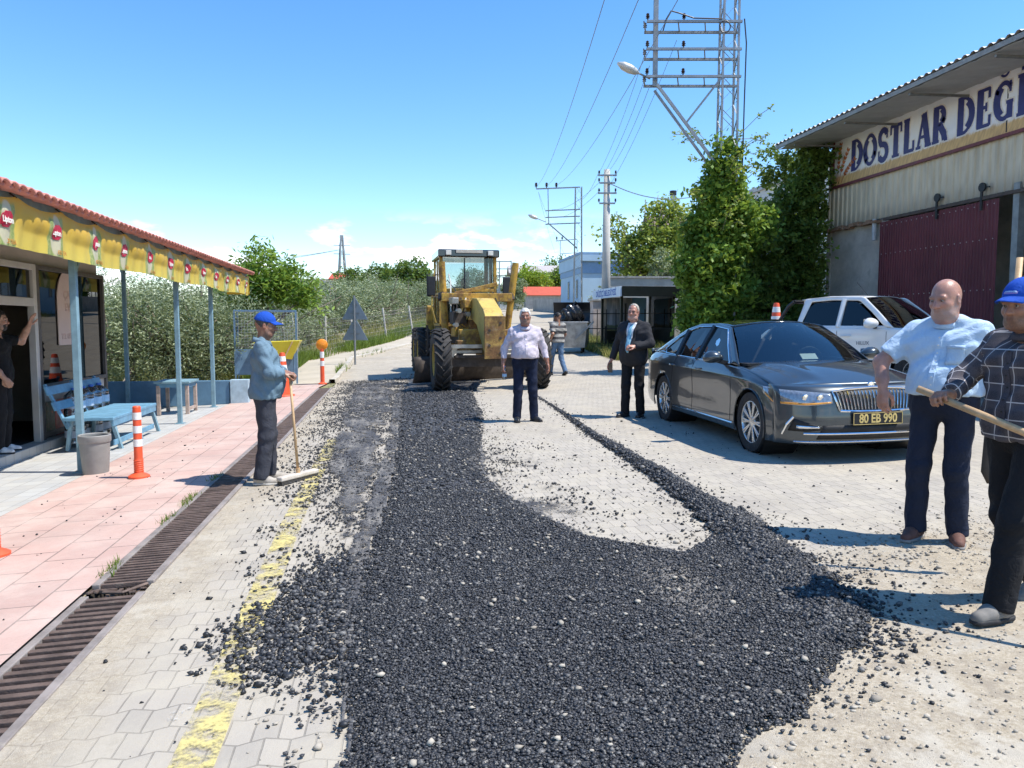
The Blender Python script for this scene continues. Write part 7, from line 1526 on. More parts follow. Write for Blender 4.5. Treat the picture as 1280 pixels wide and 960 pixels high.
# 1 broom sweeper, in profile
q = G(334, 603); loc = (q.x, q.y, q.z+.005); yw = math.atan2(RT.y, RT.x)+.28
LBLUE = cloth('faded blue work shirt', (.145,.225,.285), .16)
o, W, hc, inf = person('man in a blue cap and faded blue work shirt leaning on a push broom', loc, yw, 1.655, dict(skin=('tanned skin', (.30,.155,.10)), hairm=M('dark greying hair', (.06,.05,.045), .6, 0, .3, 60), hair='short', cap=CAPB2, top=LBLUE, bottom=CHAR, shoe=BEIGES, solem=M('pale sole', (.5,.47,.42), .6), hem=.875, bulk=.010, fat=1.05, belly=.035, wr=.006, res=.0095, legk=1.1, moustache=M('dark stubble', (.05,.04,.035), .7),
   hpitch=.10, hyaw=-.10, j=dict(eL=(.10,.26,1.17), eR=(.06,-.29,1.15), wL=(.20,.06,1.135), wR=(.185,-.10,1.13), kL=(.03,.10,.5), kR=(.01,-.11,.5), aL=(.02,.12,.085), aR=(-.05,-.13,.085), tL=.2, tR=-.25), hL=(.85,-.35,-.12), hR=(.85,.28,-.10), bL=(.1,.1,1), bR=(.1,-.1,1), cL=(.75,.9,.7), cR=(.75,.9,.7), thL=.8, thR=.8))
hb = W(hc['R'][0]); ft = G(373, 601); ft.z += .07
bro = thing('push_broom', 'long-handled push broom with a wide pale head resting on the road', 'broom', ft)
ax = (hb-ft); top = ax*1.03
MB().cyl((0,0,0), tuple(top), .0135, .0125, 12).build('handle', WOOD, bro, smooth=True)
hdx = (G(402, 592)-G(347, 608)); ang = math.atan2(hdx.y, hdx.x)
hd_ = MB().box((0, 0, -.012), (.52, .075, .045), ang).build('head_block', M('pale broom block', (.55,.49,.42), .6), bro, bev=.012)
MB().box((0, 0, -.053), (.50, .06, .04), ang).build('bristles', M('dark bristles', (.05,.045,.04), .9, 0, .3, 60, .5, 150), hd_); MB().cyl((0,0,-.01), tuple(ax*.06), .022).build('socket', WOOD, bro)
# 2 man in the doorway
x, y = CW((20-640)/FPX*9.95, 9.95); loc = (XW+.02, 10.10, Hs(-4.7, 10.2)+.14); yw = math.atan2(RT.y, RT.x)+.30
BLKS = cloth('black jersey', (.012,.012,.013)); SNK = M('white trainer', (.62,.62,.62), .5)
person('bearded man in black leaning with raised arm in the tea house doorway', loc, yw, 1.74, dict(skin=('light skin', (.42,.24,.165)), hairm=BLKH, hair='full', beard=BLKH, top=BLKS, bottom=BLACKT, shoe=SNK, short=True, collar=False, placket=False, hem=.80, arm=1.05, res=.013, legk=1.15,
   j=dict(eL=(.17,.31,1.36), wL=(.27,.30,1.56), eR=(-.02,-.26,1.13), wR=(.13,-.24,.93)), hL=(.3,.15,1), bL=(-1,.1,.2), cL=(.15,.2,.1), hR=(.5,.2,-.8), cR=(.6,.8,.6)))
# 3 white-haired man with a water bottle
q = G(656, 527); loc = tuple(q); PINKS = cloth('pale lilac shirt', (.56,.50,.56), .05)
o, W, hc, inf = person('white-haired man in a pale lilac shirt holding a small water bottle', loc, face_cam(656, 11.5, .12), 1.70, dict(skin=('sunburnt skin', (.28,.135,.09), (.2,.16,.14)), hairm=WHTH, hair='full', browm=GREYH, moustache=M('grey moustache', (.30,.27,.25), .7), top=PINKS, bottom=DJEAN, shoe=LSHOE, fat=1.12, belly=.06, hem=.985, belt=BELTM, wr=.006, arm=1.0, fatneck=1, neck=1.1, hyaw=-.12,
   j=dict(eL=(-.05,.30,1.14), wL=(.02,.35,.90), eR=(-.03,-.31,1.14), wR=(.05,-.34,.88), kL=(.02,.12,.5), aL=(-.02,.15,.085), tL=.5, tR=-.05), cR=(.6,.7,.5), bR=(.2,-1,0), cL=(.35,.5,.4)))
p = W(hc['R'][0]); wbm = GLASS('small clear bottle', (.75,.86,.93), .06, .93, .15)
bo = thing('small_water_bottle', 'small clear water bottle with a pale blue label held low in a hand', 'bottle', (p.x, p.y, p.z-.14)); MB().lathe([(0, 0), (.03, 0), (.033, .01), (.033, .07), (.030, .09), (.033, .11), (.033, .14), (.012, .175), (.012, .19), (0, .19)], 16).build('bottle_body', wbm, bo, smooth=True); MB().cyl((0,0,.187), (0,0,.205), .015).build('cap', CAPB, bo); MB().lathe([(.034, .045), (.034, .085)], 16).build('paper_label', M('light blue label', (.35,.55,.75), .5), bo)
# 4 operator in the grader cab
Rg = Matrix.Translation(gd.location) @ gd.rotation_euler.to_matrix().to_4x4(); p = Rg @ Vector((-4.32, .02, 1.02)); yw = gd.rotation_euler.z
person('machine operator in a dark shirt sitting behind the glass of the grader cab', tuple(p), yw, 1.72, dict(skin=('tanned skin', (.30,.155,.10)), hairm=BLKH, hair='full', top=cloth('dark blue work shirt', (.03,.04,.06)), bottom=BLACKT, shoe=LSHOE, res=.016, hem=.86, j=dict(kL=(.44,.14,.93), kR=(.44,-.14,.93), aL=(.52,.14,.52), aR=(.52,-.14,.52), eL=(.16,.30,1.16), eR=(.16,-.30,1.16), wL=(.42,.17,1.30), wR=(.42,-.17,1.30)), cL=(.8,.9,.7), cR=(.8,.9,.7)))
# 5 man walking away
q = G(697, 469); loc = tuple(q); yw = math.atan2(FW.y, FW.x)+.55
t = NT('striped grey t-shirt'); X, Y, Z = t.sep(t.co()); st = t.math('FRACT', t.math('MULTIPLY_ADD', Z, 6.5, .1)); c = t.mix(t.ramp(st, .45, .55), (.33,.32,.30), (.05,.05,.055)); c = t.mix(t.ramp(t.noise(30), .5, .7, 0, .4), c, (.2,.19,.19)); STRIPE = t.fin(c, .9)
person('dark-haired man in a striped grey t-shirt and jeans walking away from the viewer', loc, yw, 1.72, dict(skin=('tanned skin', (.30,.155,.10)), hairm=BLKH, hair='full', top=STRIPE, bottom=JEAN, shoe=LSHOE, short=True, collar=False, placket=False, hem=.92, bulk=.006, hyaw=.5, res=.013,
   j=dict(kL=(.16,.09,.50), aL=(.24,.08,.09), kR=(-.04,-.09,.49), aR=(-.24,-.09,.12), eL=(-.13,.26,1.15), wL=(.02,.28,.92), eR=(.03,-.27,1.14), wR=(.16,-.24,.93)), liftR=.35))
# 6 man in the suit
q = G(791, 521); loc = tuple(q); SUIT = cloth('dark grey suit cloth', (.030,.030,.034), .1); SHW = cloth('white shirt cloth', (.66,.67,.70), .03); TIE = cloth('light blue tie', (.20,.42,.55), .1)
yw = face_cam(791, 11.7, -.42)
SP6 = dict(skin=('fair flushed skin', (.46,.23,.165), (.36,.27,.23)), hairm=M('grey fair hair', (.36,.32,.27), .6, 0, .2, 60), hair='receding', top=SUIT, top_name='jacket', bottom=BLACKT, shoe=LSHOE, fat=1.12, belly=.045, hem=.78, bulk=.012, collar=False, placket=False, wr=.004, fatneck=1, hyaw=.1, hroll=-.06,
   j=dict(eL=(.05,.30,1.14), wL=(.24,.12,1.10), eR=(-.06,-.30,1.13), wR=(.03,-.36,.88), tL=.1, tR=-.35, aL=(-.06,.10,.085), aR=(.05,-.11,.085), kR=(.05,-.10,.5)), hL=(.7,-.6,.1), bL=(.2,.3,1), cL=(.7,.8,.6), thL=.7, cR=(.3,.4,.3), hR=(.35,-.45,-.85), bR=(.2,-1,.1))
o, W, hc, inf = person('grey-haired man in dark suit and light blue tie near the dark sedan', loc, yw, 1.74, SP6)
s = inf['s']; tor = inf['torso']
def front(y, z, off):
    xs_ = np.linspace(0, .5, 260); g = np.stack([xs_*s+inf['hgt'](z)[0], np.full(260, y*s), np.full(260, z*s)], -1); f = tor(g)-inf['wr'](g); k_ = int(np.argmax(f > 0)); return (g[k_, 0]+off, y*s, z*s)
zs_ = np.linspace(1.0, 1.46, 18); P = np.array([[front(u*(.012+.062*((z-1.0)/.46)**.8), z, .004) for u in np.linspace(-1, 1, 7)] for z in zs_]); MB().grid(P).build('shirt_front', SHW, o, smooth=True, solid=.004)
P = np.array([[front(u*np.interp(z, [1.0, 1.06, 1.40, 1.43, 1.46], [.006, .040, .024, .028, .026]), z, .013) for u in np.linspace(-1, 1, 5)] for z in zs_[:-1]]); MB().grid(P).build('tie', TIE, o, smooth=True, solid=.006)
for sg_ in (-1, 1): P = np.array([[front(sg_*((.016+.062*((z-1.0)/.46)**.8)+u*.05*math.sin(PI*min(1, (z-.99)/.44))**.7), z, .013) for u in np.linspace(0, 1, 4)] for z in zs_]); MB().grid(P).build('lapel', SUIT, o, smooth=True, solid=.005)
P = [[inf['neck']+np.array((-.018+.070*math.cos(a), .066*math.sin(a), .035-.045*(1+math.cos(a))/2+zz))*s for zz in (-.02, .03)] for a in np.linspace(-2.9, 2.9, 22)]; MB().grid(np.array(P)).build('shirt_collar', SHW, o, smooth=True, solid=.006)
b = MB(); H2 = inf['H2']
for sg_ in (-1, 1): b.tube([H2((.1, sg_*(.032+.021*math.cos(a)), .008+.016*math.sin(a))) for a in np.linspace(0, 2*PI, 15)], .0016, 5); b.tube([H2((.098, sg_*.053, .012)), H2((.0, sg_*.084, .016))], .0016, 5)
b.tube([H2((.101, -.011, .01)), H2((.104, 0, .014)), H2((.101, .011, .01))], .0016, 5); b.build('spectacles', DARK, o)
p = W(hc['R'][0]); ph_ = thing('mobile_phone', 'black mobile phone held low in a hand beside dark trousers', 'phone', (p.x, p.y, p.z-.02), yw+.4); MB().box((0, 0, -.03), (.012, .072, .15)).build('phone_case', LSHOE, ph_, bev=.006); MB().box((.0068, 0, -.03), (.001, .064, .136)).build('screen', GLOSSB, ph_)
# 7 bald man
q = G(1172, 676); loc = tuple(q); yw = face_cam(1172, 5.0, -.32)
SKYS = cloth('pale blue linen shirt', (.50,.64,.78), .05); 
o, W, hc, inf = person('bald man in a pale blue short-sleeved shirt with one arm hanging forward', loc, yw, 1.735, dict(skin=('pink weathered skin', (.43,.225,.165), (.36,.30,.27)), hairm=M('white stubble', (.5,.46,.43), .7, 0, .15, 90), hair='none', browm=M('greying brow', (.22,.15,.12), .7), top=SKYS, bottom=NAVYT, shoe=BRSH, solem=M('grey rubber sole', (.22,.21,.2), .7), short=True, fat=1.16, belly=.065, hem=.985, belt=BELTM, wr=.0055, res=.0088, bulk=.008, arm=1.1, fatneck=1, neck=1.2, hsize=1.05, fringe=.5, hyaw=-.25, hpitch=.16, legk=1.0,
   j=dict(eR=(.13,-.36,1.19), wR=(.21,-.31,1.01), eL=(-.08,.32,1.16), wL=(-.01,.33,.92), head=(.05,0,1.60), kL=(.03,.10,.5), kR=(.06,-.12,.5), aL=(-.03,.105,.085), aR=(.04,-.13,.085), tL=.35, tR=-.05), hR=(.15,.05,-1), bR=(.9,-.25,.1), tRh=(.2,1,0), cR=(.35,.5,.4), thR=.6))
# breast pocket
tor, s = inf['torso'], inf['s']
P = np.array([[front(.055+.10*u, 1.19+.12*v, .007) for u in np.linspace(0, 1, 5)] for v in np.linspace(0, 1, 5)]); MB().grid(P).build('pocket', SKYS, inf['shirt'], smooth=True, solid=.004)
P = np.array([[front(.053+.104*u, 1.29+.022*v, .011) for u in np.linspace(0, 1, 5)] for v in np.linspace(0, 1, 3)]); MB().grid(P).build('pocket_flap', SKYS, inf['shirt'], smooth=True, solid=.004)
# 8 man in the checked shirt with shovels
t = NT('dark checked shirt'); at = t.new('ShaderNodeAttribute', attribute_name='pl'); U, V_, _w = t.sep(at.outputs['Vector'])
def lines(v, per, w): f_ = t.math('ABSOLUTE', t.math('SUBTRACT', t.math('FRACT', t.math('MULTIPLY', v, 1/per)), .5)); return t.ramp(f_, w, w*1.8, 1, 0)
n_ = t.noise(300, 2); base = t.mix(t.ramp(n_, .4, .65), (.050,.046,.055), (.085,.078,.09)); bnd = lines(t.math('ADD', V_, .02), .085, .16); base = t.mix(t.math('MULTIPLY', bnd, .35), base, (.12,.11,.12)); base = t.mix(t.math('MULTIPLY', lines(U, .085, .16), .35), base, (.12,.11,.12))
ln = t.math('MAXIMUM', lines(U, .085, .022), lines(V_, .085, .022)); c = t.mix(t.math('MULTIPLY', ln, .8), base, (.60,.56,.55)); t.bump(n_, .3, .003); PLAID = t.fin(c, .85, spec=.2)
px8 = D(1289, 405, 3.75); q = Vector((px8.x, px8.y, Hs(px8.x, px8.y))); loc = tuple(q); yw = math.atan2(-RT.y, -RT.x)+.25
BDG = (M('cap badge', (.35,.52,.75), .6, 0, .3, 90), M('cap badge purple', (.25,.2,.5), .6))
o, W, hc, inf = person('man in a blue cap and dark checked shirt carrying a long wooden handle', loc, yw, 1.685, dict(skin=('tanned skin', (.30,.155,.10)), hairm=GREYH, hair='short', cap=CAPB2, cap_badge=BDG, top=PLAID, plaid=True, bottom=BLACKT, shoe=M('dusty grey shoe', (.20,.185,.165), .8, 0, .2, 12), hem=.90, bulk=.008, fat=1.03, wr=.007, res=.0088, arm=1.0, hpitch=.06, hyaw=.10, buttonm=DARK, belt=None, legk=1.06,
   j=dict(eR=(.12,-.29,1.20), wR=(.32,-.17,1.13), eL=(-.06,.27,1.15), wL=(.05,.29,.93), head=(.06,0,1.585), kL=(.15,.10,.51), aL=(.22,.10,.095), kR=(-.02,-.10,.48), aR=(-.26,-.11,.12), tL=.1, tR=-.1), liftR=.45, hR=(.9,.25,.1), bR=(.2,-.15,1), cR=(.85,.95,.75), thR=.8, cL=(.85,.95,.8)))
a_ = W(hc['R'][0]); b_ = D(1372, 578, 3.35)
rk = thing('long_handled_rake', 'thick pale wooden handle of a rake carried level in front of a checked shirt', 'rake', a_)
d_ = (b_-a_); dn = d_.normalized(); MB().tube([tuple(-dn*.12), tuple(dn*.5), tuple(dn*1.25)], [.0175, .0185, .0175], 14).build('handle', WOOD, rk, smooth=True)
e_ = dn*1.25; b = MB(); b.bar(tuple(e_+Vector((-.18, .1, -.02))), tuple(e_+Vector((.18, -.1, -.02))), .03)
for u in np.linspace(-1, 1, 9): b.bar(tuple(e_+Vector((.18*u, -.1*u, -.03))), tuple(e_+Vector((.18*u, -.1*u, -.11))), .012)
b.build('rake_head', GRM, rk)
top_ = D(1275, 322, 4.3); bot_ = D(1252, 563, 4.25); sv_ = thing('shovel', 'upright shovel with dull steel blade just behind the man in the checked shirt', 'shovel', bot_)
d_ = top_-bot_; MB().cyl(tuple(d_*.12), tuple(d_), .018, .017, 12).build('handle', WOOD, sv_, smooth=True)
dn = d_.normalized(); sd_ = Vector((RT.x, RT.y, 0)); bl_ = np.array([[tuple(sd_*(u*.10*(1 if v < .75 else 1-1.6*(v-.75)))*1.0 - dn*(.02+.27*v-.10) + Vector((FW.x, FW.y, 0))*(.02*u*u-.01)) for v in np.linspace(0, 1, 9)] for u in np.linspace(-1, 1, 9)])
MB().grid(bl_).build('shovel_blade', GRM, sv_, smooth=True, solid=.004); MB().cyl(tuple(dn*.02), tuple(dn*.2), .022, .020).build('socket', GRM, sv_)
# ------------------------------------------------------------------ loose black asphalt spread on the road
def inpoly(X, Y, poly):
    r = np.zeros(X.shape, bool); n = len(poly)
    for i in range(n):
        (x0, y0), (x1, y1) = poly[i], poly[(i+1) % n]; c = ((y0 > Y) != (y1 > Y)); r ^= c & (X < (x1-x0)*(Y-y0)/(y1-y0+1e-12)+x0)
    return r
def gp(pts): return [(lambda q: (q.x, q.y))(G(*p)) for p in pts]
PA = gp([(512, 468), (570, 467), (606, 470), (600, 482), (592, 492), (606, 520), (603, 560), (606, 596), (640, 622), (700, 655), (745, 672), (800, 682), (850, 690), (885, 672), (925, 632), (962, 655), (1010, 702), (1052, 756), (1062, 800), (1050, 850), (1010, 900), (950, 925), (930, 950), (920, 1030), (400, 1030), (432, 930), (424, 850), (428, 800), (446, 720), (478, 640), (494, 560), (500, 500)])
PB = gp([(440, 478), (505, 474), (500, 500), (494, 560), (478, 640), (446, 720), (428, 800), (418, 770), (410, 700), (396, 650), (385, 610), (398, 560), (412, 520)])
PC = gp([(292, 800), (330, 765), (372, 738), (412, 705), (440, 700), (432, 800), (400, 830), (340, 842), (300, 824)])
PD = gp([(600, 560), (660, 560), (690, 600), (740, 640), (700, 655), (640, 622), (606, 596)])
PE = gp([(385, 610), (420, 690), (424, 850), (432, 930), (400, 1000), (300, 960), (285, 830), (330, 750), (350, 680)])
ridge = [G(*p) for p in ((672, 496), (700, 514), (735, 540), (785, 571), (835, 602), (890, 640), (945, 680), (995, 728), (1030, 775), (1045, 800))]
RX_ = np.array([(p.x, p.y) for p in ridge]); RW_ = np.array([.03, .045, .07, .10, .13, .17, .22, .24, .22, .13]); RH_ = np.array([.012, .02, .035, .05, .06, .065, .06, .05, .045, .03])
def vn(x, y, f, seed=0):
    s = seed*7.13; return (np.sin(x*f+s+1.7*np.sin(y*f*.7+s))*np.sin(y*f*1.13+2.1*s+1.3*np.sin(x*f*.9))+.5*np.sin(x*f*2.3+y*f*1.9+s))/1.5
def ridge_h(x, y):
    h = np.zeros(x.shape); best = np.full(x.shape, 9.)
    for i in range(len(RX_)-1):
        a, b_ = RX_[i], RX_[i+1]; d = b_-a; t_ = np.clip(((x-a[0])*d[0]+(y-a[1])*d[1])/(d@d), 0, 1); ds = np.hypot(x-a[0]-t_*d[0], y-a[1]-t_*d[1]); w_ = RW_[i]+(RW_[i+1]-RW_[i])*t_; hh = RH_[i]+(RH_[i+1]-RH_[i])*t_
        w_ = w_*(1+.25*vn(x, y, 9, 2)); h = np.maximum(h, hh*np.clip(1-(ds/np.maximum(w_, .01))**2, 0, 1)**.8)
    return h
def edge_d(x, y, poly):
    d = np.full(x.shape, 9.)
    for i in range(len(poly)):
        a, b_ = np.array(poly[i]), np.array(poly[(i+1) % len(poly)]); e = b_-a; t_ = np.clip(((x-a[0])*e[0]+(y-a[1])*e[1])/(e@e+1e-12), 0, 1); d = np.minimum(d, np.hypot(x-a[0]-t_*e[0], y-a[1]-t_*e[1]))
    return d
def thick(x, y):
    """thickness of the layer (m) and how dusty and thin it is (0..1)"""
    inA = inpoly(x, y, PA); inB = inpoly(x, y, PB); eA = edge_d(x, y, PA); n = vn(x, y, 4.5, 1)*.5+vn(x, y, 13, 3)*.3+vn(x, y, 31, 4)*.2
    tA = np.where(inA, .034*np.clip((eA+.03*n)/.12, 0, 1)+.008*n*np.clip(eA/.1, 0, 1), 0)
    tA = np.maximum(tA, ridge_h(x, y)); return tA, inA, inB, eA, n
# asphalt bed: a low mound with real thickness
gx = np.arange(-2.4, 3.4, .035); gy = np.arange(1.9, 21, .05); XX, YY = np.meshgrid(gx, gy); T, inA, inB, eA, nn = thick(XX, YY)
ZZ = H(XX, YY) + T - .006; keep = T > .009
def bedmesh(name, mask, Z, mat, dust):
    idx = -np.ones(mask.shape, int); cell = mask[:-1, :-1] & mask[1:, :-1] & mask[:-1, 1:] & mask[1:, 1:]; us = np.zeros(mask.shape, bool)
    us[:-1, :-1] |= cell; us[1:, :-1] |= cell; us[:-1, 1:] |= cell; us[1:, 1:] |= cell; idx[us] = np.arange(us.sum()); I, J = np.nonzero(cell)
    F = np.stack([idx[I, J], idx[I, J+1], idx[I+1, J+1], idx[I+1, J]], 1); V = np.stack([XX[us], YY[us], Z[us]], 1); return npmesh(name, V, F, mat, None, True, {'dust': ('POINT', 'FLOAT', dust[us])})
t = NT('black asphalt mix'); at = t.new('ShaderNodeAttribute', attribute_name='dust'); dst = at.outputs['Fac']
vo = t.new('ShaderNodeTexVoronoi'); vo.inputs['Scale'].default_value = 95; t.L.new(t.co(), vo.inputs[0]); vo2 = t.new('ShaderNodeTexVoronoi'); vo2.inputs['Scale'].default_value = 26; t.L.new(t.co(), vo2.inputs[0])
cellv = t.sep(vo.outputs['Color'])[0]; n = t.noise(9, 6, .7); nf = t.noise(150, 4)
blk = t.mix(cellv, (.02,.0205,.024), (.066,.067,.074)); blk = t.mix(t.ramp(cellv, .86, .97, 0, .8), blk, (.30,.28,.25)); dc = t.mix(t.ramp(nf, .3, .7), (.15,.135,.12), (.34,.31,.265))
c = t.mix(t.ramp(t.math('ADD', dst, t.math('MULTIPLY_ADD', t.math('ADD', n, nf), .9, -.9)), .25, .85), blk, dc)
t.bump(t.math('ADD', t.math('MULTIPLY', vo.outputs[0], -1), t.math('MULTIPLY', vo2.outputs[0], -.6)), .9, .012); BEDM = t.fin(c, .65, spec=.45)
dustA = np.clip(.45-eA*2.0, 0, .3) + np.clip(vn(XX, YY, 2.2, 9)-.25, 0, .3)*.6
# tracked dusty swirl close to the ridge foot
sw = np.exp(-(((XX-1.55)/.35)**2+((YY-3.9)/.7)**2)); dustA = dustA + .65*sw + np.where(YY > 8, .10, 0)
asp = bedmesh('asphalt_bed', keep, ZZ, BEDM, np.clip(dustA, 0, 1)); tag(asp, 'freshly spread black asphalt mix lying on the pavers', None, None, 'stuff')
# thin, dusty, rolled film to the left of it
t2 = NT('thin dusty asphalt film'); X, Y, Z = t2.sep(t2.co()); vo = t2.new('ShaderNodeTexVoronoi'); vo.inputs['Scale'].default_value = 55; t2.L.new(t2.co(), vo.inputs[0]); cellv = t2.sep(vo.outputs['Color'])[0]
st = t2.new('ShaderNodeTexNoise'); st.inputs['Scale'].default_value = 1; st.inputs['Detail'].default_value = 8; st.inputs['Roughness'].default_value = .7; t2.L.new(t2.comb(t2.math('MULTIPLY', t2.math('ADD', X, t2.math('MULTIPLY', Y, .02)), 5), t2.math('MULTIPLY', Y, .8)), st.inputs[0])
n = t2.noise(7, 9, .75); nf = t2.noise(110, 4, .7); blk = t2.mix(cellv, (.03,.03,.035), (.10,.10,.105)); dus = t2.mix(t2.ramp(nf, .3, .7), (.24,.22,.195), (.42,.385,.33))
f = t2.math('ADD', t2.math('ADD', t2.math('MULTIPLY', st.outputs[0], .9), t2.math('MULTIPLY', n, .5)), t2.math('MULTIPLY', nf, .6)); c = t2.mix(t2.ramp(f, .88, 1.28), blk, dus)
at = t2.new('ShaderNodeAttribute', attribute_name='dust'); e = t2.math('ADD', t2.math('MULTIPLY', n, .9), t2.math('MULTIPLY', nf, .7)); e = t2.math('ADD', e, t2.math('MULTIPLY', at.outputs['Fac'], 1.4))
t2.set(t2.b.inputs['Alpha'], t2.ramp(e, 1.02, 1.16, 1, 0)); t2.bump(t2.math('ADD', nf, t2.math('MULTIPLY', vo.outputs[0], -1)), .7, .008); FILM = t2.fin(c, .8, spec=.3)
eB = edge_d(XX, YY, PB); inPD = inpoly(XX, YY, PD); inPE = inpoly(XX, YY, PE); eD = edge_d(XX, YY, PD); eE = edge_d(XX, YY, PE); big = inB | inPD | inPE | inA | (eB < .3) | (eD < .3) | (eE < .3)
dustB = np.where(inB | inA, np.clip(.35-eB*1.2, 0, .35)*np.where(eA < .3, .3, 1), np.clip(.35+np.minimum(eB, np.minimum(eD, eE))*2.2, 0, 1)); dustB = np.where(inPD & ~inA, .30+.1*vn(XX, YY, 3, 8), dustB); dustB = np.where(inPE & ~inA & ~inB, .62+.15*vn(XX, YY, 4, 6), dustB); dustB = np.where(inB & ~inA, .14+.16*vn(XX*2.2, YY*.6, 3, 5)+.10*vn(XX*1.5, YY, 9, 2)+np.clip(.42-eB*1.5, 0, .42)*(eA > .12), dustB); dustB = np.where(~(inA|inB) & (eB < .3), np.maximum(dustB, .5), dustB); dustB = dustB*np.clip(1.0, 0, 1)
fl = bedmesh('asphalt_film', big & (YY < 20) & (T < .012), H(XX, YY)+.0095, FILM, dustB); tag(fl, 'thin dusty film of rolled asphalt on the pavers', None, None, 'stuff')
# loose chunks
r = np.random.default_rng(12)
ico_v = []; bm = bmesh.new(); bmesh.ops.create_icosphere(bm, subdivisions=1, radius=1); ico_v = np.array([v.co[:] for v in bm.verts]); ico_f = np.array([[v.index for v in f.verts] for f in bm.faces]); bm.free()
def chunks(name, P, R, mat, label, seed, flat=.75):
    r = np.random.default_rng(seed); n = len(P); k = len(ico_v)
    prot = ico_v[None]*(1+r.normal(size=(60, k, 1))*.27); pi = r.integers(0, 60, n); A = r.uniform(0, 2*PI, n); c_, s_ = np.cos(A), np.sin(A)
    V = prot[pi]; q = np.empty_like(V); q[..., 0] = V[..., 0]*c_[:, None]-V[..., 1]*s_[:, None]; q[..., 1] = V[..., 0]*s_[:, None]+V[..., 1]*c_[:, None]; q[..., 2] = V[..., 2]
    sc3 = np.stack([r.uniform(.8, 1.3, n), r.uniform(.7, 1.1, n), r.uniform(.6, .95, n)*flat/.75], 1); V = q*(R[:, None]*sc3)[:, None]+P[:, None]
    F = (ico_f[None]+np.arange(n)[:, None, None]*k).reshape(-1, 3); o = npmesh(name, V.reshape(-1, 3), F, mat, None, False, {'lv': ('POINT', 'FLOAT', np.repeat(r.uniform(0, 1, n), k))}); return tag(o, label, None, None, 'stuff')
t = NT('bitumen coated stone'); at = t.new('ShaderNodeAttribute', attribute_name='lv'); n = t.noise(160, 3); c = t.mix(at.outputs['Fac'], (.012,.0125,.014), (.048,.049,.054)); c = t.mix(t.ramp(t.math('ADD', at.outputs['Fac'], t.math('MULTIPLY', n, .6)), 1.08, 1.32, 0, .75), c, (.24,.225,.20)); CHK = t.fin(c, .52, spec=.5)
t = NT('pale road stone'); at = t.new('ShaderNodeAttribute', attribute_name='lv'); c = t.mix(at.outputs['Fac'], (.27,.235,.19), (.47,.42,.345)); t.bump(t.noise(90, 4), .4, .004); STN = t.fin(c, .9, spec=.2)
def scatter(n, x0, x1, y0, y1): return r.uniform(x0, x1, n), r.uniform(y0, y1, n)
PP = []; RR_ = []
def addc(x, y, rad, z): PP.append(np.stack([x, y, z], 1)); RR_.append(rad)
# dense field, finer spacing close by
for y0, y1, dens, rm in ((1.9, 3.2, 12500, .0049), (3.2, 4.6, 10500, .0052), (4.6, 6.5, 6500, .0059), (6.5, 10, 2000, .0078), (10, 17, 420, .0115)):
    n_ = int((y1-y0)*5.4*dens); x, y = scatter(n_, -2.2, 3.2, y0, y1); T, iA, iB, eA_, nz = thick(x, y); rh = ridge_h(x, y); dz = .8*np.exp(-(((x-1.55)/.35)**2+((y-3.9)/.7)**2))
    m = (T > .006) & (r.uniform(size=n_) > dz*.75) & (r.uniform(size=n_) > np.clip(vn(x, y, 2.2, 9)-.3, 0, .5)); x, y, T, rh = x[m], y[m], T[m], rh[m]
    rad = rm*np.exp(np.clip(r.normal(size=len(x)), -2, 1.9)*.42)*(1+.5*(rh > .02)); addc(x, y, rad, H(x, y)+T-.004+rad*r.uniform(-.1, .45, len(x)))
# strays: clump beside the yellow line, thin left edge, spill around the ridge and between
def stray(poly, n, thr, fq, rm, seed, grow=.0):
    P_ = np.array(poly); x, y = scatter(n, P_[:, 0].min()-grow, P_[:, 0].max()+grow, P_[:, 1].min()-grow, P_[:, 1].max()+grow); m = inpoly(x, y, poly) | (edge_d(x, y, poly) < grow*r.uniform(0, 1, n)**2.5); m &= (vn(x, y, fq, seed)+r.normal(size=n)*.35) > thr; T, iA, *_ = thick(x, y); m &= T < .02; x, y = x[m], y[m]; rad = rm*np.exp(np.clip(r.normal(size=len(x)), -2, 2)*.4); addc(x, y, rad, H(x, y)+.003+rad*.55)
stray(PC, 9000, -.35, 5, .0082, 11, .25); stray(PE, 9000, .5, 3.2, .0065, 12, .35); stray(PB, 60000, -.25, 2.6, .0068, 13, .6); stray(PA, 60000, .25, 5, .0058, 15, .30); stray(PD, 7000, .2, 4, .0068, 14, .5)
for i in range(len(RX_)-1):
    n_ = int(260+120*i); u = r.uniform(size=n_)[:, None]; p = RX_[i]*(1-u)+RX_[i+1]*u + r.normal(size=(n_, 2))*(RW_[i]*.75+.02)*np.exp(r.normal(size=(n_, 1))*.5); rad = .0068*np.exp(np.clip(r.normal(size=n_), -2, 1.8)*.42); addc(p[:, 0], p[:, 1], rad, H(p[:, 0], p[:, 1])+ridge_h(p[:, 0], p[:, 1])+rad*.5)
x, y = scatter(90, -3.2, -1.95, 2.5, 12); rad = .0055*np.exp(r.normal(size=90)*.45); addc(x, y, rad, H(x, y)+.02+rad*.5)
x, y = scatter(900, -1.4, 4.5, 2, 12); rad = .0055*np.exp(r.normal(size=900)*.45); addc(x, y, rad, H(x, y)+rad*.5)
p0 = G(1050, 757); n_ = 260; x = p0.x+r.normal(size=n_)*.10; y = p0.y+r.normal(size=n_)*.06; rad = .009*np.exp(np.clip(r.normal(size=n_), -2, 1.8)*.4); addc(x, y, rad, H(x, y)+.06*np.exp(-((x-p0.x)/.1)**2-((y-p0.y)/.07)**2)+rad*.4)
PP = np.concatenate(PP); RR_ = np.concatenate(RR_); chunks('asphalt_chunks', PP, RR_, CHK, 'loose bitumen coated stones of the fresh asphalt', 3)
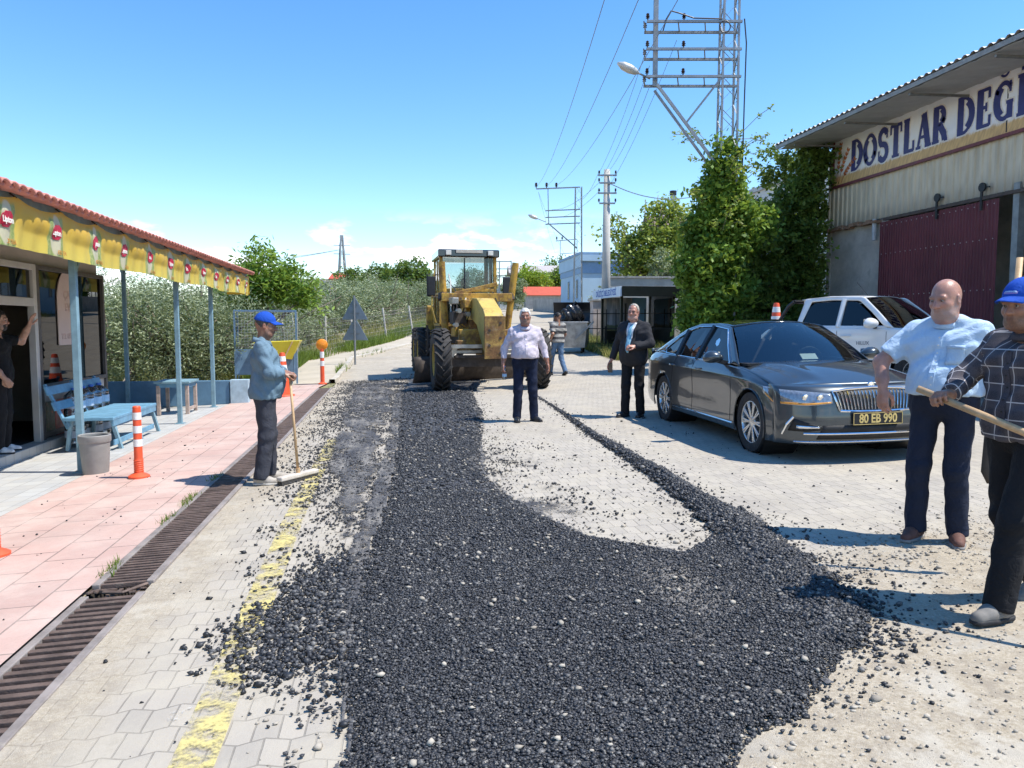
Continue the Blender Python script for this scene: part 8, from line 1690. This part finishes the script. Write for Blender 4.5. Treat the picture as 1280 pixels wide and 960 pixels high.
# pale stones in and around it
x, y = scatter(6500, -1.3, 3.2, 1.9, 11); T, iA, iB, eA_, nz = thick(x, y); m = iA & (r.uniform(size=len(x)) < .42); x, y, T = x[m], y[m], T[m]; rad = .0068*np.exp(np.clip(r.normal(size=len(x)), -2, 1.7)*.55); z = H(x, y)+T+rad*.35; q1 = (np.stack([x, y, z], 1), rad)
n_ = 12000; x = r.uniform(.9, 5.2, n_); y = r.uniform(1.9, 6.2, n_); ok = (3.42+.36*x-y+r.normal(size=n_)*.35 > .0) & ~inpoly(x, y, PA); x, y = x[ok], y[ok]; rad = .0037*np.exp(np.clip(r.normal(size=len(x)), -2, 2.1)*.6); q2 = (np.stack([x, y, H(x, y)+rad*.3], 1), rad)
n_ = 600; x = r.uniform(2.2, 4.2, n_); y = 3.42+.36*x+r.normal(size=n_)*.22-.25; rad = .0068*np.exp(np.clip(r.normal(size=n_), -2, 1.8)*.5); q3 = (np.stack([x, y, H(x, y)+rad*.35], 1), rad)
x, y = scatter(5200, -1.4, 2.4, 2, 12); m = (edge_d(x, y, PA) < .35) & ~inpoly(x, y, PA); x, y = x[m], y[m]; rad = .006*np.exp(r.normal(size=len(x))*.5); q4 = (np.stack([x, y, H(x, y)+rad*.4], 1), rad)
chunks('road_gravel', np.concatenate([q[0] for q in (q1, q2, q3, q4)]), np.concatenate([q[1] for q in (q1, q2, q3, q4)]), STN, 'pale loose gravel and stones scattered on the road', 4, .6)
# ------------------------------------------------------------------ camera, light, sky
cam = bpy.data.cameras.new('camera'); co = bpy.data.objects.new('camera', cam); COL.objects.link(co)
co.location = EYE; co.rotation_euler = (PI/2 - PITCH, 0, -YAW)
cam.sensor_fit = 'HORIZONTAL'; cam.sensor_width = 36; cam.lens = 36*FPX/1280; cam.clip_end = 3000; cam.clip_start = .05
sc.camera = co
SUN_EL = math.radians(60); sv = RT*.97 + FW*(-.20); sv.normalize()
sd = Vector((sv.x*math.cos(SUN_EL), sv.y*math.cos(SUN_EL), math.sin(SUN_EL)))
sl = bpy.data.lights.new('sun', 'SUN'); sl.energy = 3.85; sl.angle = math.radians(.5); sl.color = (1, .955, .88)
so = bpy.data.objects.new('sun', sl); COL.objects.link(so); so.rotation_euler = sd.to_track_quat('Z', 'Y').to_euler()
w = bpy.data.worlds.new('World'); sc.world = w; w.use_nodes = True; nt = w.node_tree; N = nt.nodes
bg = N['Background']; sky = N.new('ShaderNodeTexSky'); sky.sky_type = 'NISHITA'; sky.sun_disc = False
sky.sun_elevation = SUN_EL; sky.sun_rotation = math.atan2(sd.x, sd.y); sky.altitude = 0; sky.air_density = 1.0; sky.dust_density = .02; sky.ozone_density = 1.3
tc = N.new('ShaderNodeTexCoord'); sp = N.new('ShaderNodeSeparateXYZ'); nt.links.new(tc.outputs['Generated'], sp.inputs[0])
mp = N.new('ShaderNodeMapping'); mp.inputs['Scale'].default_value = (5.5, 5.5, 15); mp.inputs['Location'].default_value = (1.3, .4, .2); nt.links.new(tc.outputs['Generated'], mp.inputs[0])
nz = N.new('ShaderNodeTexNoise'); nz.inputs['Scale'].default_value = 1.6; nz.inputs['Detail'].default_value = 9; nz.inputs['Roughness'].default_value = .58; nt.links.new(mp.outputs[0], nz.inputs[0])
def mr(v, a, b, c, d):
    o = N.new('ShaderNodeMapRange'); o.interpolation_type = 'SMOOTHSTEP'; nt.links.new(v, o.inputs[0])
    for i, q in enumerate((a, b, c, d)): o.inputs[i+1].default_value = q
    return o.outputs[0]
def mm(a, b):
    o = N.new('ShaderNodeMath'); o.operation = 'MULTIPLY'; nt.links.new(a, o.inputs[0])
    if isinstance(b, float): o.inputs[1].default_value = b
    else: nt.links.new(b, o.inputs[1])
    return o.outputs[0]
f = mm(mr(nz.outputs[0], .515, .62, 0, 1), mm(mr(sp.outputs[2], .0, .04, .4, 1), mr(sp.outputs[2], .075, .15, 1, 0)))
f = mm(f, 1.0)
mx = N.new('ShaderNodeMix'); mx.data_type = 'RGBA'; nt.links.new(f, mx.inputs[0]); tn = N.new('ShaderNodeMix'); tn.data_type = 'RGBA'; tn.blend_type = 'MULTIPLY'; tn.inputs[0].default_value = 1; hsv = N.new('ShaderNodeHueSaturation'); hsv.inputs['Saturation'].default_value = 1.3; hsv.inputs['Hue'].default_value = .498; nt.links.new(sky.outputs[0], hsv.inputs['Color']); nt.links.new(hsv.outputs[0], tn.inputs[6]); tn.inputs[7].default_value = (1.0, .99, 1.05, 1); nt.links.new(tn.outputs[2], mx.inputs[6]); mx.inputs[7].default_value = (7.5, 7.8, 8.2, 1)
nt.links.new(mx.outputs[2], bg.inputs[0]); bg.inputs[1].default_value = .14
vs = sc.view_settings; vs.view_transform = 'Standard'; vs.look = 'None'; vs.exposure = .8; vs.gamma = 1; vs.use_curve_mapping = False
sc.render.engine = 'CYCLES'; cy = sc.cycles; cy.max_bounces = 6; cy.diffuse_bounces = 3; cy.glossy_bounces = 3; cy.transparent_max_bounces = 12; cy.transmission_bounces = 4
cy.use_denoising = True; cy.caustics_reflective = False; cy.caustics_refractive = False; cy.use_adaptive_sampling = True; cy.adaptive_threshold = .02
